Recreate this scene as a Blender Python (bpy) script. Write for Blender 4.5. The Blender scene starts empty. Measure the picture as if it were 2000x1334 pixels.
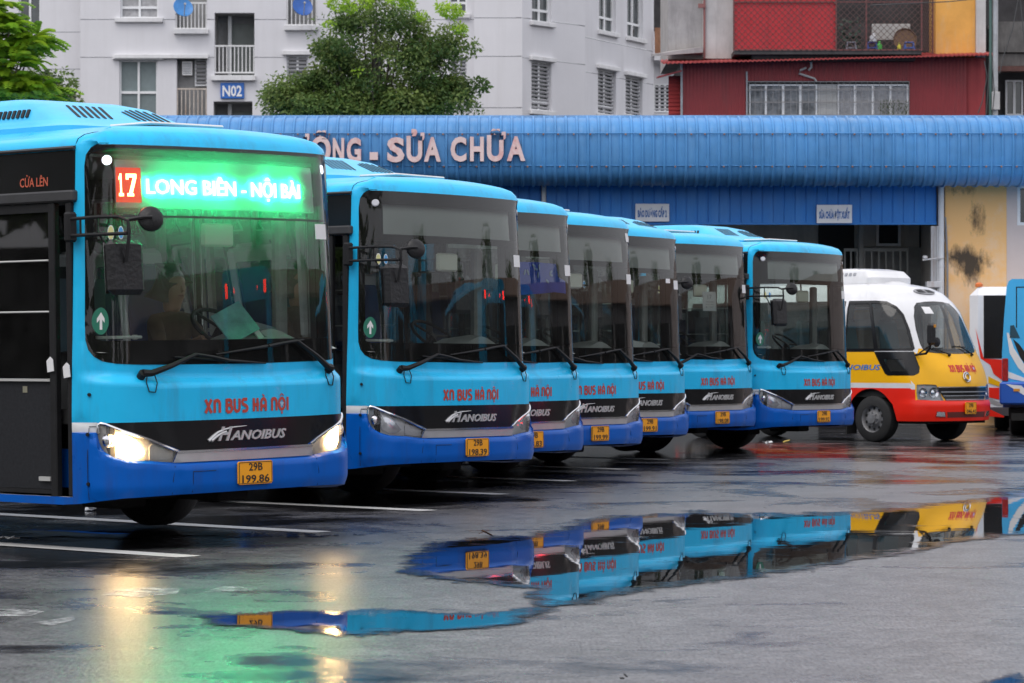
import bpy, math, random
import numpy as np
from mathutils import Vector, Matrix
from mathutils.geometry import delaunay_2d_cdt
R = math.radians
random.seed(7)
rng = np.random.default_rng(11)
scene = bpy.context.scene
COL = scene.collection

# ---------------------------------------------------------------- camera
HC, FPX, HY = 1.343, 5800.0, 700.0        # eye height, focal length and horizon in the 2000 px wide photograph
cam_data = bpy.data.cameras.new('camera')
cam = bpy.data.objects.new('camera', cam_data)
COL.objects.link(cam)
cam_data.sensor_width = 36.0
cam_data.lens = FPX / 2000.0 * 36.0
cam_data.shift_y = 33.0 / 2000.0
cam_data.clip_start = 0.5
cam_data.clip_end = 2000.0
cam.location = (0, 0, HC)
cam.rotation_euler = (R(90), 0, 0)
scene.camera = cam
cam_data.dof.use_dof = True
cam_data.dof.focus_distance = 24.0
cam_data.dof.aperture_fstop = 8.0
# ---------------------------------------------------------------- overcast sky
world = bpy.data.worlds.new('World')
scene.world = world
world.use_nodes = True
wn = world.node_tree.nodes
wl = world.node_tree.links
wn.clear()
w_out = wn.new('ShaderNodeOutputWorld')
w_bg = wn.new('ShaderNodeBackground')
w_sky = wn.new('ShaderNodeTexSky')
w_sky.sky_type = 'NISHITA'
w_sky.sun_disc = False
w_sky.sun_elevation = R(58)
w_sky.sun_rotation = R(215)
w_sky.dust_density = 4.0
w_mix = wn.new('ShaderNodeMixRGB')
w_mix.inputs['Fac'].default_value = 0.86
w_mix.inputs['Color2'].default_value = (7.5, 7.5, 7.95, 1)      # the even cloud deck over the blue
wl.new(w_sky.outputs[0], w_mix.inputs['Color1'])
wl.new(w_mix.outputs[0], w_bg.inputs['Color'])
w_bg.inputs['Strength'].default_value = 0.13
wl.new(w_bg.outputs[0], w_out.inputs['Surface'])
sun_data = bpy.data.lights.new('sun', 'SUN')
sun_data.energy = 0.9
sun_data.angle = R(40)
sun_data.color = (1.0, 0.97, 0.93)
sun = bpy.data.objects.new('sun', sun_data)
COL.objects.link(sun)
sun.rotation_euler = (R(32), 0, R(-35))
# ---------------------------------------------------------------- exposure, engine
scene.view_settings.view_transform = 'Standard'
scene.view_settings.look = 'None'
scene.view_settings.exposure = 0.46
scene.view_settings.gamma = 1.0
scene.view_settings.use_curve_mapping = False
scene.render.engine = 'CYCLES'
cy = scene.cycles
cy.use_denoising = True
cy.max_bounces = 7
cy.diffuse_bounces = 3
cy.glossy_bounces = 4
cy.transmission_bounces = 4
cy.transparent_max_bounces = 14
cy.caustics_reflective = False
cy.caustics_refractive = False
cy.sample_clamp_indirect = 6.0


# ================================================================ helpers
def s2l(r, g, b):
    f = lambda c: (c / 12.92 if c <= 0.04045 else ((c + 0.055) / 1.055) ** 2.4)
    return tuple(f(c / 255.0) for c in (r, g, b))


MATS = {}


def pm(name, col, rough=0.5, metal=0.0, spec=0.5, coat=0.0, var=0.0, vscale=4.0, bump=0.0, bscale=40.0, rvar=0.0, emis=None, estr=0.0,
       streak=None, alpha=None, inside=None):
    """A procedural Principled material: colour varied by noise, optional fine bump, optional vertical rain streaks."""
    if name in MATS:
        return MATS[name]
    m = bpy.data.materials.new(name)
    m.use_nodes = True
    nt = m.node_tree
    N, L = nt.nodes, nt.links
    bs = N['Principled BSDF']
    bs.inputs['Roughness'].default_value = rough
    bs.inputs['Metallic'].default_value = metal
    bs.inputs['Specular IOR Level'].default_value = spec
    bs.inputs['Coat Weight'].default_value = coat
    bs.inputs['Coat Roughness'].default_value = 0.08
    c = (*col, 1)
    bs.inputs['Base Color'].default_value = c
    tc0 = N.new('ShaderNodeTexCoord')
    oi = N.new('ShaderNodeObjectInfo')
    of_ = N.new('ShaderNodeMath')
    of_.operation = 'MULTIPLY'
    of_.inputs[1].default_value = 37.0
    L.new(oi.outputs['Random'], of_.inputs[0])
    tc = N.new('ShaderNodeVectorMath')          # each copy wears its own dirt
    tc.operation = 'ADD'
    L.new(tc0.outputs['Object'], tc.inputs[0])
    L.new(of_.outputs[0], tc.inputs[1])
    cout = None
    if var > 0:
        nz = N.new('ShaderNodeTexNoise')
        nz.inputs['Scale'].default_value = vscale
        nz.inputs['Detail'].default_value = 5
        nz.inputs['Roughness'].default_value = 0.65
        L.new(tc.outputs[0], nz.inputs['Vector'])
        rp = N.new('ShaderNodeMapRange')
        rp.inputs['From Min'].default_value = 0.3
        rp.inputs['From Max'].default_value = 0.7
        rp.inputs['To Min'].default_value = 1 - var
        rp.inputs['To Max'].default_value = 1 + var
        L.new(nz.outputs['Fac'], rp.inputs['Value'])
        mx = N.new('ShaderNodeVectorMath')
        mx.operation = 'SCALE'
        mx.inputs[0].default_value = col
        L.new(rp.outputs[0], mx.inputs['Scale'])
        cout = mx.outputs[0]
        if rvar > 0:
            rr = N.new('ShaderNodeMapRange')
            rr.inputs['From Min'].default_value = 0.3
            rr.inputs['From Max'].default_value = 0.7
            rr.inputs['To Min'].default_value = max(0.02, rough - rvar)
            rr.inputs['To Max'].default_value = min(1, rough + rvar)
            L.new(nz.outputs['Fac'], rr.inputs['Value'])
            L.new(rr.outputs[0], bs.inputs['Roughness'])
    if streak:
        scol, samt, sx, sz = streak
        mp = N.new('ShaderNodeMapping')
        mp.inputs['Scale'].default_value = (sx, sx, sz)
        L.new(tc.outputs[0], mp.inputs['Vector'])
        n2 = N.new('ShaderNodeTexNoise')
        n2.inputs['Scale'].default_value = 1.0
        n2.inputs['Detail'].default_value = 6
        n2.inputs['Roughness'].default_value = 0.7
        L.new(mp.outputs[0], n2.inputs['Vector'])
        r2 = N.new('ShaderNodeMapRange')
        r2.inputs['From Min'].default_value = 0.5
        r2.inputs['From Max'].default_value = 0.75
        r2.inputs['To Max'].default_value = samt
        L.new(n2.outputs['Fac'], r2.inputs['Value'])
        mm = N.new('ShaderNodeMixRGB')
        L.new(r2.outputs[0], mm.inputs['Fac'])
        if cout is not None:
            L.new(cout, mm.inputs['Color1'])
        else:
            mm.inputs['Color1'].default_value = c
        mm.inputs['Color2'].default_value = (*scol, 1)
        cout = mm.outputs[0]
    if inside is not None:           # the unpainted inner face of sheet metal
        gm = N.new('ShaderNodeNewGeometry')
        mb_ = N.new('ShaderNodeMixRGB')
        L.new(gm.outputs['Backfacing'], mb_.inputs['Fac'])
        if cout is not None:
            L.new(cout, mb_.inputs['Color1'])
        else:
            mb_.inputs['Color1'].default_value = c
        mb_.inputs['Color2'].default_value = (*inside, 1)
        cout = mb_.outputs[0]
    if cout is not None:
        L.new(cout, bs.inputs['Base Color'])
    if bump > 0:
        nb = N.new('ShaderNodeTexNoise')
        nb.inputs['Scale'].default_value = bscale
        nb.inputs['Detail'].default_value = 3
        L.new(tc.outputs[0], nb.inputs['Vector'])
        bp = N.new('ShaderNodeBump')
        bp.inputs['Strength'].default_value = bump
        bp.inputs['Distance'].default_value = 0.01
        L.new(nb.outputs['Fac'], bp.inputs['Height'])
        L.new(bp.outputs[0], bs.inputs['Normal'])
    if emis:
        bs.inputs['Emission Color'].default_value = (*emis, 1)
        bs.inputs['Emission Strength'].default_value = estr
    if alpha is not None:
        bs.inputs['Alpha'].default_value = alpha
    MATS[name] = m
    return m


def glass(name, tint=(0.75, 0.8, 0.78), rough=0.02, dirt=0.03, ior=1.5):
    """Thin pane: tinted see-through plus a Fresnel reflection and a little dried rain."""
    if name in MATS:
        return MATS[name]
    m = bpy.data.materials.new(name)
    m.use_nodes = True
    N, L = m.node_tree.nodes, m.node_tree.links
    N.clear()
    out = N.new('ShaderNodeOutputMaterial')
    tr = N.new('ShaderNodeBsdfTransparent')
    tr.inputs['Color'].default_value = (*tint, 1)
    gl = N.new('ShaderNodeBsdfGlossy')
    gl.inputs['Roughness'].default_value = rough
    fr = N.new('ShaderNodeFresnel')
    fr.inputs['IOR'].default_value = ior
    df = N.new('ShaderNodeBsdfDiffuse')
    df.inputs['Color'].default_value = (0.55, 0.55, 0.55, 1)
    tc = N.new('ShaderNodeTexCoord')
    nz = N.new('ShaderNodeTexNoise')
    nz.inputs['Scale'].default_value = 3.0
    nz.inputs['Detail'].default_value = 8
    nz.inputs['Roughness'].default_value = 0.75
    L.new(tc.outputs['Object'], nz.inputs['Vector'])
    mr = N.new('ShaderNodeMapRange')
    mr.inputs['From Min'].default_value = 0.35
    mr.inputs['From Max'].default_value = 0.75
    mr.inputs['To Min'].default_value = dirt * 0.4
    mr.inputs['To Max'].default_value = dirt * 1.8
    L.new(nz.outputs['Fac'], mr.inputs['Value'])
    m1 = N.new('ShaderNodeMixShader')
    L.new(mr.outputs[0], m1.inputs['Fac'])
    L.new(tr.outputs[0], m1.inputs[1])
    L.new(df.outputs[0], m1.inputs[2])
    m2 = N.new('ShaderNodeMixShader')
    L.new(fr.outputs[0], m2.inputs['Fac'])
    L.new(m1.outputs[0], m2.inputs[1])
    L.new(gl.outputs[0], m2.inputs[2])
    L.new(m2.outputs[0], out.inputs['Surface'])
    MATS[name] = m
    return m


def mesh_obj(name, V, F, mats, mi=None, parent=None, smooth=True, angle=35.0):
    me = bpy.data.meshes.new(name)
    me.from_pydata([tuple(map(float, v)) for v in V], [], [tuple(map(int, f)) for f in F])
    for m in (mats if isinstance(mats, (list, tuple)) else [mats]):
        me.materials.append(m)
    if mi is not None:
        me.polygons.foreach_set('material_index', np.array(mi, dtype=np.int32))
    if smooth:
        me.polygons.foreach_set('use_smooth', np.ones(len(me.polygons), dtype=bool))
        me.set_sharp_from_angle(angle=R(angle))
    me.update()
    o = bpy.data.objects.new(name, me)
    COL.objects.link(o)
    if parent is not None:
        o.parent = parent
    return o


def thing(name, label, cat, loc=(0, 0, 0), rot=(0, 0, 0), group=None):
    o = bpy.data.objects.new(name, None)
    COL.objects.link(o)
    o.location = loc
    o.rotation_euler = rot
    return tag(o, label, cat, group)


def tag(o, label=None, cat=None, group=None, kind=None):
    for k, v in (('label', label), ('category', cat), ('group', group), ('kind', kind)):
        if v:
            o[k] = v
    return o


def kids(o):
    return [c for c in scene.objects if c.parent is o]


class MB:
    """Collects boxes, tubes and other solids; build() links them as one mesh object."""

    def __init__(self, M=None):
        self.v, self.f, self.mi, self.M = [], [], [], M

    def add(self, V, F, mi=0):
        n = len(self.v)
        if self.M is not None:
            V = [self.M @ Vector(v) for v in V]
        self.v.extend([tuple(v) for v in V])
        self.f.extend([tuple(i + n for i in f) for f in F])
        if isinstance(mi, (list, tuple, np.ndarray)):
            self.mi.extend(mi)
        else:
            self.mi.extend([mi] * len(F))
        return self

    def box(self, c, s, mi=0, rot=None, ch=0.0):
        """Box with optional chamfer ch on all edges."""
        hx, hy, hz = s[0] / 2, s[1] / 2, s[2] / 2
        if ch <= 0:
            V = [(x, y, z) for x in (-hx, hx) for y in (-hy, hy) for z in (-hz, hz)]
            F = [(0, 1, 3, 2), (4, 6, 7, 5), (0, 4, 5, 1), (2, 3, 7, 6), (0, 2, 6, 4), (1, 5, 7, 3)]
        else:
            ch = min(ch, hx * .9, hy * .9, hz * .9)
            V, idx = [], {}
            for sx in (-1, 1):
                for sy in (-1, 1):
                    for sz in (-1, 1):
                        for a in range(3):
                            p = [sx * (hx - ch), sy * (hy - ch), sz * (hz - ch)]
                            p[a] = (sx * hx, sy * hy, sz * hz)[a]
                            idx[(sx, sy, sz, a)] = len(V)
                            V.append(tuple(p))
            F = []
            g = lambda k, a: idx[(*k, a)]
            for a in range(3):
                b, c2 = (a + 1) % 3, (a + 2) % 3
                for sg in (-1, 1):
                    q = []
                    for (u, w) in ((-1, -1), (1, -1), (1, 1), (-1, 1)):
                        k = [0, 0, 0]
                        k[a], k[b], k[c2] = sg, u, w
                        q.append(g(tuple(k), a))
                    F.append(tuple(q) if sg > 0 else tuple(q[::-1]))
                for u in (-1, 1):
                    for w in (-1, 1):      # edge chamfer between faces b and c2 along axis a
                        k0, k1 = [0, 0, 0], [0, 0, 0]
                        k0[a], k1[a] = -1, 1
                        k0[b] = k1[b] = u
                        k0[c2] = k1[c2] = w
                        q = (g(tuple(k0), b), g(tuple(k1), b), g(tuple(k1), c2), g(tuple(k0), c2))
                        F.append(q if u * w < 0 else q[::-1])
            for sx in (-1, 1):
                for sy in (-1, 1):
                    for sz in (-1, 1):
                        k = (sx, sy, sz)
                        t = (g(k, 0), g(k, 1), g(k, 2))
                        F.append(t if sx * sy * sz > 0 else t[::-1])
        if rot is not None:
            Mx = rot if isinstance(rot, Matrix) else Matrix.Rotation(rot[0], 4, rot[1])
            V = [Mx.to_3x3() @ Vector(v) for v in V]
        V = [(v[0] + c[0], v[1] + c[1], v[2] + c[2]) for v in V]
        return self.add(V, F, mi)

    def bx(self, x0, x1, y0, y1, z0, z1, mi=0, ch=0.0):
        return self.box(((x0 + x1) / 2, (y0 + y1) / 2, (z0 + z1) / 2), (abs(x1 - x0), abs(y1 - y0), abs(z1 - z0)), mi, None, ch)

    def tube(self, pts, r, n=8, mi=0, cap=True):
        pts = [Vector(p) for p in pts]
        rs = r if isinstance(r, (list, tuple)) else [r] * len(pts)
        V, F = [], []
        up = None
        for i, p in enumerate(pts):
            d = (pts[min(i + 1, len(pts) - 1)] - pts[max(i - 1, 0)]).normalized()
            if up is None:
                up = Vector((0, 0, 1)) if abs(d.z) < .9 else Vector((1, 0, 0))
            a = d.cross(up).normalized()
            b = a.cross(d).normalized()
            up = b
            for k in range(n):
                t = 2 * math.pi * k / n
                V.append(p + a * (math.cos(t) * rs[i]) + b * (math.sin(t) * rs[i]))
        for i in range(len(pts) - 1):
            for k in range(n):
                F.append((i * n + k, i * n + (k + 1) % n, (i + 1) * n + (k + 1) % n, (i + 1) * n + k))
        if cap:
            F.append(tuple(range(n))[::-1])
            F.append(tuple((len(pts) - 1) * n + k for k in range(n)))
        return self.add(V, F, mi)

    def lathe(self, prof, c=(0, 0, 0), axis='Z', n=24, mi=0, close=False):
        """prof: list of (radius, height) along AXIS."""
        V, F = [], []
        for r, h in prof:
            for k in range(n):
                t = 2 * math.pi * k / n
                a, b = r * math.cos(t), r * math.sin(t)
                p = {'Z': (a, b, h), 'X': (h, a, b), 'Y': (b, h, a)}[axis]
                V.append((p[0] + c[0], p[1] + c[1], p[2] + c[2]))
        m = []
        for i in range(len(prof) - 1):
            for k in range(n):
                F.append((i * n + k, i * n + (k + 1) % n, (i + 1) * n + (k + 1) % n, (i + 1) * n + k))
                m.append(mi[i] if isinstance(mi, (list, tuple)) else mi)
        return self.add(V, F, m)

    def prism(self, poly, f, t, mi=0):
        """Extrude the 2-D polygon POLY: f(a, b, d) maps to 3-D, d = 0 front, t = back."""
        n = len(poly)
        V = [f(a, b, 0) for a, b in poly] + [f(a, b, t) for a, b in poly]
        F = [tuple(range(n)), tuple(range(2 * n - 1, n - 1, -1))]
        F += [(i, n + i, n + (i + 1) % n, (i + 1) % n) for i in range(n)]
        return self.add(V, F, mi)

    def build(self, name, mats, parent=None, smooth=True, angle=35.0):
        return mesh_obj(name, self.v, self.f, mats, self.mi, parent, smooth, angle)


# ---------------------------------------------------------------- 2-D fill
def in_poly(px, py, poly):
    poly = np.asarray(poly)
    x0, y0 = poly[:, 0], poly[:, 1]
    x1, y1 = np.roll(x0, -1), np.roll(y0, -1)
    inside = np.zeros(len(px), dtype=bool)
    for i in range(len(poly)):
        c = (y0[i] > py) != (y1[i] > py)
        if y1[i] != y0[i]:
            xi = (x1[i] - x0[i]) * (py - y0[i]) / (y1[i] - y0[i]) + x0[i]
            inside ^= c & (px < xi)
    return inside


def edge_dist(px, py, poly):
    poly = np.asarray(poly)
    d = np.full(len(px), 1e9)
    for i in range(len(poly)):
        a, b = poly[i], poly[(i + 1) % len(poly)]
        e = b - a
        l2 = max(1e-12, e @ e)
        t = np.clip(((px - a[0]) * e[0] + (py - a[1]) * e[1]) / l2, 0, 1)
        d = np.minimum(d, np.hypot(px - a[0] - t * e[0], py - a[1] - t * e[1]))
    return d


def densify(poly, step, closed=True):
    out = []
    n = len(poly)
    for i in range(n if closed else n - 1):
        a, b = np.array(poly[i], float), np.array(poly[(i + 1) % n], float)
        k = max(1, int(math.ceil(np.hypot(*(b - a)) / step)))
        for j in range(k):
            out.append(tuple(a + (b - a) * j / k))
    if not closed:
        out.append(tuple(poly[-1]))
    return out


def smooth_poly(poly, it=2):
    """Chaikin corner cutting of a closed outline."""
    for _ in range(it):
        q = []
        for i in range(len(poly)):
            a, b = poly[i], poly[(i + 1) % len(poly)]
            q.append((a[0] * .75 + b[0] * .25, a[1] * .75 + b[1] * .25))
            q.append((a[0] * .25 + b[0] * .75, a[1] * .25 + b[1] * .75))
        poly = q
    return poly


def fill2d(outer, holes=(), sl=(), zl=(), lines=(), tol=0.35):
    """Constrained triangulation of OUTER minus HOLES with grid points at the lines sl x zl and extra constraint polylines."""
    V, E = [], []

    def loop(p, closed=True):
        n = len(V)
        V.extend([Vector(q) for q in p])
        k = len(p)
        E.extend([(n + i, n + (i + 1) % k) for i in range(k if closed else k - 1)])

    loop(outer)
    for h in holes:
        loop(h)
    for l in lines:
        loop(l, False)
    if len(sl) and len(zl):
        gs, gz = np.meshgrid(np.asarray(sl), np.asarray(zl))
        gs, gz = gs.ravel(), gz.ravel()
        ok = in_poly(gs, gz, outer)
        gs, gz = gs[ok], gz[ok]
        md = tol * min(np.min(np.diff(np.unique(sl))), np.min(np.diff(np.unique(zl)))) if len(sl) > 1 and len(zl) > 1 else 0.01
        md = max(md, 0.006)
        ok = edge_dist(gs, gz, outer) > md
        for h in holes:
            ok &= ~in_poly(gs, gz, h) & (edge_dist(gs, gz, h) > md)
        for l in lines:
            for a, b in zip(l[:-1], l[1:]):
                ok &= edge_dist(gs, gz, [a, b]) > md
        V.extend([Vector((a, b)) for a, b in zip(gs[ok], gz[ok])])
    r = delaunay_2d_cdt(V, E, [], 0, 1e-5)
    v2 = np.array([(p.x, p.y) for p in r[0]])
    T = np.array([f for f in r[2] if len(f) == 3])
    c = v2[T].mean(axis=1)
    ok = in_poly(c[:, 0], c[:, 1], outer)
    for h in holes:
        ok &= ~in_poly(c[:, 0], c[:, 1], h)
    a, b, d = v2[T[:, 0]], v2[T[:, 1]], v2[T[:, 2]]
    area = (b[:, 0] - a[:, 0]) * (d[:, 1] - a[:, 1]) - (b[:, 1] - a[:, 1]) * (d[:, 0] - a[:, 0])
    T[area < 0] = T[area < 0][:, ::-1]
    ok &= np.abs(area) > 1e-9
    return v2, T[ok]


# ---------------------------------------------------------------- text
_tc = {}


def text_data(body, bold=0.0, extrude=0.0, shear=0.0, spacing=1.0, res=2):
    k = (body, bold, extrude, shear, spacing, res)
    if k not in _tc:
        c = bpy.data.curves.new('lettering', 'FONT')
        c.body = body
        c.offset = bold
        c.extrude = extrude
        c.shear = shear
        c.space_character = spacing
        c.resolution_u = res
        o = bpy.data.objects.new('lettering', c)
        COL.objects.link(o)
        bpy.context.view_layer.update()
        dg = bpy.context.evaluated_depsgraph_get()
        ev = o.evaluated_get(dg)
        me = ev.to_mesh()
        V = np.array([tuple(v.co) for v in me.vertices])
        F = [tuple(p.vertices) for p in me.polygons]
        ev.to_mesh_clear()
        bpy.data.objects.remove(o)
        bpy.data.curves.remove(c)
        _tc[k] = (V, F)
    return _tc[k]


CAP = 0.729


def text_on(name, body, f, x0, x1, z0, z1, mat, parent=None, bold=0.0, depth=0.004, shear=0.0, spacing=1.0, off=0.003, centre=False):
    """Lettering in the box x0..x1, z0..z1 (capital height); f(x, z, off) maps onto the surface it stands on."""
    V, F = text_data(body, bold, 0.05, shear, spacing)
    a, b = V[:, 0].min(), V[:, 0].max()
    sx = (x1 - x0) / (b - a)
    sz = (z1 - z0) / CAP
    Q = [f(x0 + (v[0] - a) * sx, z0 + v[1] * sz, off + (depth if v[2] > 0 else 0.0)) for v in V]
    return mesh_obj(name, Q, F, mat, None, parent, False)


def gp(px, py, z=0.0):
    """The ground point seen at a pixel of the photograph."""
    Y = FPX * (HC - z) / (py - HY)
    return ((px - 1000.0) / FPX * Y, Y, z)


def at(px, py, Y):
    return ((px - 1000.0) / FPX * Y, HC + (HY - py) / FPX * Y)


# ================================================================ the yard
HX, HYD = math.sin(R(48)), -math.cos(R(48))        # heading of the parked buses


def asphalt():
    m = bpy.data.materials.new('wet_asphalt')
    m.use_nodes = True
    N, L = m.node_tree.nodes, m.node_tree.links
    bs = N['Principled BSDF']
    tc = N.new('ShaderNodeTexCoord')

    def noise(scale, detail=4, rough=.6, dist=0.0, vec=None):
        n = N.new('ShaderNodeTexNoise')
        n.inputs['Scale'].default_value = scale
        n.inputs['Detail'].default_value = detail
        n.inputs['Roughness'].default_value = rough
        n.inputs['Distortion'].default_value = dist
        L.new(vec or tc.outputs['Object'], n.inputs['Vector'])
        return n.outputs['Fac']

    def mr(v, a, b, c, d):
        n = N.new('ShaderNodeMapRange')
        for k, x in zip(('From Min', 'From Max', 'To Min', 'To Max'), (a, b, c, d)):
            n.inputs[k].default_value = x
        L.new(v, n.inputs['Value'])
        return n.outputs[0]

    def mth(op, a, b):
        n = N.new('ShaderNodeMath')
        n.operation = op
        for i, x in enumerate((a, b)):
            if isinstance(x, (int, float)):
                n.inputs[i].default_value = x
            else:
                L.new(x, n.inputs[i])
        return n.outputs[0]

    # distance behind the ends of the bay lines: the bays are older, smoother and hold more water
    sep = N.new('ShaderNodeSeparateXYZ')
    L.new(tc.outputs['Object'], sep.inputs[0])
    bay = mth('ADD', mth('MULTIPLY', mth('ADD', sep.outputs[0], 2.26), -.977), mth('MULTIPLY', mth('SUBTRACT', sep.outputs[1], 20.9), .213))
    bay = mr(bay, -1.2, 0.6, 0.0, 1.0)
    far = mr(sep.outputs[1], 24.0, 50.0, 0.0, 0.16)
    mpb = N.new('ShaderNodeMapping')
    mpb.inputs['Location'].default_value = (2.2, 31.0, 13.0)
    L.new(tc.outputs['Object'], mpb.inputs['Vector'])
    big = noise(0.55, 5, .62, .6, mpb.outputs[0])
    mid = noise(2.2, 5, .6, .3)
    wet = mth('ADD', mth('MULTIPLY', big, .75), mth('MULTIPLY', mid, .25))
    wet = mth('ADD', wet, mth('MULTIPLY', bay, .145))
    wet = mth('ADD', wet, far)
    wm = mr(wet, .53, .68, 0.0, 1.0)
    mpg = N.new('ShaderNodeMapping')
    mpg.inputs['Scale'].default_value = (1.0, .22, 1.0)          # grain stretched in depth, imitating glints off the chips at a grazing view
    L.new(tc.outputs['Object'], mpg.inputs['Vector'])
    grit = noise(64, 3, .7, 0, mpg.outputs[0])
    lump = noise(9, 5, .75)
    rough = mth('SUBTRACT', .32, mth('MULTIPLY', wm, .21))
    rough = mth('ADD', rough, mth('MULTIPLY', mth('SUBTRACT', lump, .5), .16))
    L.new(rough, bs.inputs['Roughness'])
    mx = N.new('ShaderNodeMixRGB')
    mx.inputs['Color1'].default_value = (.115, .112, .117, 1)
    mx.inputs['Color2'].default_value = (.018, .018, .020, 1)
    L.new(wm, mx.inputs['Fac'])
    sc = N.new('ShaderNodeVectorMath')
    sc.operation = 'SCALE'
    L.new(mx.outputs[0], sc.inputs[0])
    L.new(mth('ADD', mth('MULTIPLY', mr(grit, .3, .7, .4, 1.6), mr(lump, .3, .7, .6, 1.4)), mr(mid, .3, .7, -.12, .12)), sc.inputs['Scale'])
    st = N.new('ShaderNodeVectorMath')          # old oil and tyre stains
    st.operation = 'SCALE'
    L.new(sc.outputs[0], st.inputs[0])
    L.new(mr(noise(1.4, 7, .72, 1.2), .38, .60, .62, 1.08), st.inputs['Scale'])
    L.new(st.outputs[0], bs.inputs['Base Color'])
    bs.inputs['IOR'].default_value = 1.45
    L.new(mth('MULTIPLY', mr(grit, .3, .7, .25, .75), mr(lump, .3, .7, .8, 1.2)), bs.inputs['Specular IOR Level'])
    bp = N.new('ShaderNodeBump')
    bp.inputs['Distance'].default_value = .006
    L.new(mth('SUBTRACT', .55, mth('MULTIPLY', wm, .47)), bp.inputs['Strength'])
    L.new(mth('ADD', mth('MULTIPLY', grit, .6), mth('MULTIPLY', lump, .6)), bp.inputs['Height'])
    L.new(bp.outputs[0], bs.inputs['Normal'])
    return m


M_ASPH = asphalt()
gx = [-400, -60, -20, 0, 20, 60, 400]
gy = [-300, -40, 0, 20, 40, 60, 120, 500]
gv = [(x, y, 0) for y in gy for x in gx]
gf = [(j * 7 + i, j * 7 + i + 1, (j + 1) * 7 + i + 1, (j + 1) * 7 + i) for j in range(7) for i in range(6)]
tag(mesh_obj('ground', gv, gf, M_ASPH, None, None, False), 'wet grey asphalt of the bus yard', None, None, 'structure')


def worn_paint(name, col, lo, hi):
    """Road paint worn through to the asphalt in patches."""
    m = pm(name, col, .35, var=.12, vscale=8)
    N, L = m.node_tree.nodes, m.node_tree.links
    bs = N['Principled BSDF']
    tc = N.new('ShaderNodeTexCoord')
    nz = N.new('ShaderNodeTexNoise')
    nz.inputs['Scale'].default_value = 9
    nz.inputs['Detail'].default_value = 7
    nz.inputs['Roughness'].default_value = .75
    L.new(tc.outputs['Object'], nz.inputs['Vector'])
    r = N.new('ShaderNodeMapRange')
    r.inputs['From Min'].default_value = lo
    r.inputs['From Max'].default_value = hi
    L.new(nz.outputs['Fac'], r.inputs['Value'])
    L.new(r.outputs[0], bs.inputs['Alpha'])
    return m


M_LINE = worn_paint('bay_line_paint', (.62, .62, .61), .27, .36)
M_WORN = worn_paint('worn_arrow_paint', (.5, .5, .5), .42, .62)
ends = [(373, 1088), (630, 1040), (840, 998), (985, 966), (1118, 940), (1222, 917), (1304, 898)]
for i, (px, py) in enumerate(ends):
    ex, ey, _ = gp(px, py)
    w, ln = .115, 9.0
    nx, ny = -HYD, HX
    q = []
    for t in (0.0, .02, ln):
        ww = w * (.6 if t == 0 else 1)
        bx_, by_ = ex - HX * t, ey - HYD * t
        q.append(((bx_ - nx * ww, by_ - ny * ww, .004), (bx_ + nx * ww, by_ + ny * ww, .004)))
    V = [p for a in q for p in a]
    tag(mesh_obj('parking_line', V, [(0, 1, 3, 2), (2, 3, 5, 4)], M_LINE, None, None, False),
        'white painted bay line on the wet asphalt', None, 'white bay lines between the buses', 'structure')
for poly in ([(195, 1163), (225, 1152), (290, 1147), (352, 1150), (345, 1160), (270, 1166)], [(398, 1156), (430, 1146), (470, 1145), (492, 1153), (455, 1155)],
             [(-10, 1203), (-10, 1190), (40, 1189), (88, 1194), (60, 1203)], [(60, 1215), (100, 1210), (142, 1204), (148, 1210), (100, 1222)]):
    V = [gp(a, b, .004) for a, b in poly]
    tag(mesh_obj('worn_road_marking', V, [tuple(range(len(V)))[::-1]], M_WORN, None, None, False), 'scraps of a worn white arrow on the asphalt', None, None, 'structure')


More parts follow.
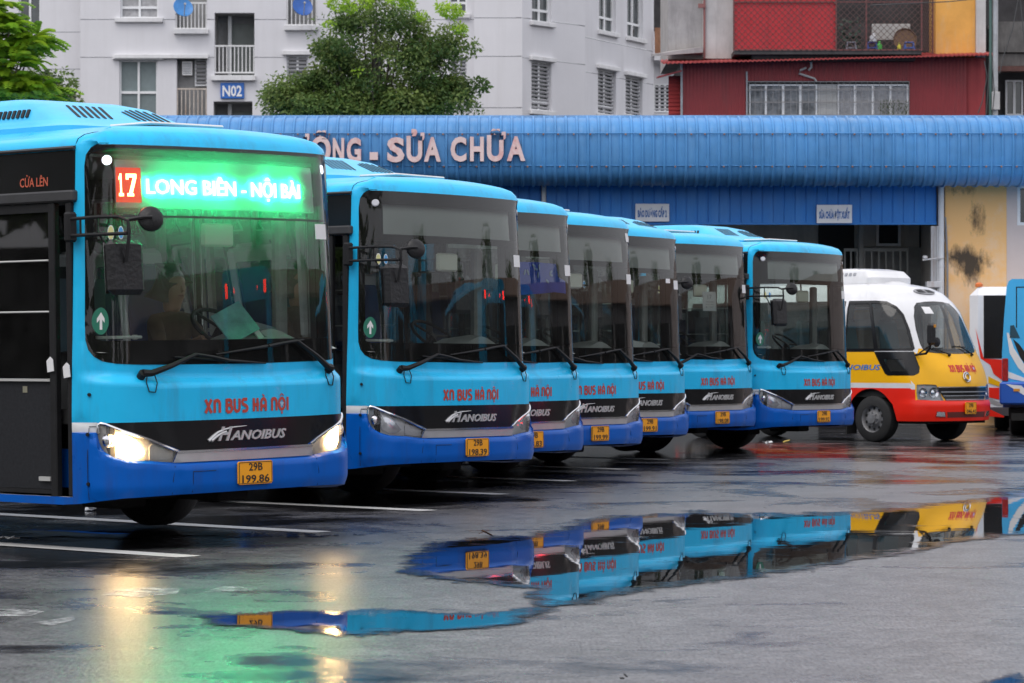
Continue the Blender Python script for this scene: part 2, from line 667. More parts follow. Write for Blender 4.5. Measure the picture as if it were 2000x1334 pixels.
def water():
    m = bpy.data.materials.new('standing_water')
    m.use_nodes = True
    N, L = m.node_tree.nodes, m.node_tree.links
    bs = N['Principled BSDF']
    bs.inputs['Base Color'].default_value = (.008, .008, .009, 1)
    bs.inputs['IOR'].default_value = 1.62
    at_ = N.new('ShaderNodeAttribute')
    at_.attribute_name = 'depth'
    tc = N.new('ShaderNodeTexCoord')
    nz = N.new('ShaderNodeTexNoise')
    nz.inputs['Scale'].default_value = 2.3
    nz.inputs['Detail'].default_value = 9
    nz.inputs['Roughness'].default_value = .74
    L.new(tc.outputs['Object'], nz.inputs['Vector'])
    ad = N.new('ShaderNodeMath')
    ad.operation = 'ADD'
    L.new(at_.outputs['Fac'], ad.inputs[0])
    nm_ = N.new('ShaderNodeMapRange')
    nm_.inputs['From Min'].default_value = .2
    nm_.inputs['From Max'].default_value = .8
    nm_.inputs['To Min'].default_value = -.70
    nm_.inputs['To Max'].default_value = .70
    L.new(nz.outputs['Fac'], nm_.inputs['Value'])
    L.new(nm_.outputs[0], ad.inputs[1])
    al = N.new('ShaderNodeMapRange')
    al.inputs['From Min'].default_value = .20
    al.inputs['From Max'].default_value = .44
    L.new(ad.outputs[0], al.inputs['Value'])
    L.new(al.outputs[0], bs.inputs['Alpha'])
    rg = N.new('ShaderNodeMapRange')
    rg.inputs['From Min'].default_value = .2
    rg.inputs['From Max'].default_value = .85
    rg.inputs['To Min'].default_value = .20
    rg.inputs['To Max'].default_value = .012
    L.new(ad.outputs[0], rg.inputs['Value'])
    L.new(rg.outputs[0], bs.inputs['Roughness'])
    n2 = N.new('ShaderNodeTexNoise')
    n2.inputs['Scale'].default_value = 3.0
    n2.inputs['Detail'].default_value = 1
    L.new(tc.outputs['Object'], n2.inputs['Vector'])
    bp = N.new('ShaderNodeBump')
    bp.inputs['Strength'].default_value = .02
    bp.inputs['Distance'].default_value = .01
    L.new(n2.outputs['Fac'], bp.inputs['Height'])
    L.new(bp.outputs[0], bs.inputs['Normal'])
    return m


M_WATER = water()


def puddle(poly, label, fade=12.0):
    """A sheet of rain water: outline given where the photograph shows it on the ground, edge thinning out."""
    poly = densify(smooth_poly(poly, 1), 9)
    g = np.random.default_rng(len(poly))
    q = []
    for a, b in poly:
        q.append((a + g.normal(0, 4), b + g.normal(0, 1.1)))
    ys = [p[1] for p in q]
    xs = [p[0] for p in q]
    sy = np.arange(min(ys), max(ys), max(3.0, (max(ys) - min(ys)) / 30))
    sx = np.arange(min(xs), max(xs), 16)
    v2, T = fill2d(q, (), sx, sy)
    d = edge_dist(v2[:, 0] * .12, v2[:, 1], [(a * .12, b) for a, b in q])
    # across the picture a pixel is a few millimetres, along the ground much more: weigh by height only near the rim
    V = [gp(a, b, .006) for a, b in v2]
    T = T[:, ::-1]
    o = mesh_obj('puddle', V, T, M_WATER, None, None, True)
    at_ = o.data.attributes.new('depth', 'FLOAT', 'POINT')
    at_.data.foreach_set('value', np.clip(d / fade, 0, 1).astype(np.float32))
    return tag(o, label, None, 'puddles on the yard', 'structure')


puddle([(2300, 925), (2100, 934), (1960, 944), (1945, 962), (1850, 974), (1700, 992), (1600, 996), (1480, 997), (1350, 994), (1250, 1001), (1140, 1008), (1090, 1022),
        (1035, 1040), (950, 1044), (860, 1050), (795, 1066), (770, 1090), (755, 1112), (800, 1134), (900, 1140), (985, 1148), (1020, 1165),
        (1000, 1186), (900, 1192), (820, 1188), (700, 1185), (640, 1190), (560, 1187), (500, 1192), (440, 1194), (360, 1198), (270, 1206), (360, 1216), (440, 1223), (520, 1234), (560, 1240),
        (680, 1245), (800, 1240), (900, 1234), (1000, 1232), (1045, 1216), (1085, 1198), (1180, 1175), (1300, 1152), (1400, 1141), (1560, 1119),
        (1660, 1104), (1760, 1088), (1900, 1062), (2010, 1048), (2200, 1030), (2300, 1010)], 'long rain puddle mirroring the row of blue buses')
puddle([(-10, 1026), (120, 1024), (260, 1028), (380, 1034), (560, 1038), (700, 1034), (770, 1038), (700, 1046), (520, 1052), (380, 1052), (240, 1054), (100, 1054), (-10, 1052)],
       'dark puddle under the lit bus')
puddle([(1900, 1334), (1950, 1318), (2010, 1304), (2010, 1345), (1900, 1345)], 'corner of a puddle at the lower right of the yard', 6)

# ================================================================ materials of the buildings
M_WHITEWALL = pm('white_plaster', (.66, .655, .68), .85, var=.05, vscale=.35, streak=((.45, .44, .44), .26, 1.4, .10), bump=.05, bscale=30)
M_GROOVE = pm('plaster_joint', (.40, .40, .42), .9)
M_TRIM = pm('white_trim', (.68, .68, .69), .6, var=.08, vscale=3, streak=((.40, .36, .33), .35, 5, .6))
M_PVC = pm('white_window_frame', (.74, .75, .76), .4, var=.05, vscale=5)
M_DARKPANE = pm('dim_window_glass', (.045, .055, .058), .08, var=.5, vscale=1.3, spec=.7)
M_BLIND = pm('drawn_blind', (.16, .20, .205), .6, var=.18, vscale=2)
M_CURTAIN = pm('grey_curtain', (.34, .34, .35), .8, var=.3, vscale=7)
M_LOUVER = pm('grey_louvre', (.42, .42, .44), .5, var=.12, vscale=4)
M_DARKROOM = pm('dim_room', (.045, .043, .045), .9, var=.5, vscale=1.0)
M_RAIL = pm('white_railing', (.66, .66, .66), .5, var=.1, vscale=4)
M_RUSTRAIL = pm('rust_stained_railing', (.48, .43, .38), .7, var=.2, vscale=4, streak=((.28, .13, .06), .8, 6, 1.5))
M_DISH = pm('blue_dish_paint', s2l(60, 130, 195), .4, var=.15, vscale=5)
M_DISH2 = pm('deep_blue_dish_paint', s2l(42, 92, 168), .4, var=.15, vscale=5)
M_BLUESIGN = pm('blue_sign_face', s2l(32, 98, 180), .4, var=.06)
M_WHITEPAINT = pm('white_sign_paint', (.78, .78, .78), .5, var=.04)
M_GREYSTEEL = pm('grey_steel', (.30, .31, .33), .45, .3, var=.15, vscale=5)
M_CONC = pm('stained_concrete', (.34, .32, .31), .9, var=.22, vscale=1.2, streak=((.12, .11, .11), .6, 2.2, .35), bump=.1, bscale=25)
M_CONC2 = pm('pale_render', (.52, .50, .48), .9, var=.16, vscale=1.0, streak=((.26, .25, .24), .5, 2.5, .3), bump=.1, bscale=25)
M_ORANGE = pm('orange_plaster', (.72, .36, .08), .85, var=.12, vscale=1.4, streak=((.60, .46, .28), .6, 3, .5))
M_REDSHEET = pm('bright_red_sheet', s2l(198, 40, 46), .5, var=.12, vscale=1.6, streak=((.22, .05, .06), .4, 3, .4))
M_REDCORR = pm('dark_red_corrugated', s2l(132, 36, 42), .55, var=.12, vscale=1.2, streak=((.10, .03, .03), .5, 2.5, .3))
M_RUST = pm('rusty_sheet', (.28, .13, .07), .8, var=.4, vscale=5, streak=((.40, .34, .28), .7, 4, .8))
M_WIRE = pm('rusty_wire', (.10, .055, .05), .7)
M_DARK = pm('flat_black', (.02, .02, .022), .8)  # on the doorway and vent slots this black stands in for inner shade
M_DKBLUE = pm('blue_ribbed_sheet', (.022, .175, .54), .45, spec=.3, var=.12, vscale=1.1, streak=((.09, .28, .62), .55, 3.2, .35), rvar=.1)
M_ROOFBLUE = pm('blue_roof_sheet', (.072, .24, .50), .45, spec=.3, var=.16, vscale=1.3, streak=((.13, .32, .60), .55, 2.6, .35), rvar=.1)
M_FLASH = pm('faded_blue_flashing', s2l(120, 165, 205), .5, var=.22, vscale=2.5, streak=((.20, .17, .16), .7, 1.2, 8))
M_LETTER = pm('faded_pink_letter', (.72, .55, .535), .6, var=.12, vscale=3, streak=((.58, .13, .12), .85, 2.2, 1.6))
M_LETTERSIDE = pm('red_letter_edge', (.42, .05, .05), .6, var=.2)
M_GARWALL = pm('dim_garage_wall', (.52, .49, .45), .9, var=.16, vscale=.8, streak=((.10, .10, .10), .5, 2, .5))
M_WAINSCOT = pm('dark_wainscot', (.28, .29, .29), .85, var=.15)
M_PINKWALL = pm('pinkish_plaster', (.60, .51, .48), .85, var=.08, vscale=.8, bump=.05)


def stained_wall():
    """Ochre plaster with two fields of black mould and pale patches where the paint has gone."""
    m = bpy.data.materials.new('mouldy_ochre_plaster')
    m.use_nodes = True
    N, L = m.node_tree.nodes, m.node_tree.links
    bs = N['Principled BSDF']
    bs.inputs['Roughness'].default_value = .9
    tc = N.new('ShaderNodeTexCoord')

    def noise(scale, vec, detail=6, rough=.7):
        n = N.new('ShaderNodeTexNoise')
        n.inputs['Scale'].default_value = scale
        n.inputs['Detail'].default_value = detail
        n.inputs['Roughness'].default_value = rough
        L.new(vec, n.inputs['Vector'])
        return n.outputs['Fac']

    def field(cx, cz, rx, rz):
        mp = N.new('ShaderNodeMapping')
        mp.vector_type = 'POINT'
        mp.inputs['Location'].default_value = (-cx / rx, 0, -cz / rz)
        mp.inputs['Scale'].default_value = (1 / rx, 0, 1 / rz)
        L.new(tc.outputs['Object'], mp.inputs['Vector'])
        ln = N.new('ShaderNodeVectorMath')
        ln.operation = 'LENGTH'
        L.new(mp.outputs[0], ln.inputs[0])
        r = N.new('ShaderNodeMapRange')
        r.inputs['From Min'].default_value = 0.2
        r.inputs['From Max'].default_value = 1.15
        r.inputs['To Min'].default_value = .42
        r.inputs['To Max'].default_value = 0
        L.new(ln.outputs['Value'], r.inputs['Value'])
        return r.outputs[0]

    def m2(op, a, b):
        n = N.new('ShaderNodeMath')
        n.operation = op
        for i, x in enumerate((a, b)):
            if isinstance(x, (int, float)):
                n.inputs[i].default_value = x
            else:
                L.new(x, n.inputs[i])
        return n.outputs[0]

    mp = N.new('ShaderNodeMapping')
    mp.inputs['Scale'].default_value = (3.6, 3.6, 1.5)
    L.new(tc.outputs['Object'], mp.inputs['Vector'])
    mould = noise(1.0, mp.outputs[0], 8, .78)
    f = m2('ADD', field(9.18, 3.36, .62, .34), m2('MULTIPLY', field(9.40, 4.15, .24, .50), .66))
    f = m2('ADD', f, m2('MULTIPLY', field(9.25, 2.95, .30, .3), .6))
    f = m2('ADD', f, m2('MULTIPLY', field(9.0, 4.75, .5, .18), .55))
    msk = N.new('ShaderNodeMapRange')
    msk.inputs['From Min'].default_value = .62
    msk.inputs['From Max'].default_value = .86
    L.new(m2('ADD', mould, f), msk.inputs['Value'])
    pale = N.new('ShaderNodeMapRange')
    pale.inputs['From Min'].default_value = .52
    pale.inputs['From Max'].default_value = .70
    pale.inputs['To Max'].default_value = .7
    sp = N.new('ShaderNodeSeparateXYZ')
    L.new(tc.outputs['Object'], sp.inputs[0])
    low = N.new('ShaderNodeMapRange')
    low.inputs['From Min'].default_value = 3.6
    low.inputs['From Max'].default_value = 2.6
    low.inputs['To Max'].default_value = .13
    L.new(sp.outputs[2], low.inputs['Value'])
    L.new(m2('ADD', noise(1.3, tc.outputs['Object']), low.outputs[0]), pale.inputs['Value'])
    c1 = N.new('ShaderNodeMixRGB')
    c1.inputs['Color1'].default_value = (.84, .50, .21, 1)
    c1.inputs['Color2'].default_value = (.78, .60, .44, 1)
    L.new(pale.outputs[0], c1.inputs['Fac'])
    c2 = N.new('ShaderNodeMixRGB')
    c2.inputs['Color2'].default_value = (.07, .052, .036, 1)
    L.new(msk.outputs[0], c2.inputs['Fac'])
    L.new(c1.outputs[0], c2.inputs['Color1'])
    L.new(c2.outputs[0], bs.inputs['Base Color'])
    return m


M_OCHRE = stained_wall()


# ================================================================ wall with openings
def wall(name, M, x0, x1, z0, z1, holes, mats, parent, depth=.25, grooves=(), gw=.035, solid=.3):
    """Wall slab in local x (along), y (inward), z (up) with rectangular openings that have reveals, and recessed joint lines."""
    xs = sorted({x0, x1, *[h[i] for h in holes for i in (0, 1)]})
    zs = sorted({z0, z1, *[h[i] for h in holes for i in (2, 3)], *[g - gw / 2 for g in grooves], *[g + gw / 2 for g in grooves]})
    xs = [x for x in xs if x0 <= x <= x1]
    zs = [z for z in zs if z0 <= z <= z1]
    mb = MB(M)
    for i in range(len(xs) - 1):
        for j in range(len(zs) - 1):
            cx, cz = (xs[i] + xs[i + 1]) / 2, (zs[j] + zs[j + 1]) / 2
            if any(h[0] < cx < h[1] and h[2] < cz < h[3] for h in holes):
                continue
            gr = any(abs(cz - g) < gw / 2 for g in grooves)
            y = .03 if gr else 0
            mb.add([(xs[i], y, zs[j]), (xs[i + 1], y, zs[j]), (xs[i + 1], y, zs[j + 1]), (xs[i], y, zs[j + 1])], [(0, 1, 2, 3)], 1 if gr else 0)
    for a, b, c, d in holes:
        a, b, c, d = max(a, x0), min(b, x1), max(c, z0), min(d, z1)
        mb.add([(a, 0, c), (b, 0, c), (b, 0, d), (a, 0, d), (a, depth, c), (b, depth, c), (b, depth, d), (a, depth, d)],
               [(0, 4, 5, 1), (2, 6, 7, 3), (1, 5, 6, 2), (0, 3, 7, 4)], 0)
    # outer end faces and top give the slab its thickness
    mb.add([(x0, 0, z0), (x0, solid, z0), (x0, solid, z1), (x0, 0, z1), (x1, 0, z0), (x1, solid, z0), (x1, solid, z1), (x1, 0, z1)],
           [(0, 3, 2, 1), (4, 5, 6, 7), (3, 7, 6, 2)], 0)
    return mb.build(name, mats, parent, False)


def window(M, parent, x0, x1, z0, z1, mull=1, trans=(), pane=None, louv=False, depth=.16, sill=None, hood=None, fw=.055, frame=None, name='window'):
    """A framed window standing in its opening: frame with mullions and transoms; pane, louvre, sill as sub-parts."""
    mb = MB(M)
    y = depth
    fr = frame or M_PVC
    mb.bx(x0, x0 + fw, y - .03, y + .03, z0, z1)
    mb.bx(x1 - fw, x1, y - .03, y + .03, z0, z1)
    mb.bx(x0 + fw, x1 - fw, y - .03, y + .03, z1 - fw, z1)
    mb.bx(x0 + fw, x1 - fw, y - .03, y + .03, z0, z0 + fw)
    for k in range(1, mull + 1):
        xm = x0 + (x1 - x0) * k / (mull + 1)
        mb.bx(xm - fw * .7, xm + fw * .7, y - .035, y + .025, z0 + fw, z1 - fw)
    for t in trans:
        mb.bx(x0 + fw, x1 - fw, y - .028, y + .028, t - fw * .8, t + fw * .8)
    w = mb.build(name, [fr], parent, False)
    p = MB(M)
    cuts = [x0 + fw] + [x0 + (x1 - x0) * k / (mull + 1) for k in range(1, mull + 1)] + [x1 - fw]
    for a, b in zip(cuts[:-1], cuts[1:]):
        q = MB(M)
        q.bx(a, b, y + .032, y + .05, z0 + fw, z1 - fw)
        q.build('pane', [pane or M_DARKPANE], w, False)
    if louv:
        lv = MB(M)
        n = max(4, int((z1 - z0) / .14))
        for k in range(n):
            zc = z0 + fw + (z1 - z0 - 2 * fw) * (k + .5) / n
            lv.box(((x0 + x1) / 2, y - .045, zc), (x1 - x0 - fw * 1.2, .05, .055), 0, (R(28), 'X'))
        lv.build('louvre', [M_LOUVER], w, False)
    if sill:
        s = MB(M)
        s.bx(x0 - sill, x1 + sill, -.14, .02, z0 - .16, z0 - .003, 0, .012)
        s.build('sill', [M_TRIM], w, False)
    if hood:
        s = MB(M)
        s.bx(x0 - hood, x1 + hood, -.16, .02, z1 + .003, z1 + .15, 0, .012)
        s.build('hood', [M_TRIM], w, False)
    return w


def railing(M, parent, x0, x1, z0, z1, step=.15, y=.03, mat=None, bar=.035, name='railing'):
    mb = MB(M)
    mb.bx(x0, x1, y - .03, y + .03, z1 - .06, z1)
    mb.bx(x0, x1, y - .025, y + .025, z0, z0 + .05)
    n = max(2, int(round((x1 - x0) / step)))
    for k in range(n + 1):
        x = x0 + bar / 2 + (x1 - x0 - bar) * k / n
        mb.bx(x - bar / 2, x + bar / 2, y - bar / 2, y + bar / 2, z0 + .05, z1 - .06)
    return mb.build(name, [mat or M_RAIL], parent, False)


# ================================================================ apartment block N02
YA = 105.0
apt = thing('apartment_building', 'white plastered apartment block with louvred windows and small balconies', 'building', (0, 0, 0))
MA = Matrix.Translation((0, YA, 0))
ax = lambda px: (px - 1000) / FPX * YA
az = lambda py: HC + (HY - py) / FPX * YA


def rect(px0, py0, px1, py1):
    return (ax(px0), ax(px1), az(py1), az(py0))


W = dict(w1=rect(235, -85, 309, 35), b1=rect(343, -90, 404, 57), w3b=rect(560, -60, 619, 50), log1=rect(419, 25, 497, 148), w2=rect(233, 117, 307, 268), b2=rect(345, 113, 404, 232),
         log2=rect(417, 198, 493, 300), w3=rect(560, 108, 601, 166), w4=rect(878, -70, 912, 27), w5=rect(880, 112, 912, 190))
wall('wall', MA, ax(157), ax(926), -.5, 24, list(W.values()), [M_WHITEWALL, M_GROOVE], apt, .3, [az(38), az(112), az(-60), az(260)])
ML = Matrix.Translation((0, YA + .9, 0))
wl_rect = (ax(38) * 1.01, ax(80) * 1.01, az(52), az(-60))
wall('wall', ML, ax(-260), ax(157) - .003, -.5, 24, [wl_rect], [M_WHITEWALL, M_GROOVE], apt, .25, [az(57), az(130), az(-20)])
window(ML, apt, *wl_rect, 1, pane=M_DARKPANE)
window(MA, apt, *W['w1'], 1, [az(14)], M_CURTAIN, sill=.18)
window(MA, apt, *W['w2'], 1, [az(180)], M_BLIND, hood=.22)
for r in (W['w1'], W['w2']):
    pass
window(MA, apt, *W['w3'], 1, [az(160)], M_DARKPANE, louv=True, hood=.15)
window(MA, apt, *W['w4'], 1, [az(5)], sill=.12)
window(MA, apt, *W['w5'], 1, [], louv=True)
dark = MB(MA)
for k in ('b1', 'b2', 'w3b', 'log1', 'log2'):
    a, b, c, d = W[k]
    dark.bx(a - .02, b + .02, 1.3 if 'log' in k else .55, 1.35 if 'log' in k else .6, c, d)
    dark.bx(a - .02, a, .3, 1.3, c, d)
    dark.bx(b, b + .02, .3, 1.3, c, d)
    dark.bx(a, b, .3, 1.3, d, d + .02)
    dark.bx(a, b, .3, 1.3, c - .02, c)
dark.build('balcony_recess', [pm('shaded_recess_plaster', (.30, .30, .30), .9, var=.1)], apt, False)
ld = MB(MA)
for py0, py1, in ((25, 143), (198, 290)):
    ld.bx(ax(440), ax(447), 1.0, 1.28, az(py1), az(py0), 1)
    ld.bx(ax(447), ax(495), 1.22, 1.29, az(py1), az(py0) - .25, 0)
ld.build('balcony_door', [pm('grey_green_door', (.17, .19, .18), .6, var=.1), M_PVC], apt, False)
railing(MA, apt, W['log1'][0] + .01, W['log1'][1] - .01, az(143), az(88), .145)
railing(MA, apt, W['b1'][0] + .01, W['b1'][1] - .01, az(57), az(4), .14)
railing(MA, apt, W['b2'][0] + .01, W['b2'][1] - .01, az(229), az(172), .14, mat=M_RUSTRAIL)
railing(MA, apt, W['w3b'][0] + .01, W['w3b'][1] - .01, az(50), az(-10), .14)
for px0, px1, py, py1 in ((413, 500, 148, 158), (340, 408, 57, 67), (556, 622, 50, 60), (224, 408, 107, 115)):
    led = MB(MA)
    led.bx(ax(px0), ax(px1), -.2, 0, az(py1), az(py), 0, .012)
    led.build('ledge', [M_TRIM], apt, False)
window(MA, apt, ax(378), ax(403), az(166), az(114), 0, [], louv=True, depth=.45)
# plain bay and two receding facets to the right
MF1 = Matrix.Translation((ax(926), YA - .35, 0))
wbay = ax(1020) - ax(926)
wall('wall', MF1, 0, wbay, -.5, 24, [], [M_WHITEWALL, M_GROOVE], apt, .25, [az(37), az(112), az(212), az(-50)])


def facet(p0, p1):
    a = Vector((p0[0], p0[1], 0))
    d = Vector((p1[0] - p0[0], p1[1] - p0[1], 0))
    return Matrix.Translation(a) @ Matrix.Rotation(math.atan2(d.y, d.x), 4, 'Z'), d.length


def on_facet(p0, p1, px):
    """Distance along the facet p0-p1 at the picture column px, and the depth there."""
    t = (px - 1000) / FPX
    dx, dy = p1[0] - p0[0], p1[1] - p0[1]
    u = (t * p0[1] - p0[0]) / (dx - t * dy)
    return u * math.hypot(dx, dy), p0[1] + u * dy


FA, FB = (ax(1020), YA - .35), ((1143 - 1000) / FPX * 107.3, 107.3)
FC = ((1277 - 1000) / FPX * 112.4, 112.4)
for p0, p1, wins in ((FA, FB, [(1039, 1077, -60, 43, 0), (1038, 1077, 120, 216, 1)]), (FB, FC, [(1170, 1203, -60, 62, 0), (1225, 1256, -50, 74, 0), (1168, 1203, 137, 224, 1), (1222, 1255, 150, 226, 1)])):
    Mf, ln = facet(p0, p1)
    hs = []
    for a, b, c, d, lv in wins:
        (u0, y0), (u1, y1) = on_facet(p0, p1, a), on_facet(p0, p1, b)
        ym = (y0 + y1) / 2
        hs.append((u0, u1, HC + (HY - d) / FPX * ym, HC + (HY - c) / FPX * ym, lv))
    ym = (p0[1] + p1[1]) / 2
    wall('wall', Mf, 0, ln, -.5, 24, [h[:4] for h in hs], [M_WHITEWALL, M_GROOVE], apt, .25, [14.0 - .65 - (0.4 if p0 is FB else 0), 11.95 - (.25 if p0 is FB else 0)])
    for h in hs:
        zz = [h[2] + (h[3] - h[2]) * (.18 if h[4] else .22)]
        window(Mf, apt, *h[:4], 1, zz, louv=bool(h[4]), sill=.12, hood=.12 if h[4] else None)
rw = Matrix.Translation((0, 112.6, 0))
rx = lambda px: (px - 1000) / FPX * 112.6
rz = lambda py: HC + (HY - py) / FPX * 112.6
mb = MB(rw)
mb.bx(rx(1277), rx(1330), .9, 1.0, -.5, 24, 0)
mb.bx(rx(1277), rx(1330), -.5, .9, rz(120), rz(108), 0)
mb.bx(rx(1277), rx(1330), -.1, .9, rz(225), rz(160) * 0 + rz(222), 0)
mb.build('side_wall', [M_WHITEWALL], apt, False)
mb = MB(rw)
mb.bx(rx(1277.5), rx(1305), -.52, -.47, rz(107), rz(57), 0)
mb.build('balcony_front', [M_RUST], apt, False)
mb = MB(rw)
mb.bx(rx(1279), rx(1308), .80, .88, rz(56), rz(-20), 0)
mb.build('balcony_recess', [M_DARKROOM], apt, False)
window(Matrix.Translation((0, 113.2, 0)), apt, rx(1279), rx(1312), rz(216), rz(160), 2, [], louv=True)
# block number
bs_ = thing('block_number_sign', 'small blue plate with the white block number under a balcony', 'sign', (0, YA - .06, 0))
mb = MB()
x0, x1, z0, z1 = ax(431), ax(477), az(193), az(162)
mb.bx(x0, x1, -.03, .05, z0, z1, 0, .01)
mb.build('plate', [M_BLUESIGN], bs_, False)
text_on('lettering', 'N02', lambda a, b, o: (a, -.03 - o, b), ax(435), ax(473), az(188), az(167), M_WHITEPAINT, bs_, bold=.025, depth=.012, off=.004)


def dish(px, py, r, mat, label, Y=YA - .9):
    x, z = (px - 1000) / FPX * Y, HC + (HY - py) / FPX * Y
    d = thing('satellite_dish', label, 'satellite dish', (x, Y, z), (R(68), 0, R(22)))
    pr = [(r * t, .22 * r * t * t) for t in (0.02, .25, .5, .75, 1.0)]
    mb = MB()
    mb.lathe(pr, n=28)
    mb.lathe([(a, b - .025) for a, b in pr[::-1]], n=28)
    mb.lathe([(r, .22 * r), (r * 1.02, .22 * r - .01), (r, .22 * r - .025)], n=28)
    mb.build('reflector', [mat], d)
    mb = MB()
    mb.tube([(0, -r * .95, .15 * r), (0, -r * .5, .5 * r), (0, -.02, .85 * r)], .018, 6)
    mb.lathe([(.0, .8 * r), (.045, .8 * r), (.045, .95 * r), (0, .97 * r)], n=10)
    mb.build('feed_arm', [M_GREYSTEEL], d)
    mb = MB()
    mb.tube([(0, 0, -.02), (0, .12, -.2), (0, .2, -.85)], .03, 6)
    mb.build('bracket', [M_GREYSTEEL], d)
    return d


dish(357, 16, .35, M_DISH, 'pale blue satellite dish on the balcony left of the open loggia')
dish(590, 14, .36, M_DISH2, 'deep blue satellite dish on the balcony behind the tree')
ac = thing('air_conditioner', 'white air conditioner unit in the window over the rusty railing', 'air conditioner', (ax(364), YA + .35, az(146)))
mb = MB()
mb.bx(-.18, .18, -.12, .14, 0, .50, 0, .015)
mb.build('casing', [M_WHITEPAINT], ac, False)
mb = MB()
for k in range(7):
    mb.bx(-.14, .14, -.128, -.121, .06 + k * .058, .09 + k * .058)
mb.build('grille', [M_GREYSTEEL], ac, False)

# ================================================================ old red house
YR = 85.0
red = thing('red_house', 'old house clad in dark red corrugated sheet with a caged balcony', 'building', (0, 0, 0))
qx = lambda px: (px - 1000) / FPX * YR
qz = lambda py: HC + (HY - py) / FPX * YR


def corrugated(name, x0, x1, z0, z1, y, mat, parent, step=.10, amp=.012, vertical=True, M=None):
    """Sheet with ribs: real folds, one mesh."""
    mb = MB(M)
    n = int(((x1 - x0) if vertical else (z1 - z0)) / step)
    V, F = [], []
    for k in range(n * 4 + 1):
        t = k / (n * 4)
        o = (-amp if k % 4 in (1, 2) else 0.0)
        if vertical:
            xx = x0 + (x1 - x0) * t
            V += [(xx, y + o, z0), (xx, y + o, z1)]
        else:
            zz = z0 + (z1 - z0) * t
            V += [(x1, y + o, zz), (x0, y + o, zz)]
    F = [(2 * k, 2 * k + 2, 2 * k + 3, 2 * k + 1) for k in range(n * 4)]
    mb.add(V, F)
    mb.bx(x0, x1, y + .02, y + .06, z0, z1)
    return mb.build(name, [mat], parent, False)


corrugated('corrugated_sheet', qx(1332), qx(1459), qz(330), qz(119), YR, M_REDCORR, red)
corrugated('corrugated_sheet', qx(1459) + .003, qx(1776), qz(158), qz(117), YR, M_REDCORR, red)
corrugated('corrugated_sheet', qx(1776) + .003, qx(1888), qz(330), qz(112), YR, M_REDCORR, red)
corrugated('corrugated_sheet', qx(1888) + .003, qx(1926), qz(330), qz(112), YR + .12, pm('red_corrugated_return', s2l(146, 40, 44), .55, var=.1), red, .2)
corrugated('siding', qx(1307), qx(1331), qz(330), qz(146), YR + .3, pm('red_siding', s2l(165, 48, 46), .6, var=.1), red, .11, .02, False)
mb = MB()
mb.bx(qx(1329), qx(1333), YR - .08, YR + .02, qz(330), qz(122))
mb.bx(qx(1457), qx(1460), YR - .06, YR + .02, qz(330), qz(140), 0)
mb.build('corner_strip', [M_GREYSTEEL], red, False)
# roof edge: thin corrugated sheet, rising a little to the right
mb = MB()
n = 150
V, F = [], []
for k in range(n + 1):
    px = 1294 + (1938 - 1294) * k / n
    zc = qz(124 - 17 * (px - 1294) / 644.0) + (.03 if k % 2 else 0)
    V += [(qx(px), YR - .75, zc - .06), (qx(px), YR + 1.3, zc + .22), (qx(px), YR - .75, zc - .10), (qx(px), YR + 1.3, zc + .18)]
for k in range(n):
    a, b = 4 * k, 4 * k + 4
    F += [(a, b, b + 1, a + 1), (a + 2, a + 3, b + 3, b + 2), (a, a + 2, b + 2, b)]
mb.add(V, F)
mb.build('roof_sheet', [pm('red_roof_sheet', s2l(150, 52, 50), .6, var=.2, vscale=3)], red, False)
mb = MB()
mb.add([(qx(1284), YR - .5, qz(152)), (qx(1330), YR - .5, qz(140)), (qx(1330), YR + .6, qz(134)), (qx(1284), YR + .6, qz(147)),
        (qx(1284), YR - .5, qz(155)), (qx(1330), YR - .5, qz(143)), (qx(1330), YR + .6, qz(137)), (qx(1284), YR + .6, qz(150))],
       [(0, 1, 2, 3), (7, 6, 5, 4), (0, 4, 5, 1), (1, 5, 6, 2), (0, 3, 7, 4)])
mb.build('lean_to_roof', [M_REDCORR], red, False)
# ribbon of sliding windows with bars
a, b = qx(1463), qx(1597)
window(Matrix.Translation((0, YR, 0)), red, a, b, qz(262), qz(164), 3, [], pm('dim_curtain', (.20, .21, .22), .8, var=.5, vscale=5), depth=.1, fw=.05)
window(Matrix.Translation((0, YR, 0)), red, qx(1636), qx(1775), qz(262), qz(164), 3, [], M_CURTAIN, depth=.1, fw=.05)
mb = MB()
mb.bx(qx(1598), qx(1635), YR + .05, YR + .1, qz(262), qz(164))
mb.build('infill_panel', [pm('grey_infill', (.42, .42, .41), .8, var=.12, vscale=3)], red, False)
mb = MB()
for k in range(28):
    x = a + (qx(1775) - a) * k / 27
    mb.bx(x - .006, x + .006, YR - .08, YR - .065, qz(262), qz(160))
for py in (160, 176, 200, 225):
    mb.bx(a - .1, qx(1776), YR - .066, YR - .052, qz(py) - .012, qz(py) + .012)
mb.build('window_bars', [pm('pale_bars', (.26, .25, .25), .5)], red, False)
mb = MB()
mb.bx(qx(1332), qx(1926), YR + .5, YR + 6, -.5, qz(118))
mb.build('house_core', [M_DARKROOM], red, False)
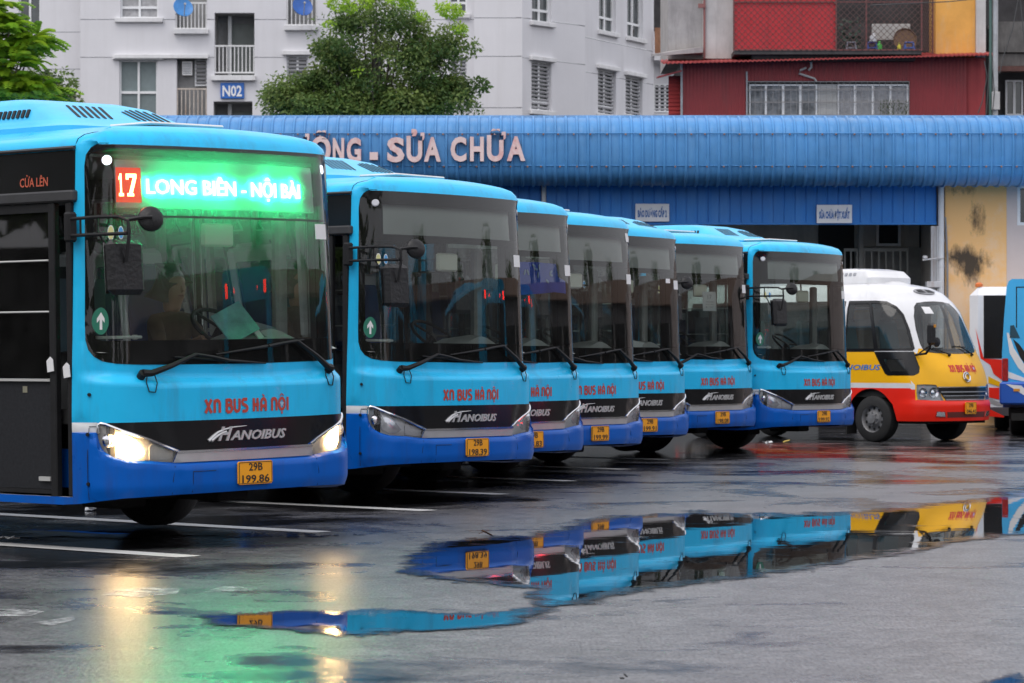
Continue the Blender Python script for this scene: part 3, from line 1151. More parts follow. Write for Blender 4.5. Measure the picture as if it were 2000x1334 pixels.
# upper storey
mb = MB()
mb.bx(qx(1307), qx(1377), YR + .55, YR + 5, qz(112), qz(-260))
mb.build('upper_wall', [M_CONC], red, False)
mb = MB()
mb.bx(qx(1374) + .01, qx(1436), YR + .35, YR + 5, qz(112), qz(-260))
mb.build('upper_wall', [M_CONC2], red, False)
mb = MB()
mb.add([(qx(1272), YR - .2, qz(108)), (qx(1372), YR - .2, qz(93)), (qx(1372), YR + .5, qz(88)), (qx(1310), YR + .5, qz(96)),
        (qx(1272), YR - .2, qz(111)), (qx(1372), YR - .2, qz(104)), (qx(1372), YR + .5, qz(104)), (qx(1310), YR + .5, qz(104))],
       [(0, 1, 2, 3), (0, 4, 5, 1), (1, 5, 6, 2), (0, 3, 7, 4), (7, 6, 5, 4)])
mb.build('canopy_slab', [M_CONC], red, False)
mb = MB()
mb.bx(qx(1375), qx(1379), YR + .28, YR + .34, qz(112), qz(-100))
mb.bx(qx(1365), qx(1379), YR + .24, YR + .34, qz(13), qz(5))
mb.build('drain_pipe', [pm('dull_red_pipe', (.25, .10, .09), .6)], red, False)
mb = MB()
mb.bx(qx(1830), qx(1908), YR + .3, YR + 5, qz(112), qz(-260))
mb.build('upper_wall', [M_ORANGE], red, False)
mb = MB()
mb.bx(qx(1908) + .004, qx(1927), YR + .15, YR + 5, qz(110), qz(-260))
mb.build('upper_wall', [M_CONC2], red, False)
mb = MB()
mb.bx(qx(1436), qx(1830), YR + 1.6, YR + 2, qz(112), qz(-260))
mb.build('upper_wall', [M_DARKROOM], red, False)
# caged balcony
YC = YR - .75
cx_ = lambda px: (px - 1000) / FPX * YC
cz_ = lambda py: HC + (HY - py) / FPX * YC
mb = MB()
mb.bx(cx_(1434), cx_(1800), YC, YR + 1.6, cz_(106), cz_(98))
mb.bx(cx_(1470), cx_(1790), YC + .25, YR + 1.6, cz_(116), cz_(106) - .003)
mb.build('balcony_slab', [pm('black_stained_slab', (.05, .045, .045), .9, var=.3)], red, False)
mb = MB()
mb.bx(cx_(1434), cx_(1633), YC + .05, YC + .09, cz_(97), cz_(-120))
for px in (1500, 1566):
    mb.bx(cx_(px) - .012, cx_(px) + .012, YC + .035, YC + .052, cz_(97), cz_(-120))
mb.build('red_panel', [M_REDSHEET], red, False)
mb = MB()
fx0, fx1, fz0, fz1 = cx_(1433), cx_(1800), cz_(99), cz_(-120)
for x in (fx0, cx_(1633), cx_(1692), fx1):
    mb.bx(x - .02, x + .02, YC - .02, YC + .02, fz0, fz1)
for z in (fz0 + .02, cz_(4)):
    mb.bx(fx0, fx1, YC - .018, YC + .018, z - .018, z + .018)
mb.bx(cx_(1832) - .02, cx_(1832) + .02, YR + .27, YR + .3, fz0, fz1)
mb.build('cage_frame', [pm('red_brown_frame', (.16, .05, .045), .6, var=.2)], red, False)


def lattice(p0, p1, z0, z1, cell, parent):
    """Diamond wire lattice between two upright lines, wires of real thickness joined as one part."""
    mb = MB()
    a = Vector((p0[0], p0[1], 0))
    d = Vector((p1[0] - p0[0], p1[1] - p0[1], 0))
    ln = d.length
    d.normalize()
    h = z1 - z0
    for sg in (1, -1):
        s = -h
        while s < ln + h:
            u0, w0, u1, w1 = (s, z0, s + h, z1) if sg > 0 else (s, z1, s + h, z0)
            if u1 > 0 and u0 < ln:
                k = (w1 - w0) / (u1 - u0)
                if u0 < 0:
                    w0, u0 = w0 - k * u0, 0
                if u1 > ln:
                    w1, u1 = w1 - k * (u1 - ln), ln
                q0, q1 = a + d * u0, a + d * u1
                mb.tube([(q0.x, q0.y + .004 * sg, w0), (q1.x, q1.y + .004 * sg, w1)], .0075, 4, 0, False)
            s += cell
    o = mb.build('wire_lattice', [M_WIRE], parent, False)
    o['kind'] = 'stuff'
    return o


lattice((fx0, YC - .025), (fx1, YC - .025), fz0, cz_(-25), .175, red)
lattice((fx1, YC - .02), (cx_(1832), YR + .28), fz0, cz_(-25), .175, red)
mb = MB()
mb.tube([(qx(1583), YR - .12, qz(122)), (qx(1584), YR - .12, qz(132)), (qx(1578), YR - .12, qz(138))], .035, 8)
mb.tube([(qx(1574), YR - .1, qz(133)), (qx(1562), YR - .1, qz(138)), (qx(1560), YR - .1, qz(144)), (qx(1575), YR - .1, qz(149)), (qx(1590), YR - .1, qz(154)), (qx(1594), YR - .1, qz(160))], .03, 8)
mb.build('bent_pipe', [pm('grey_plastic_pipe', (.5, .48, .47), .5)], red)


# things standing on the caged balcony
def stool(px, mat, label):
    t = thing('plastic_stool', label, 'stool', (cx_(px), YC + .5, cz_(98)))
    mb = MB()
    mb.bx(-.13, .13, -.13, .13, .25, .28, 0, .01)
    mb.build('seat', [mat], t, False)
    for sx in (-1, 1):
        for sy in (-1, 1):
            mb = MB()
            mb.tube([(sx * .15, sy * .15, 0), (sx * .11, sy * .11, .25)], .018, 6)
            mb.build('leg', [mat], t)
    mb = MB()
    for s in (-1, 1):
        mb.bx(-.12, .12, s * .125 - .008, s * .125 + .008, .10, .13)
        mb.bx(s * .125 - .008, s * .125 + .008, -.12, .12, .10, .13)
    mb.build('stretcher', [mat], t, False)
    return t


stool(1666, pm('grey_plastic', (.25, .25, .29), .4), 'grey plastic stool beside the red panel in the caged balcony')
stool(1707, pm('blue_plastic', (.03, .07, .32), .4), 'blue plastic stool under the white kettle in the caged balcony')
stool(1780, pm('bright_blue_plastic', (.04, .12, .45), .4), 'blue plastic stool at the far end of the caged balcony')


def bottle(px, col, h, label, name='plastic_bottle', cat='bottle', dz=0.0, r=.05):
    t = thing(name, label, cat, (cx_(px), YC + .42, cz_(98) + dz))
    mb = MB()
    mb.lathe([(0, 0), (r, 0), (r * 1.05, .03), (r, h * .65), (r * .4, h * .82), (r * .35, h * .9)], n=14)
    mb.build('body', [pm(label[:20], col, .35)], t)
    mb = MB()
    mb.lathe([(r * .45, h * .9), (r * .45, h), (0, h)], n=10)
    mb.build('cap', [pm('cap_' + label[:12], tuple(min(1, c * 1.5 + .02) for c in col), .4)], t)


bottle(1721, (.06, .42, .06), .30, 'green detergent bottle on the caged balcony floor', r=.08)
bottle(1760, (.55, .48, .03), .26, 'yellow detergent bottle on the caged balcony floor', r=.055)
bottle(1709, (.62, .62, .62), .24, 'white kettle on the blue stool in the caged balcony', 'kettle', 'kettle', .285, .10)
mb = MB()
mb.bx(cx_(1712), cx_(1788), YC + 1.1, YC + 1.16, cz_(70), cz_(38), 0, .01)
tag(mb.build('leaning_board', [pm('pale_board', (.42, .40, .37), .8, var=.1)], None, False), 'pale board leaning at the back of the caged balcony', 'board')
t = thing('wicker_basket', 'round brown wicker tray leaning in the caged balcony', 'basket', (cx_(1775), YC + .85, cz_(72)), (R(80), 0, 0))
mb = MB()
mb.lathe([(0, 0), (.30, .02), (.33, .07), (.34, .07), (.31, -.01), (0, -.02)], n=24)
mb.build('tray', [pm('brown_wicker', (.16, .09, .05), .8, var=.3, vscale=20, bump=.4, bscale=60)], t)
mb = MB()
for k in range(120):
    x, z, s = cx_(random.uniform(1650, 1690)), cz_(random.uniform(98, 30)), random.uniform(.04, .09)
    y = YC + random.uniform(.7, 1.2)
    a_ = random.uniform(0, 6.28)
    mb.add([(x, y, z), (x + s * math.cos(a_), y + .03, z + s * math.sin(a_)), (x + s * 1.6 * math.cos(a_ + .5), y, z + s * 1.6 * math.sin(a_ + .5)), (x + s * math.cos(a_ + 1), y - .03, z + s * math.sin(a_ + 1))], [(0, 1, 2, 3)])
tag(mb.build('potted_plant', [pm('dim_leaf', (.04, .07, .05), .6, var=.3, vscale=9)], None, False), 'dark leafy plant behind the lattice of the caged balcony', 'plant')
mb = MB()
for k in range(160):
    x, z, s = qx(random.uniform(1718, 1772)), qz(random.uniform(226, 198)), random.uniform(.05, .12)
    y = YR - random.uniform(.0, .04)
    a_ = random.uniform(.6, 2.5)
    w_ = .012
    mb.add([(x - w_, y, z), (x + w_, y, z), (x + s * math.cos(a_), y - .03, z + s * math.sin(a_))], [(0, 1, 2)])
tag(mb.build('window_plant', [pm('window_leaf', (.10, .12, .06), .6, var=.4, vscale=9)], None, False), 'spiky green plant behind the bars of the right hand red house window', 'plant')

# dark house, pole and cables at the right edge
dk = thing('grey_house', 'soot stained grey house with a dark balcony at the right edge', 'building', (0, 0, 0))
YD = 88.0
dx_ = lambda px: (px - 1000) / FPX * YD
dz_ = lambda py: HC + (HY - py) / FPX * YD
mb = MB()
mb.bx(dx_(1940), dx_(2120), YD, YD + .3, dz_(102), dz_(42))
mb.bx(dx_(1940), dx_(2120), YD + .1, YD + .5, dz_(128), dz_(104))
mb.build('balcony_wall', [pm('sooty_concrete', (.12, .115, .11), .9, var=.35, vscale=1.5, streak=((.30, .28, .27), .5, 3, .6))], dk, False)
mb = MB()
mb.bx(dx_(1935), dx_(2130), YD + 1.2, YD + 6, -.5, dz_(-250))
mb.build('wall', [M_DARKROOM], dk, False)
mb = MB()
mb.bx(dx_(1945), dx_(2120), YD - .3, YD + .1, dz_(141), dz_(131))
mb.build('awning', [pm('brown_awning', (.13, .06, .05), .8, var=.3)], dk, False)
mb = MB()
mb.bx(dx_(1942), dx_(2120), YD + .2, YD + 1.2, dz_(42) - .1, dz_(42))
mb.build('parapet', [M_CONC], dk, False)
window(Matrix.Translation((0, YD + .9, 0)), dk, dx_(1975), dx_(2010), dz_(220), dz_(150), 1, [], M_DARKPANE)
pl = thing('utility_pole', 'weathered grey pole with bundled cables beside the red house', 'pole', ((1943 - 1000) / FPX * 82, 82, 0))
mb = MB()
mb.tube([(0, 0, -.2), (0.02, 0, 14)], .075, 10)
mb.build('shaft', [pm('grey_pole', (.36, .36, .36), .6, var=.2)], pl)
mb = MB()
mb.tube([(-.13, -.02, 0), (-.12, -.02, 14)], .04, 8)
mb.build('conduit', [pm('green_conduit', (.06, .12, .10), .5)], pl)
mb = MB()
mb.bx(-.10, .12, -.14, -.075, HC + (HY - 215) / FPX * 82, HC + (HY - 180) / FPX * 82, 0, .01)
mb.build('meter_box', [M_CONC2], pl, False)
cb = MB()
ZP = lambda py: HC + (HY - py) / FPX * 82
XP = lambda px: (px - 1000) / FPX * 82
for pts in ([(1988, -10), (1975, 60), (1958, 110), (1950, 145)], [(1990, 0), (1998, 80), (2006, 150)], [(1920, 120), (1926, 150), (1916, 200), (1908, 222)], [(1930, 120), (1928, 170), (1924, 224)], [(1935, 122), (1940, 180), (1936, 224)],
            [(1700, 12), (1850, 5), (1960, -6)]):
    cb.tube([(XP(a), 81.8, ZP(b)) for a, b in pts], .014, 5)
tag(cb.build('cables', [pm('black_cable', (.05, .05, .05), .6)], None), 'loose grey cables hanging by the pole and the dark house', 'cable')

# ================================================================ repair garage
YG = 60.0
gar = thing('repair_garage', 'long repair garage with a curved blue roof edge and raised pink letters', 'building', (0, 0, 0))
hx = lambda px, Y=YG: (px - 1000) / FPX * Y
hz = lambda py, Y=YG: HC + (HY - py) / FPX * Y
prof = [(60.02, 4.87), (59.6, 4.81), (59.3, 4.81), (59.08, 4.86), (58.90, 4.98), (58.82, 5.18), (58.80, 5.42), (58.81, 5.68), (58.86, 5.88), (59.02, 6.04), (59.32, 6.14), (59.62, 6.185)]
fine = []
for i in range(len(prof) - 1):       # round the profile with a Catmull-Rom curve
    p_ = [np.array(prof[max(0, min(len(prof) - 1, i + k))]) for k in (-1, 0, 1, 2)]
    for t_ in (0, .25, .5, .75):
        fine.append(tuple(.5 * (2 * p_[1] + (p_[2] - p_[0]) * t_ + (2 * p_[0] - 5 * p_[1] + 4 * p_[2] - p_[3]) * t_ ** 2 + (3 * p_[1] - p_[0] - 3 * p_[2] + p_[3]) * t_ ** 3)))
prof = fine + [prof[-1]]
pn = []
for i in range(len(prof)):
    a, b = prof[max(0, i - 1)], prof[min(len(prof) - 1, i + 1)]
    d = Vector((b[0] - a[0], b[1] - a[1])).normalized()
    pn.append((-d.y, d.x))
V, F = [], []
xs = []
x = -13.0
k = 0
while x < 15:
    big_ = 1.35 if k % 2 == 0 else .22
    xs += [(x, 0), (x + .018, .024 * big_), (x + .05, .024 * big_), (x + .068, 0)]
    x += .107 * 2 if False else .108
    k += 1
nP = len(prof)
for xx, o in xs:
    for (y, z), (ny, nz) in zip(prof, pn):
        V.append((xx, y - abs(ny) * o, z + nz * o))
for i in range(len(xs) - 1):
    for j in range(nP - 1):
        a = i * nP + j
        F.append((a, a + nP, a + nP + 1, a + 1))
mesh_obj('curved_roof_edge', V, F, [M_ROOFBLUE], None, gar, True, 24)
mb = MB()
mb.bx(-13, 15, 59.52, 60.5, 6.175, 6.215, 0)
for k in range(14):
    mb.bx(-13 + k * 2.0 + random.uniform(-.2, .2), -11.4 + k * 2.0, 59.50, 59.519, 6.16, 6.215, 0)
mb.build('roof_flashing', [M_FLASH], gar, False)
for z_ in (5.80, 5.16):       # laps between the bent sheets, with their screws
    mb = MB()
    mb.tube([(-13, 58.793 if z_ > 5.5 else 58.815, z_), (15, 58.793 if z_ > 5.5 else 58.815, z_)], .011, 4)
    lap = mb.build('sheet_lap', [M_ROOFBLUE], gar, False)
    mb = MB()
    for k in range(86):
        x = -13 + .324 * k + random.uniform(-.04, .04)
        mb.lathe([(.0, -.03), (.017, -.028), (.02, 0)], (x, 58.785 if z_ > 5.5 else 58.805, z_ - .02), 'Y', 6)
    so_ = mb.build('screw', [M_RUST], lap, False)
    so_['kind'] = 'stuff'
mb = MB()
mb.bx(-13, 15, 60.5, 78, 6.1, 6.16, 0)
mb.build('roof', [M_ROOFBLUE], gar, False)


def panel(x0, x1, z0, z1, parent):
    V, F = [], []
    x = x0
    cols = []
    while x < x1 - .02:
        cols += [(x, 0), (x + .19, 0), (x + .197, .014), (x + .212, .014)]
        x += .219
    cols.append((x1, 0))
    for xx, o in cols:
        xx = min(xx, x1)
        V += [(xx, YG + o, z0), (xx, YG + o, z1)]
    F = [(2 * i, 2 * i + 2, 2 * i + 3, 2 * i + 1) for i in range(len(cols) - 1)]
    mb = MB()
    mb.add(V, F)
    mb.bx(x0, x1, YG + .02, YG + .06, z0, z1)
    mb.bx(x0, x1, YG - .02, YG + .08, z0 - .05, z0 - .003)
    return mb.build('blue_cladding', [M_DKBLUE], parent, False)


panel(-13, hx(1057), hz(434), 4.86, gar)
panel(hx(1067), hx(1829), hz(434), 4.86, gar)
mb = MB()
mb.bx(hx(1057) + .01, hx(1067) - .01, YG - .06, YG + .1, 0, 4.86, 0, .01)
mb.build('white_post', [M_TRIM], gar, False)
M_WSTEEL = pm('rust_flecked_white_steel', (.56, .57, .59), .5, var=.08, vscale=3, streak=((.30, .14, .07), .7, 7, .9))
mb = MB()
xc0, xc1 = hx(1818), hx(1831)
mb.bx(xc0, xc1, YG - .01, YG + .01, 0, hz(436) - .06)
mb.bx(xc0, xc0 + .02, YG - .09, YG + .09, 0, hz(436) - .06)
mb.bx(xc1 - .02, xc1, YG - .09, YG + .09, 0, hz(436) - .06)
mb.bx(xc0 - .1, xc1 + .1, YG - .14, YG + .14, hz(562), hz(550), 0, .01)
mb.build('steel_column', [M_WSTEEL], gar, False)
mb = MB()
mb.tube([(hx(1837), YG - .08, 0), (hx(1837), YG - .08, 4.84)], .062, 12)
for py in (470, 520):
    mb.lathe([(.07, -.02), (.07, .02)], (hx(1837), YG - .08, hz(py)), n=12)
mb.build('downpipe', [pm('white_plastic_pipe', (.62, .64, .67), .4, var=.06)], gar)
mb = MB()
mb.tube([(hx(1797), YG - .4, hz(509)), (hx(1830), YG - .16, hz(505)), (hx(1842), YG - .12, hz(505))], .018, 6)
mb.lathe([(.0, -.03), (.05, -.02), (.05, .03), (0, .04)], (hx(1802), YG - .36, hz(504)), n=10)
mb.build('bracket_lamp', [M_WSTEEL], gar)
mb = MB()
mb.tube([(hx(1846), YG - .03, hz(424)), (hx(1850), YG - .03, hz(500)), (hx(1850), YG - .03, 0)], .02, 6)
mb.build('conduit', [M_GREYSTEEL], gar)
wall('end_wall', Matrix.Translation((0, YG, 0)), hx(1846), hx(1966), -.2, 4.86, [], [M_OCHRE, M_OCHRE], gar)
wp = (hx(1987), hx(2060), hz(440), hz(362))
wall('end_wall', Matrix.Translation((0, YG + .01, 0)), hx(1966) + .003, 34, -.2, 4.86, [wp], [M_PINKWALL, M_PINKWALL], gar)
window(Matrix.Translation((0, YG + .01, 0)), gar, *wp, 1, pane=M_DARKPANE, depth=.02, fw=.06)
# inside
YB = 63.6
bx_ = lambda px: (px - 1000) / FPX * YB
bz_ = lambda py: HC + (HY - py) / FPX * YB
mb = MB()
mb.bx(-13, 12, YB, YB + .2, bz_(482), 6.1, 0)
mb.bx(-13, 12, YB - .02, YB + .2, -.2, bz_(482) - .003, 1)
mb.build('back_wall', [M_GARWALL, M_WAINSCOT], gar, False)
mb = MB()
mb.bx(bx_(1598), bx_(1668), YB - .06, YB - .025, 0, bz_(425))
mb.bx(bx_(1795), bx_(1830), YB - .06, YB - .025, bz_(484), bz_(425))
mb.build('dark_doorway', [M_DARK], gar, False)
window(Matrix.Translation((0, YB - .2, 0)), gar, bx_(1710), bx_(1758), bz_(481), bz_(425), 0, pane=M_DARK, depth=.1)
mb = MB()
mb.bx(bx_(1668), bx_(1677), YB - .9, YB - .75, 0, 6.1)
mb.build('inner_post', [pm('grey_inner_post', (.34, .34, .33), .7)], gar, False)
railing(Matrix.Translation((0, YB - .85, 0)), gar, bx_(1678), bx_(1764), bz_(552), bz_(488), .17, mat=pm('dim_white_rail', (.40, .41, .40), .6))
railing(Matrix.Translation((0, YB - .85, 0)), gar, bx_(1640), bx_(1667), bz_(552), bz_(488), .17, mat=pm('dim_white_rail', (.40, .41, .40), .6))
for a in (-13, hx(1846)):
    mb = MB()
    mb.bx(a, a + .2, YG + .3, YB, -.1, 6.1)
    mb.build('side_wall', [M_GARWALL], gar, False)
for k in range(6):
    mb = MB()
    mb.bx(-12.5 + k * 4.2, -12.35 + k * 4.2, YG + .3, YB, 5.2, 5.45)
    mb.build('roof_beam', [M_GREYSTEEL], gar, False)
lm = thing('hanging_lamp', 'dim pale lamp hanging under the blue cladding', 'lamp', (hx(1533, 60.6), 60.6, hz(436, 60.6)))
mb = MB()
mb.lathe([(0, -.05), (.10, -.04), (.14, .02), (.05, .06), (.03, .12)], n=16)
mb.build('shade', [pm('pale_lamp_shade', (.62, .60, .42), .5)], lm)
mb = MB()
mb.tube([(0, 0, .1), (0, 0, .9)], .01, 5)
mb.build('cord', [M_DARK], lm)

# raised letters on the curved edge
letters = [('B', 408, 440), ('Ả', 443, 478), ('O', 481, 515), ('D', 533, 565), ('Ư', 568, 604), ('Ỡ', 607, 646), ('N', 650, 672), ('G', 677, 705), ('-', 722, 738), ('S', 756, 790), ('Ử', 794, 829), ('A', 828, 861),
           ('C', 880, 911), ('H', 918, 945), ('Ữ', 951, 988), ('A', 990, 1026)]
YL = 58.70
for ch_, p0, p1 in letters:
    V, F = text_data(ch_, .040, .05, 0, 1, 3)
    a, b = V[:, 0].min(), V[:, 0].max()
    x0, x1 = hx(p0, YL), hx(p1, YL)
    z0, z1 = hz(314 - 2.5 * (p0 - 750) / 270, YL), hz(265 - 2.5 * (p0 - 750) / 270, YL)
    sz = (z1 - z0) / (CAP + .05)
    if ch_ == '-':
        sz *= 1.4
        z0 -= .10
    Q = [(x0 + (v[0] - a) / (b - a) * (x1 - x0), YL + (.0 if v[2] > 0 else .09), z0 + v[1] * sz) for v in V]
    mi = []
    for f in F:
        ys = {round(Q[i][1], 3) for i in f}
        mi.append(0 if ys == {round(YL, 3)} else 1)
    mesh_obj('sign_letter', Q, F, [M_LETTER, M_LETTERSIDE], mi, gar, False)

M_SIGNW = pm('white_banner', (.70, .71, .74), .5, var=.04, vscale=3)
M_SIGNB = pm('faded_blue_print', (.045, .14, .40), .5, var=.15, vscale=9)
for txt, r, lab in (('BẢO DƯỠNG CẤP 2', (1241, 398, 1307, 433), 'white board lettered in blue on the cladding nearer the raised letters'),
                    ('SỬA CHỮA ĐỘT XUẤT', (1595, 400, 1664, 436), 'white board lettered in blue on the cladding next to the steel column')):
    Y = YG - .06
    t = thing('notice_board', lab, 'sign', (hx(r[0], Y), Y, hz(r[3], Y)))
    w, h = hx(r[2], Y) - hx(r[0], Y), hz(r[1], Y) - hz(r[3], Y)
    mb = MB()
    mb.bx(0, w, -.02, .025, 0, h, 0, .006)
    mb.build('board', [M_SIGNW], t, False)
    text_on('lettering', txt, lambda a, b, o: (a, -.02 - o, b), w * .07, w * .93, h * .27, h * .64, M_SIGNB, t, bold=.05, depth=.003, off=.002)


# ================================================================ trees
def leaf_mat(name, col, var=.35):
    if name in MATS:
        return MATS[name]
    m = pm(name, col, .5, var=var, vscale=2.5, spec=.3)
    N, L = m.node_tree.nodes, m.node_tree.links
    bs = N['Principled BSDF']
    out = N['Material Output']
    tl = N.new('ShaderNodeBsdfTranslucent')
    src = bs.inputs['Base Color'].links[0].from_socket
    L.new(src, tl.inputs['Color'])
    mx = N.new('ShaderNodeMixShader')
    mx.inputs['Fac'].default_value = .40
    L.new(bs.outputs[0], mx.inputs[1])
    L.new(tl.outputs[0], mx.inputs[2])
    L.new(mx.outputs[0], out.inputs['Surface'])
    return m


def tree(name, label, X, Y, z0, crown, nclump, nleaf, size, mats, tips=(), bright=None, seed=3, lobes=()):
    """Trunk with limbs; crown of leaf-sized faces gathered in clumps, with gaps between them."""
    g = np.random.default_rng(seed)
    t = thing(name, label, 'tree', (X, Y, 0))
    mb = MB()
    cx, cz, rx_, ry, rz_ = crown
    mb.tube([(0, 0, -.2), (.05, 0, z0 * .5), (-.05, .05, z0), (0, 0, cz)], [.20, .16, .13, .07], 9)
    C = []
    for k in range(nclump):
        while True:
            p = g.uniform(-1, 1, 3)
            q = np.linalg.norm(p)
            if .25 < q < 1.0:
                break
        p = p * (.55 + .45 * g.random()) / max(q, .4) * q ** .3
        C.append((cx + p[0] * rx_, p[1] * ry, cz + p[2] * rz_, .30 + .30 * g.random()))
    for L_ in lobes:
        for k in range(L_[5]):
            p = g.normal(0, .5, 3)
            C.append((L_[0] + p[0] * L_[2], L_[1] + p[1] * L_[3], L_[4] + p[2] * L_[3], .26 + .2 * g.random()))
    for c in C[::3]:
        mb.tube([(0, 0, z0 + (c[2] - z0) * .25), (c[0] * .5, c[1] * .5, z0 + (c[2] - z0) * .62), c[:3]], [.06, .035, .012], 5)
    mb.build('trunk', [pm('grey_bark', (.10, .08, .065), .9, var=.3, vscale=8, bump=.4)], t)
    V, F, mi = [], [], []

    def leaves(c, r, n, size, m):
        for _ in range(n):
            d = g.normal(0, 1, 3)
            d /= np.linalg.norm(d)
            p = np.array(c) + d * r * (.45 + .6 * g.random()) * np.array((1, 1, .8))
            u = g.normal(0, 1, 3) * .7 + np.array((d[0], d[1], -.5))
            u /= np.linalg.norm(u)
            w = np.cross(u, g.normal(0, 1, 3) + np.array((0, 0, 1.2)))
            w /= max(1e-6, np.linalg.norm(w))
            s = size * (.7 + .6 * g.random())
            k = len(V)
            V.extend([p, p + u * s * .5 + w * s * .24, p + u * s, p + u * s * .5 - w * s * .24])
            F.append((k, k + 1, k + 2, k + 3))
            mi.append(m)

    for i, c in enumerate(C):
        leaves(c[:3], c[3] * g.uniform(.75, 1.35), int(nleaf * g.uniform(.5, 1.4)), size * g.uniform(.8, 1.25), int(g.integers(len(mats))))
    nm = len(mats)
    for x, y, z, r, n in tips:
        leaves((x, y, z), r, n, size * .9, nm)
    o = mesh_obj('crown', V, F, list(mats) + ([bright] if bright else []), mi, t, False)
    return t


M_LEAF = [leaf_mat('dark_green_leaf', (.090, .150, .038)), leaf_mat('mid_green_leaf', (.135, .205, .048)), leaf_mat('olive_green_leaf', (.170, .225, .058))]
M_TIP = leaf_mat('fresh_green_leaf', (.34, .50, .04), .25)
YT = 76.0
tx = lambda px: (px - 1000) / FPX * YT
tz = lambda py: HC + (HY - py) / FPX * YT
X0 = tx(735)
tips = [(tx(px) - X0, -1.75 + .2 * (i % 3), tz(py), r, n) for i, (px, py, r, n) in enumerate(((668, 18, .30, 320), (690, 30, .18, 100), (720, 16, .20, 120), (785, 8, .34, 380), (800, 22, .2, 160), (884, 34, .28, 320), (868, 30, .2, 120), (900, 68, .18, 160), (828, 42, .16, 90), (650, 60, .14, 60), (705, 150, .12, 20)))]
tree('broadleaf_tree', 'dense dark green tree with fresh yellow green tips above the garage roof', X0, YT, 5.0, (0.1, tz(105), 1.80, 1.5, 1.70), 84, 230, .11, M_LEAF, tips, M_TIP, 5,
     lobes=[(tx(548) - X0, 0, .5, .5, tz(208), 16), (tx(590) - X0, 0, .7, .5, tz(190), 22), (tx(640) - X0, 0, .6, .5, tz(170), 14), (tx(885) - X0, 0, .5, .5, tz(180), 18), (tx(870) - X0, 0, .4, .4, tz(90), 10), (tx(640) - X0, -.2, .4, .4, tz(100), 10),
            (tx(700) - X0, -.6, 1.2, .5, tz(222), 34), (tx(800) - X0, -.7, 1.1, .45, tz(216), 34), (tx(640) - X0, -.5, .8, .4, tz(215), 16)])


def frond_tree(name, label, X, Y, C, nf, mats, seed, flen=.5):
    """Tree with feathery compound leaves: each frond a curved stalk with paired leaflets."""
    g = np.random.default_rng(seed)
    t = thing(name, label, 'tree', (X, Y, 0))
    V, F, mi = [], [], []
    for (x, y, z, r) in C:
        for _ in range(nf):
            d = g.normal(0, 1, 3)
            d /= np.linalg.norm(d)
            d[2] = abs(d[2]) * .5
            b = np.array((x, y, z)) + d * r * g.random()
            a = np.array((d[0], d[1], .25 + .3 * g.random()))
            a /= np.linalg.norm(a)
            L_ = flen * (.7 + .5 * g.random())
            m = int(g.integers(len(mats)))
            side = np.cross(a, (0, 0, 1))
            side /= max(1e-6, np.linalg.norm(side))
            for k in range(9):
                s = (k + .6) / 9
                p = b + a * L_ * s + np.array((0, 0, -.55 * L_ * s * s))
                for sg in (-1, 1):
                    q = p + side * sg * L_ * .30 * (1 - .45 * s) + a * L_ * .10 - np.array((0, 0, .10 * L_))
                    w = a * L_ * .045
                    n = len(V)
                    V.extend([p - w, p + w, (p + q) / 2 + w * 1.5, q, (p + q) / 2 - w * 1.5])
                    F.append((n, n + 1, n + 2, n + 3, n + 4))
                    mi.append(m)
    mesh_obj('crown', V, F, mats, mi, t, False)
    mb = MB()
    zt = max(c[2] for c in C)
    mb.tube([(-.3, 0, -.2), (-.3, 0, zt * .55), (-.1, 0, zt)], [.16, .12, .05], 8)
    for c in C:
        mb.tube([(-.2, 0, zt * .6), (c[0] * .6, c[1] * .6, zt * .6 + (c[2] - zt * .6) * .6), c[:3]], [.05, .03, .012], 5)
    mb.build('trunk', [pm('grey_bark', (.10, .08, .065), .9)], t)
    return t


Y2 = 66.0
tx = lambda px: (px - 1000) / FPX * Y2
tz = lambda py: HC + (HY - py) / FPX * Y2
X2 = tx(-30)
C2 = [(tx(px) - X2, yy, tz(py), .42) for px, py, yy in ((a_ - 22, b_, c_) for a_, b_, c_ in ((10, 40, 0), (45, 60, -.3), (75, 95, 0), (30, 110, .3), (0, 90, 0), (60, 130, -.2), (20, 150, .2), (-10, 140, 0), (40, 170, 0), (10, 185, 0), (-20, 190, 0), (15, 10, 0), (-20, 30, 0), (-40, 100, 0), (-60, 60, 0), (85, 80, .2), (70, 165, .1), (95, 175, .2), (50, 188, -.2), (88, 190, 0), (25, 60, .2), (60, 100, .3)))]
frond_tree('feathery_tree', 'bright green tree with feathery leaves at the upper left edge', X2, Y2, C2, 40, [leaf_mat('bright_leaf', (.24, .42, .03)), leaf_mat('deep_green_leaf', (.15, .29, .025)), leaf_mat('yellow_leaf', (.36, .52, .04))], 9, .55)  # leaf greens differ at random from frond to frond
Y3 = 80.0
tx = lambda px: (px - 1000) / FPX * Y3
tz = lambda py: HC + (HY - py) / FPX * Y3
tree('bushy_tree', 'dull green bushy tree behind the feathery tree', tx(60), Y3, 4.0, (0, tz(215), 1.2, 1.0, .95), 40, 120, .14, M_LEAF[1:] + [leaf_mat('grey_green_leaf', (.07, .10, .045))], (), None, 8,
     lobes=[(tx(95) - tx(60), 0, .35, .4, tz(170), 10), (tx(110) - tx(60), 0, .3, .3, tz(195), 8)])

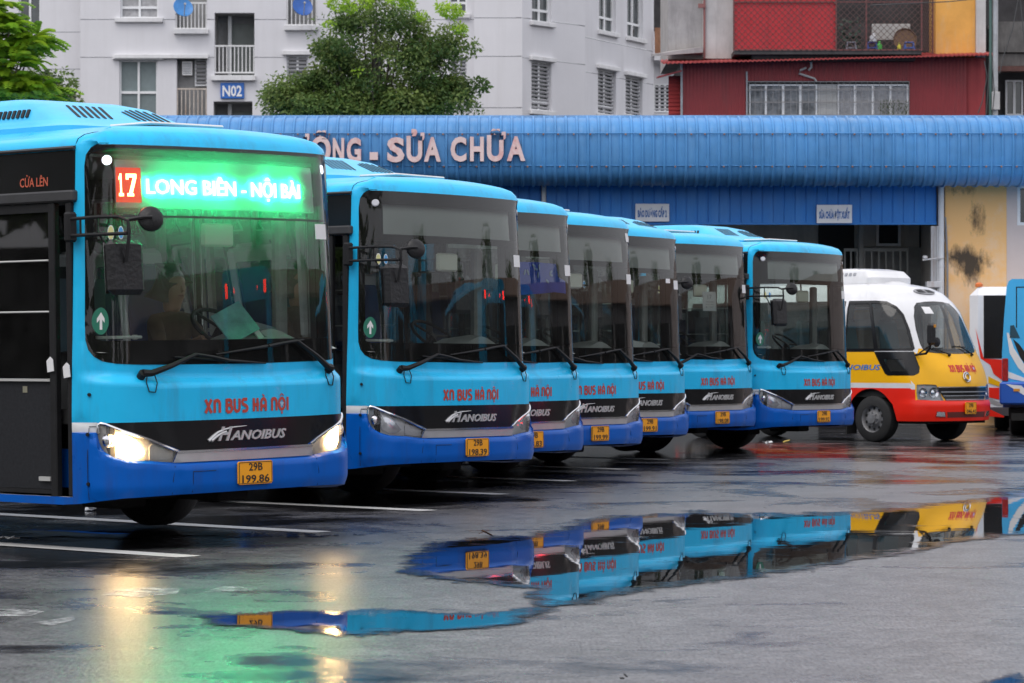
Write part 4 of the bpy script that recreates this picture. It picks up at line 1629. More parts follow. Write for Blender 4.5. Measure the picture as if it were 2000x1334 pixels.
# ================================================================ city bus: body surface
M_LB = pm('light_blue_paint', (.016, .49, .84), .34, spec=.25, coat=.06, var=.05, vscale=1.6, rvar=.08, streak=((.05, .22, .38), .55, 4.0, .6), inside=(.035, .035, .035))
M_DB = pm('dark_blue_paint', (.001, .098, .45), .32, spec=.18, coat=.0, var=.06, vscale=1.6, rvar=.08, streak=((.03, .045, .16), .55, 4.0, .8), inside=(.02, .02, .02))
M_WS = pm('white_stripe_paint', (.66, .67, .68), .35, coat=.2, var=.06, vscale=4)
M_BK = pm('gloss_black_trim', (.008, .008, .009), .18, spec=.35, var=.2, vscale=5)
M_FRIT = pm('black_glass_border', (.004, .004, .004), .4, spec=.05)
M_SILVER = pm('silver_trim', (.56, .56, .56), .34, .75, var=.08, vscale=5)
M_CHROME = pm('chrome', (.72, .72, .73), .14, 1.0)
M_REFL = pm('lamp_reflector', (.80, .81, .82), .30, .0, bump=.6, bscale=24)
M_LENS = glass('lamp_lens', (.93, .94, .95), .02, .015)
M_RUBBER = pm('black_rubber', (.012, .012, .013), .6, spec=.25, var=.25, vscale=9)
M_TYRE = pm('tyre_rubber', (.014, .014, .014), .7, var=.3, vscale=7, bump=.2, bscale=30)
M_RIM = pm('grey_wheel_rim', (.22, .22, .225), .5, .4, var=.25, vscale=9)
M_UNDER = pm('black_underbody', (.010, .010, .010), .85, var=.4, vscale=4)
M_RED = pm('brick_red_lettering', s2l(176, 62, 48), .5, var=.12, vscale=12)
M_YPLATE = pm('yellow_number_plate', s2l(238, 160, 24), .4, var=.06, vscale=9)
M_INK = pm('black_ink', (.012, .012, .012), .5)
M_GLASS = glass('windscreen_glass', (.76, .83, .79), .012, .016)
M_SGLASS = glass('side_glass', (.66, .71, .69), .02, .015)
M_BOARD = pm('dark_display_board', (.42, .41, .40), .55, var=.04)
M_DASH = pm('grey_dashboard', (.46, .46, .45), .6, var=.08, vscale=4)
M_SEATG = pm('grey_seat_plastic', (.66, .66, .68), .5, var=.05)
M_SEATB = pm('blue_seat_cloth', (.04, .06, .16), .9)
M_INT = pm('interior_lining', (.32, .33, .32), .75, var=.1)
M_POLE = pm('pale_hand_pole', (.55, .55, .53), .35, .3)
M_HATCH = pm('white_hatch', (.64, .62, .60), .5, var=.08, vscale=4, streak=((.40, .38, .34), .5, 5, 2))
M_PAPER = pm('white_paper', (.72, .72, .72), .7, var=.03)
M_MIRB = pm('wet_black_plastic', (.012, .012, .013), .4, spec=.3, var=.2, vscale=12, bump=.5, bscale=35)
M_MIRG = pm('mirror_back_grey', (.34, .34, .33), .4)
M_PALE = pm('pale_mirror_back', (.80, .78, .66), .4)
M_TEXTILE = pm('door_black_panel', (.016, .017, .020), .6, spec=.25, var=.3, vscale=40)


def make_plan(R0, s0, R1, smax=3.0):
    ds, s, x, y, a = .005, 0., 0., 0., 0.
    out = [(0, 0, 0, 0)]
    while s < smax:
        k = 1 / R0 if s < s0 else (1 / R1 if a < math.pi / 2 else 0)
        a = min(a + k * ds, math.pi / 2)
        x += math.cos(a) * ds
        y += math.sin(a) * ds
        s += ds
        out.append((s, x, y, a))
    return np.array(out)


def sstep(t):
    t = np.clip(t, 0, 1)
    return t * t * (3 - 2 * t)


PLAN = make_plan(5.0, .965, .36)
S_END = PLAN[-1]
HALF_W = float(S_END[1])
_zb = np.array([(0, .62), (.68, .62), (.88, .642), (1.06, .651), (1.16, .678), (1.243, .729), (1.275, .80), (1.30, .86), (1.4, .9)])
_fz = np.array([(.25, .25), (2.85, 2.85), (2.90, 2.90), (2.95, 2.942), (3.00, 2.968), (3.05, 2.982)])
_fd = np.array([(1.31, 0), (2.0, .025), (2.7, .065), (2.85, .085), (2.90, .105), (2.95, .145), (3.00, .215), (3.05, .295)])
_sz = np.array([(.25, .25), (2.85, 2.85), (2.90, 2.894), (2.95, 2.925), (3.00, 2.945), (3.05, 2.957)])
_sd = np.array([(.25, 0), (1.0, 0), (2.85, .05), (2.90, .075), (2.95, .13), (3.00, .22), (3.05, .33)])


def BP(s, v):
    """Bus skin: s runs round the plan from the middle of the front, v up the side and over the roof edge."""
    s, v = np.asarray(s, float), np.asarray(v, float)
    q = np.abs(s)
    sg = np.where(s >= 0, 1.0, -1.0)
    x = np.interp(q, PLAN[:, 0], PLAN[:, 1])
    y = np.interp(q, PLAN[:, 0], PLAN[:, 2]) + np.maximum(0, q - S_END[0])
    a = np.interp(q, PLAN[:, 0], PLAN[:, 3])
    nx, ny = np.sin(a), -np.cos(a)
    fr = sstep(-ny / .6)
    frl = np.where(v > 2.85, np.maximum(0, -ny) * .9 + .1 * fr, fr)
    zs = 1.15 + .03 * (q / 1.2) ** 2
    d = .030 + .058 * sstep((v - zs) / .085) - .012 * sstep((.80 + .35 * (v - .92) - q) / .05) * (v < 1.2) * sstep((1.19 - v) / .04)
    d = d + np.interp(v, _fd[:, 0], _fd[:, 1])
    t = np.interp(q, _zb[:, 0], _zb[:, 1]) - v
    d = d - .042 * sstep(t / .030) + .03 * sstep((.47 - v) / .12)
    dd = frl * d + (1 - frl) * np.interp(v, _sd[:, 0], _sd[:, 1])
    z = fr * np.interp(v, _fz[:, 0], _fz[:, 1]) + (1 - fr) * np.interp(v, _sz[:, 0], _sz[:, 1])
    z = z + .03 * (1 - (x / 1.2) ** 2) * np.clip((v - 2.88) / .17, 0, 1)
    return np.stack([sg * (x - nx * dd), y - ny * dd, z], -1)


def BN(s, v):
    h = .004
    du = BP(s + h, v) - BP(s - h, v)
    dv = BP(s, v + h) - BP(s, v - h)
    n = np.cross(du, dv)
    return n / np.maximum(1e-9, np.linalg.norm(n, axis=-1, keepdims=True))


def BS(s, v, off=0.0):
    s, v = np.asarray(s, float), np.asarray(v, float)
    return BP(s, v) + BN(s, v) * np.asarray(off, float)[..., None] if np.ndim(off) else BP(s, v) + BN(s, v) * off


def bs1(s, v, off=0.0):
    return tuple(BS(np.array([s]), np.array([v]), off)[0])


def patch(name, outer, mats, parent, holes=(), off=.004, thick=.01, ds=.06, dv=.05, fn=BS, smooth=True, mi=None, dome=0.0, angle=40):
    """A piece lying on the skin: the outline filled, mapped to the surface and given an edge of thickness."""
    outer = densify(outer, max(ds, .03))
    holes = [densify(h, max(ds, .03)) for h in holes]
    a = np.array(outer)
    sl = np.arange(a[:, 0].min() + ds / 2, a[:, 0].max(), ds)
    vl = np.arange(a[:, 1].min() + dv / 2, a[:, 1].max(), dv)
    v2, T = fill2d(outer, holes, sl, vl)
    o_ = np.full(len(v2), off)
    if dome:
        e = edge_dist(v2[:, 0], v2[:, 1], outer)
        o_ = off + dome * sstep(e / max(1e-6, e.max()))
    P = fn(v2[:, 0], v2[:, 1], o_)
    V = [tuple(p) for p in P]
    F = [tuple(t) for t in T]
    if thick:
        for lp, rev in [(outer, False)] + [(h, True) for h in holes]:
            lp = np.array(lp)
            n = len(V)
            k = len(lp)
            area = np.sum(lp[:, 0] * np.roll(lp[:, 1], -1) - np.roll(lp[:, 0], -1) * lp[:, 1])
            V += [tuple(p) for p in fn(lp[:, 0], lp[:, 1], np.full(k, off))] + [tuple(p) for p in fn(lp[:, 0], lp[:, 1], np.full(k, off - thick))]
            fl = (area > 0) == (not rev)
            for i in range(k):
                j = (i + 1) % k
                F.append((n + i, n + k + i, n + k + j, n + j) if fl else (n + i, n + j, n + k + j, n + k + i))
    return mesh_obj(name, V, F, mats, mi, parent, smooth, angle)


def sym(half):
    """Closed outline from its right half (s >= 0), listed from the bottom middle counter-clockwise to the top middle."""
    l = [(-a, b) for a, b in half[::-1] if a > 1e-6]
    return list(half) + l


BEZEL = sym([(0, 1.305), (.5, 1.309), (.9, 1.313), (1.12, 1.322), (1.25, 1.340), (1.32, 1.372), (1.36, 1.42), (1.38, 1.49), (1.384, 1.6), (1.385, 1.96), (1.392, 2.46), (1.397, 2.70), (1.388, 2.780), (1.355, 2.832), (1.27, 2.852), (.9, 2.853), (0, 2.852)])
HEADR = [(.655, .704), (.684, .624), (.78, .632), (.878, .642), (1.06, .651), (1.16, .678), (1.215, .706), (1.243, .735), (1.264, .775), (1.274, .82), (1.276, .88), (1.270, .902), (1.25, .908), (1.214, .901), (1.086, .853), (.877, .787)]
HEADL = [(-a, b) for a, b in HEADR][::-1]
LEN = 9.0
S_MAX = S_END[0] + (LEN - S_END[2])
s_of_y = lambda y: S_END[0] + (y - S_END[2])
AXLES = (2.27, 6.75)
R_ARCH, Z_AX, R_TYRE = .54, .46, .47


def bus_shell(parent, door_s):
    # lower edge with wheel arches
    low = []
    for sg in (-1, 1):
        lst = []
        for q in np.concatenate([np.arange(0, 1.6, .05), np.arange(1.6, S_MAX, .06), [S_MAX]]):
            zz = np.interp(q, [0, .65, 1.08, 1.31, 1.43, 1.6], [.40, .396, .388, .365, .350, .340])
            yy = q - S_END[0] + S_END[2]
            for ya in AXLES:
                if abs(yy - ya) < R_ARCH and q > 1.6:
                    zz = max(zz, Z_AX + math.sqrt(R_ARCH ** 2 - (yy - ya) ** 2))
            lst.append((sg * q, zz))
        low = lst[::-1] + low if sg < 0 else low + lst[1:]
    vs = [2.85, 2.90, 2.95, 3.0, 3.05]
    outer = low + [(S_MAX, v) for v in np.arange(.6, 3.0, .2)] + [(s, 3.05) for s in np.concatenate([[S_MAX], np.arange(9.0, 1.7, -.3), np.arange(1.6, -1.61, -.05), -np.arange(1.7, 9.1, .3), [-S_MAX]])] + [(-S_MAX, v) for v in np.arange(2.8, .5, -.2)]
    door = [(door_s[1], .395), (door_s[0], .395), (door_s[0], 2.47), (door_s[1], 2.47)]
    wins = []
    for sg in (-1, 1):
        st = 2.78 if sg < 0 else 1.62
        k = 0
        edges_ = [st, 4.1, 5.45, 6.8, 8.15, 9.15] if sg < 0 else [st, 2.9, 4.25, 5.6, 6.95, 8.15, 9.15]
        for a, b in zip(edges_[:-1], edges_[1:]):
            q = [(sg * (a + .03), 1.28), (sg * (b - .03), 1.28), (sg * (b - .03), 2.50), (sg * (a + .03), 2.50)]
            wins.append(q if sg > 0 else [q[1], q[0], q[3], q[2]])
    dd = lambda p, st=.07: densify(p, st)
    holes = [dd(BEZEL, .06), dd(HEADR, .03), dd(HEADL, .03), dd(door, .3)] + [dd(w, .4) for w in wins]
    sl = np.concatenate([-np.arange(1.7, 9.2, .3)[::-1], np.arange(-1.6, 1.61, .05), np.arange(1.7, 9.2, .3)])
    zl = np.concatenate([np.arange(.40, .60, .03), np.arange(.60, .70, .018), np.arange(.72, 1.1, .06), np.arange(1.12, 1.32, .018), np.arange(1.36, 2.8, .11), [2.85, 2.875, 2.90, 2.925, 2.95, 2.975, 3.0, 3.025]])
    lines = [[(s, z) for s in np.linspace(a, b, 22)] for z in (.847, .916) for a, b in ((-S_MAX + .01, -2.9), (2.9, S_MAX - .01), (1.282, 2.85), (door_s[1] + .01, -1.282))]
    lines = []
    for z in (.847, .916):
        for a, b in ((1.285, S_MAX - .005), (-S_MAX + .005, door_s[0] - .005), (door_s[1] + .005, -1.285)):
            # skip the wheel arches, whose crown stands above the stripe
            pts = [s for s in np.linspace(a, b, max(3, int((b - a) / .2)))]
            cur = []
            for s in pts:
                yy = abs(s) - S_END[0] + S_END[2]
                if any(abs(yy - ya) < R_ARCH + .08 for ya in AXLES):
                    if len(cur) > 1:
                        lines.append(cur)
                    cur = []
                else:
                    cur.append((s, z))
            if len(cur) > 1:
                lines.append(cur)
    v2, T = fill2d(outer, holes, sl, zl, lines, .28)
    P = BP(v2[:, 0], v2[:, 1])
    c = v2[T].mean(axis=1)
    mi = np.where(c[:, 1] > .916, 0, np.where(c[:, 1] > .847, 1, 2))
    V = [tuple(p) for p in P]
    F = [tuple(t) for t in T]
    mi = list(mi)
    # inward lip along the lower edge
    n = len(V)
    lw = np.array(low)
    A = BS(lw[:, 0], lw[:, 1], 0.0)
    B = BS(lw[:, 0], lw[:, 1], -.09)
    B[:, 2] += .015
    V += [tuple(p) for p in A] + [tuple(p) for p in B]
    k = len(lw)
    F += [(n + i, n + k + i, n + k + i + 1, n + i + 1) for i in range(k - 1)]
    mi += [2] * (k - 1)
    body = mesh_obj('body', V, F, [M_LB, M_WS, M_DB], mi, parent, True, 50)
    # rolled edges of the openings
    # roof
    top = np.array([(s, 3.05) for s in np.concatenate([np.arange(-9.0, -1.6, .3), np.arange(-1.6, 1.61, .05), np.arange(1.7, 9.1, .3)])])
    rim = BP(top[:, 0], top[:, 1])
    loop = [(p[0], p[1]) for p in rim]
    v2, T = fill2d(loop, (), np.arange(-1, 1.01, .2), np.arange(.2, 9, .3))
    Vr = []
    zr = {(round(p[0], 4), round(p[1], 4)): p[2] for p in rim}
    for a, b in v2:
        z = zr.get((round(a, 4), round(b, 4)))
        Vr.append((a, b, z if z is not None else 2.985 + .03 * (1 - (a / 1.2) ** 2)))
    mesh_obj('roof', Vr, [tuple(t) for t in T], [M_LB], None, parent, True, 50)
    # rear wall
    mb = MB()
    vv = [.34, .847, .916, 1.28, 2.5, 2.85, 2.90, 2.95, 3.0, 3.05]
    a = BP(np.full(len(vv), -S_MAX), np.array(vv))
    b = BP(np.full(len(vv), S_MAX), np.array(vv))
    for i in range(len(vv) - 1):
        mb.add([tuple(b[i]), tuple(a[i]), tuple(a[i + 1]), tuple(b[i + 1])], [(0, 1, 2, 3)], 2 if vv[i + 1] <= .847 else (1 if vv[i + 1] <= .916 else 0))
    y = a[0][1] + .006
    mb.bx(-1.0, 1.0, y, y + .02, 1.55, 2.45, 3)
    mb.bx(-1.2, -1.0, y, y + .03, .95, 1.4, 4)
    mb.bx(1.0, 1.2, y, y + .03, .95, 1.4, 4)
    mb.build('rear_wall', [M_LB, M_WS, M_DB, M_BK, pm('red_tail_lamp', (.45, .02, .02), .2)], parent, False)
    return body, wins, door


# ---------------------------------------------------------------- decorative lettering drawn with strokes
def strokes_of(ch):
    arc = lambda cx, cy, rx, ry, a0, a1, n=8: [(cx + rx * math.cos(R(a0 + (a1 - a0) * i / n)), cy + ry * math.sin(R(a0 + (a1 - a0) * i / n))) for i in range(n + 1)]
    if ch == 'X':
        return [[(.12, 0), (.88, 1)], [(.12, 1), (.88, 0)]]
    if ch == 'N':
        return [[(.14, 0), (.14, .86), (.30, .93)], [(.14, .72)] + arc(.5, .62, .36, .30, 150, 0) + [(.86, 0)]]
    if ch == 'B':
        return [[(.14, .02), (.14, 1)], [(.14, .92), (.55, .92)] + arc(.55, .73, .26, .19, 90, -90) + [(.30, .54)], [(.55, .54)] + arc(.58, .29, .30, .25, 80, -90) + [(.14, .04)]]
    if ch == 'U':
        return [[(.14, 1), (.14, .35)] + arc(.5, .35, .36, .29, 180, 360) + [(.86, 1)]]
    if ch == 'S':
        return [[(.86, .93), (.40, .93)] + arc(.36, .74, .24, .19, 90, 225, 5) + [(.70, .44)] + arc(.62, .26, .24, .20, 45, -90, 5) + [(.12, .06)]]
    if ch == 'H':
        return [[(.14, 0), (.14, 1)], [(.72, 0), (.72, 1)], [(.14, .50), (.95, .50)]]
    if ch == 'A':
        return [[(.14, 0), (.14, .70)] + arc(.5, .62, .36, .31, 170, 0) + [(.86, 0)], [(.14, .38), (.86, .38)]]
    if ch == 'O':
        return [arc(.5, .5, .40, .42, 0, 360, 18)]
    if ch == 'I':
        return [[(.5, 0), (.5, 1)]]
    return []


def stroke_text(name, text, f, x0, x1, z0, z1, mat, parent, wgt=.030):
    """Condensed rounded capitals with Vietnamese accents: ribbons of real thickness mapped by f."""
    cells = []
    x = 0.0
    for ch in text:
        if ch == ' ':
            x += .45
            continue
        w = {'I': .34, 'O': .95, 'X': .9}.get(ch, .80)
        cells.append((ch, x, w))
        x += w + .14
    tot = x - .14
    mb = MB()
    sx, sz = (x1 - x0) / tot, z1 - z0
    lift = 0

    def ribbon(pts, hw, off):
        pts = [Vector(p) for p in pts]
        V = []
        for i, p in enumerate(pts):
            d = (pts[min(i + 1, len(pts) - 1)] - pts[max(i - 1, 0)])
            d.normalize()
            nn = Vector((-d.y, d.x)) * hw
            V += [f(p.x + nn.x, p.y + nn.y, off), f(p.x - nn.x, p.y - nn.y, off)]
        F = [(2 * i, 2 * i + 1, 2 * i + 3, 2 * i + 2) for i in range(len(pts) - 1)]
        mb.add(V, F)

    last = None
    for n, (ch, cx, w) in enumerate(cells):
        for k, st in enumerate(strokes_of(ch)):
            ribbon([(x0 + (cx + p[0] * w) * sx, z0 + p[1] * sz) for p in st], wgt * sz * 4.0, .0040 + .0006 * k)
        last = (ch, cx, w)
    for n, (ch, cx, w) in enumerate(cells):
        xm = x0 + (cx + w / 2) * sx
        if ch == 'A':
            ribbon([(xm - .12 * sz, z0 + 1.26 * sz), (xm + .10 * sz, z0 + 1.10 * sz)], .055 * sz, .004)
        if ch == 'O':
            ribbon([(xm - .22 * sz, z0 + 1.10 * sz), (xm, z0 + 1.26 * sz), (xm + .22 * sz, z0 + 1.10 * sz)], .05 * sz, .004)
            ribbon([(xm - .09 * sz, z0 - .17 * sz), (xm + .09 * sz, z0 - .17 * sz)], .09 * sz, .004)
            star = []
            for k in range(10):
                r_ = (.30 if k % 2 == 0 else .13) * sz
                star.append((xm + r_ * .9 * math.cos(R(90 + 36 * k)), z0 + .5 * sz + r_ * math.sin(R(90 + 36 * k))))
            V = [f(a, b, .0052) for a, b in star] + [f(xm, z0 + .5 * sz, .0052)]
            mb.add(V, [(i, (i + 1) % 10, 10) for i in range(10)], 1)
    o = mb.build(name, [mat, pm('pale_star_paint', s2l(150, 190, 215), .5)], parent, False)
    return o


def plate(parent, lines2, f, w=.33, h=.165, z=.527):
    """Two-line yellow number plate with rim and black characters."""
    mb = MB()
    f0 = f
    fy = min(f0(0, z - h * .35)[1], f0(0, z + h * .2)[1], f0(0, z)[1]) - .004
    f = lambda a, b, d: (a, fy - d, b)
    prism_poly = [(-w / 2 + .012, z - h / 2), (w / 2 - .012, z - h / 2), (w / 2, z - h / 2 + .012), (w / 2, z + h / 2 - .012), (w / 2 - .012, z + h / 2), (-w / 2 + .012, z + h / 2), (-w / 2, z + h / 2 - .012), (-w / 2, z - h / 2 + .012)]
    mb.prism(prism_poly, lambda a, b, d: f(a, b, .022 - d), .016)
    p = mb.build('number_plate', [M_YPLATE], parent, False)
    rim = MB()
    for a0, b0, a1, b1 in ((-w / 2 + .008, z - h / 2 + .006, w / 2 - .008, z - h / 2 + .010), (-w / 2 + .008, z + h / 2 - .010, w / 2 - .008, z + h / 2 - .006), (-w / 2 + .005, z - h / 2 + .01, -w / 2 + .009, z + h / 2 - .01), (w / 2 - .009, z - h / 2 + .01, w / 2 - .005, z + h / 2 - .01)):
        rim.prism([(a0, b0), (a1, b0), (a1, b1), (a0, b1)], lambda a, b, d: f(a, b, .024 - d), .003)
    rim.build('plate_rim', [M_INK], p, False)
    text_on('plate_number', lines2[0], f, -w * .20, w * .20, z + .016, z + .016 + h * .34, M_INK, p, bold=.012, depth=.002, off=.023)
    text_on('plate_number', lines2[1], f, -w * .40, w * .40, z - h * .42, z - h * .42 + h * .34, M_INK, p, bold=.012, depth=.002, off=.023)
    return p


def wheel(parent, x, y, r=R_TYRE, w=.27, side=1, rim=None):
    mb = MB()
    mb.lathe([(r * .58, -w / 2), (r * .90, -w / 2), (r * .975, -w * .42), (r, -w * .30), (r, w * .30), (r * .975, w * .42), (r * .90, w / 2), (r * .58, w / 2)], (x, y, r), 'X', 40)
    for g in (-.18, 0, .18):
        mb.lathe([(r * 1.001, (g - .018) * w), (r * .985, g * w), (r * 1.001, (g + .018) * w)], (x, y, r), 'X', 40, 0)
    wh = mb.build('wheel', [M_TYRE], parent)
    mb = MB()
    o = w / 2 * side
    s = side
    mb.lathe([(r * .60, o - .005 * s), (r * .56, o - .02 * s), (r * .52, o - .06 * s), (r * .36, o - .05 * s), (r * .30, o - .01 * s), (r * .22, o + .0 * s), (r * .20, o + .03 * s), (0, o + .035 * s)], (x, y, r), 'X', 32)
    for k in range(8):
        t = 2 * math.pi * k / 8
        mb.lathe([(0, o + .012 * s), (.018, o + .01 * s), (.018, o - .01 * s)], (x, y + r * .26 * math.cos(t), r + r * .26 * math.sin(t)), 'X', 6)
    for k in range(10):
        t = 2 * math.pi * (k + .5) / 10
        mb.lathe([(.026, o - .052 * s), (0, o - .050 * s)], (x, y + r * .44 * math.cos(t), r + r * .44 * math.sin(t)), 'X', 8, 1)
    mb.lathe([(r * .58, -w * .42 * s), (0, -w * .42 * s)], (x, y, r), 'X', 24, 1)
    mb.build('rim', [rim or M_RIM, M_UNDER], wh)
    return wh


# ================================================================ the bus
bus = thing('city_bus', 'proto', 'bus')
door_s = (-1.49, -2.72)
shell, WINS, DOOR = bus_shell(bus, door_s)

# windscreen: pane of glass, black border behind it
ws = patch('windscreen', BEZEL, [M_GLASS], bus, off=.004, thick=.006, ds=.09, dv=.1)
main_open = [(-1.31, 1.50), (-1.25, 1.482), (1.25, 1.482), (1.31, 1.50), (1.325, 2.0), (1.33, 2.30), (1.30, 2.40), (-1.30, 2.40), (-1.33, 2.30), (-1.325, 2.0)]
disp_open = [(-1.08, 2.462), (1.30, 2.462), (1.31, 2.735), (-1.08, 2.735)]
patch('black_border', BEZEL, [M_FRIT], ws, holes=[main_open, disp_open], off=-.006, thick=.004, ds=.09, dv=.1)
for sg in (-1, 1):
    pass
# front fascia
blk = [(-1.24, .9135), (-1.262, .906)] + [(-a, b + .012) for a, b in ((1.214, .903), (1.086, .856), (.877, .790), (.66, .712))] + [(-.62, .705), (.62, .705)] + [(a, b + .012) for a, b in ((.66, .712), (.877, .790), (1.086, .856), (1.214, .903))] + [(1.262, .906), (1.24, .9135)]
band = patch('grille_band', blk, [M_BK], bus, off=.004, thick=.012, ds=.06, dv=.05)
trim = [(-.652, .700), (-.680, .622), (.680, .622), (.652, .700)]
tr = patch('silver_trim', trim, [M_SILVER], bus, off=.010, thick=.03, ds=.08, dv=.02)
patch('trim_lip', [(-.655, .705), (-.662, .688), (.662, .688), (.655, .705)], [M_CHROME], tr, off=.020, thick=.014, ds=.08, dv=.01)
patch('bumper', sym([(0, .404), (.65, .400), (1.08, .392), (1.27, .372), (1.315, .40), (1.325, .60), (1.32, .80), (1.285, .81), (1.262, .73), (1.20, .676), (1.16, .655), (1.06, .630), (.878, .616), (.70, .600), (0, .598)]),
      [M_DB], bus, off=.006, thick=.012, ds=.05, dv=.022)
# panel seams and bolts
for q in ([(.69, .596), (.71, .50), (.71, .404)], [(-.69, .596), (-.71, .50), (-.71, .404)], [(-.55, .556), (-.45, .556), (-.35, .556)], [(-.55, .552), (-.55, .48), (-.55, .41)],
          [(-1.34, .88), (-1.34, .70), (-1.34, .50), (-1.34, .38)], [(-1.34, .888), (-1.31, .888), (-1.285, .888)]):
    mb = MB()
    mb.tube([bs1(a, b, .007 if abs(a) < 1.2 else .002) for a, b in q], .0025, 4)
    mb.build('panel_seam', [M_RUBBER], bus)
for sg in (-1, 1):
    for z in (1.11, .835, .491):
        mb = MB()
        p = Vector(bs1(sg * 1.335, z, 0))
        n = Vector(BN(np.array([sg * 1.335]), np.array([z]))[0])
        mb.tube([p, p + n * .012], .013, 8)
        mb.build('bolt', [M_RUBBER], bus)

# seam between the front cap and the body
for sg in (-1, 1):
    mb = MB()
    mb.tube([bs1(sg * 1.475, v, .0005) for v in (2.84, 2.875, 2.90, 2.925, 2.95, 2.975, 3.0, 3.02, 3.045)], .0035, 4)
    mb.build('panel_seam', [M_RUBBER], bus)
# headlamps
for sg in (-1, 1):
    out = HEADR if sg > 0 else HEADL
    hl = patch('headlamp', [(a, b) for a, b in out], [M_REFL], bus, off=-.034, thick=0, ds=.04, dv=.03)
    V = []
    o2 = densify(out, .04)
    A, B = BS(np.array(o2)[:, 0], np.array(o2)[:, 1], .002), BS(np.array(o2)[:, 0], np.array(o2)[:, 1], -.035)
    k = len(o2)
    mesh_obj('lamp_bowl', [tuple(p) for p in A] + [tuple(p) for p in B], [(i, i + 1 if i + 1 < k else 0, (i + 1) % k + k, i + k) for i in range(k)], [M_CHROME], None, hl)
    poly = [(sg * a, b) for a, b in ((.90, .70), (.96, .668), (1.06, .672), (1.13, .70), (1.145, .78), (1.135, .835), (1.07, .81), (.98, .775))]
    poly = poly if sg > 0 else poly[::-1]
    patch('main_beam', poly, [pm('unlit_beam_reflector', (.80, .80, .82), .16, .55, bump=.3, bscale=12)], hl, off=-.022, thick=.012, ds=.03, dv=.03, dome=.012)
    poly = [(sg * a, b) for a, b in ((.69, .635), (.86, .65), (.86, .735), (.84, .755), (.675, .70))]
    patch('turn_lamp', poly if sg > 0 else poly[::-1], [M_REFL], hl, off=-.022, thick=.012, ds=.03, dv=.03)
    mb = MB()
    c = Vector(bs1(sg * 1.20, .79, -.03))
    mb.lathe([(.055, 0), (.052, -.02), (.035, -.035), (0, -.04)], c, 'Y', 16)
    mb.build('side_bulb', [M_CHROME], hl)
    mb = MB()
    q = densify([(sg * 1.272, .84), (sg * 1.268, .900), (sg * 1.25, .912), (sg * 1.214, .906), (sg * 1.086, .857), (sg * .877, .791), (sg * .652, .705)], .05, False)
    mb.tube([bs1(a, b, .008) for a, b in q], .0105, 6)
    mb.build('lamp_trim', [M_CHROME], hl)
    patch('lens', out, [M_LENS], hl, off=.001, thick=.004, ds=.05, dv=.04, dome=.012)

# lettering
stroke_text('operator_lettering', 'XN BUS HA NOI', bs1, -.412, .414, .962, 1.058, M_RED, bus)
hb = text_on('emblem_lettering', 'ANOIBUS', bs1, -.185, .372, .765, .832, pm('brushed_emblem', (.56, .56, .56), .35, .5), band, bold=.022, depth=.010, shear=.32, off=.004)
text_on('emblem_initial', 'H', bs1, -.30, -.165, .765, .865, MATS['brushed_emblem'], band, bold=.022, depth=.011, shear=.38, off=.0045)
mb = MB()
for q in ([(-.385, .765), (-.345, .795), (-.30, .822), (-.24, .842), (-.15, .856), (-.03, .862)], [(-.36, .765), (-.32, .79), (-.275, .812), (-.22, .828)]):
    mb.tube([bs1(a, b, .010) for a, b in q], [.013, .011, .009, .007, .005, .002][:len(q)], 6)
mb.build('emblem_swoosh', [MATS['brushed_emblem']], band)
plate(bus, ('29B', '198.39'), bs1)

# wipers
for piv, jt, b0, b1 in (((-.913, 1.225), (-.455, 1.378), (-.63, 1.362), (.23, 1.305)), ((.964, 1.235), (.555, 1.462), (-.26, 1.375), (.67, 1.470))):
    mb = MB()
    p = Vector(bs1(*piv, .0))
    n = Vector(BN(np.array([piv[0]]), np.array([piv[1]]))[0])
    mb.tube([p - n * .01, p + n * .05], .030, 10)
    mb.tube([bs1(*piv, .045), bs1(piv[0] * .85 + jt[0] * .15, piv[1] * .85 + jt[1] * .15, .055), bs1(piv[0] * .5 + jt[0] * .5, piv[1] * .5 + jt[1] * .5, .06), bs1(*jt, .045)], [.028, .024, .019, .013], 8)
    wp_ = mb.build('wiper', [M_RUBBER], bus)
    mb = MB()
    mid = ((b0[0] + b1[0]) / 2, (b0[1] + b1[1]) / 2)
    mb.tube([bs1(*b0, .022), bs1(b0[0] * .6 + b1[0] * .4, b0[1] * .6 + b1[1] * .4, .024), bs1(*mid, .026), bs1(b0[0] * .3 + b1[0] * .7, b0[1] * .3 + b1[1] * .7, .024), bs1(*b1, .018)], [.006, .011, .013, .011, .006], 6)
    lk = (b0[0] * .45 + b1[0] * .55, b0[1] * .45 + b1[1] * .55)
    mb.tube([bs1(*jt, .045), bs1((jt[0] + lk[0]) / 2, (jt[1] + lk[1]) / 2 + .004, .045), bs1(*lk, .035)], [.012, .011, .013], 6)
    mb.build('blade', [M_RUBBER], wp_)
    mb = MB()
    s_, z_ = piv[0] + (.05 if piv[0] < 0 else -.05), piv[1]
    mb.tube([bs1(s_, z_ + .02, .03), bs1(s_ - .03, z_ - .04, .012), bs1(s_ - .01, z_ - .10, .008), bs1(s_ + .035, z_ - .105, .008), bs1(s_ + .055, z_ - .05, .012), bs1(s_ + .05, z_ + .03, .035)], .0045, 5)
    mb.build('washer_hose', [M_RUBBER], wp_)

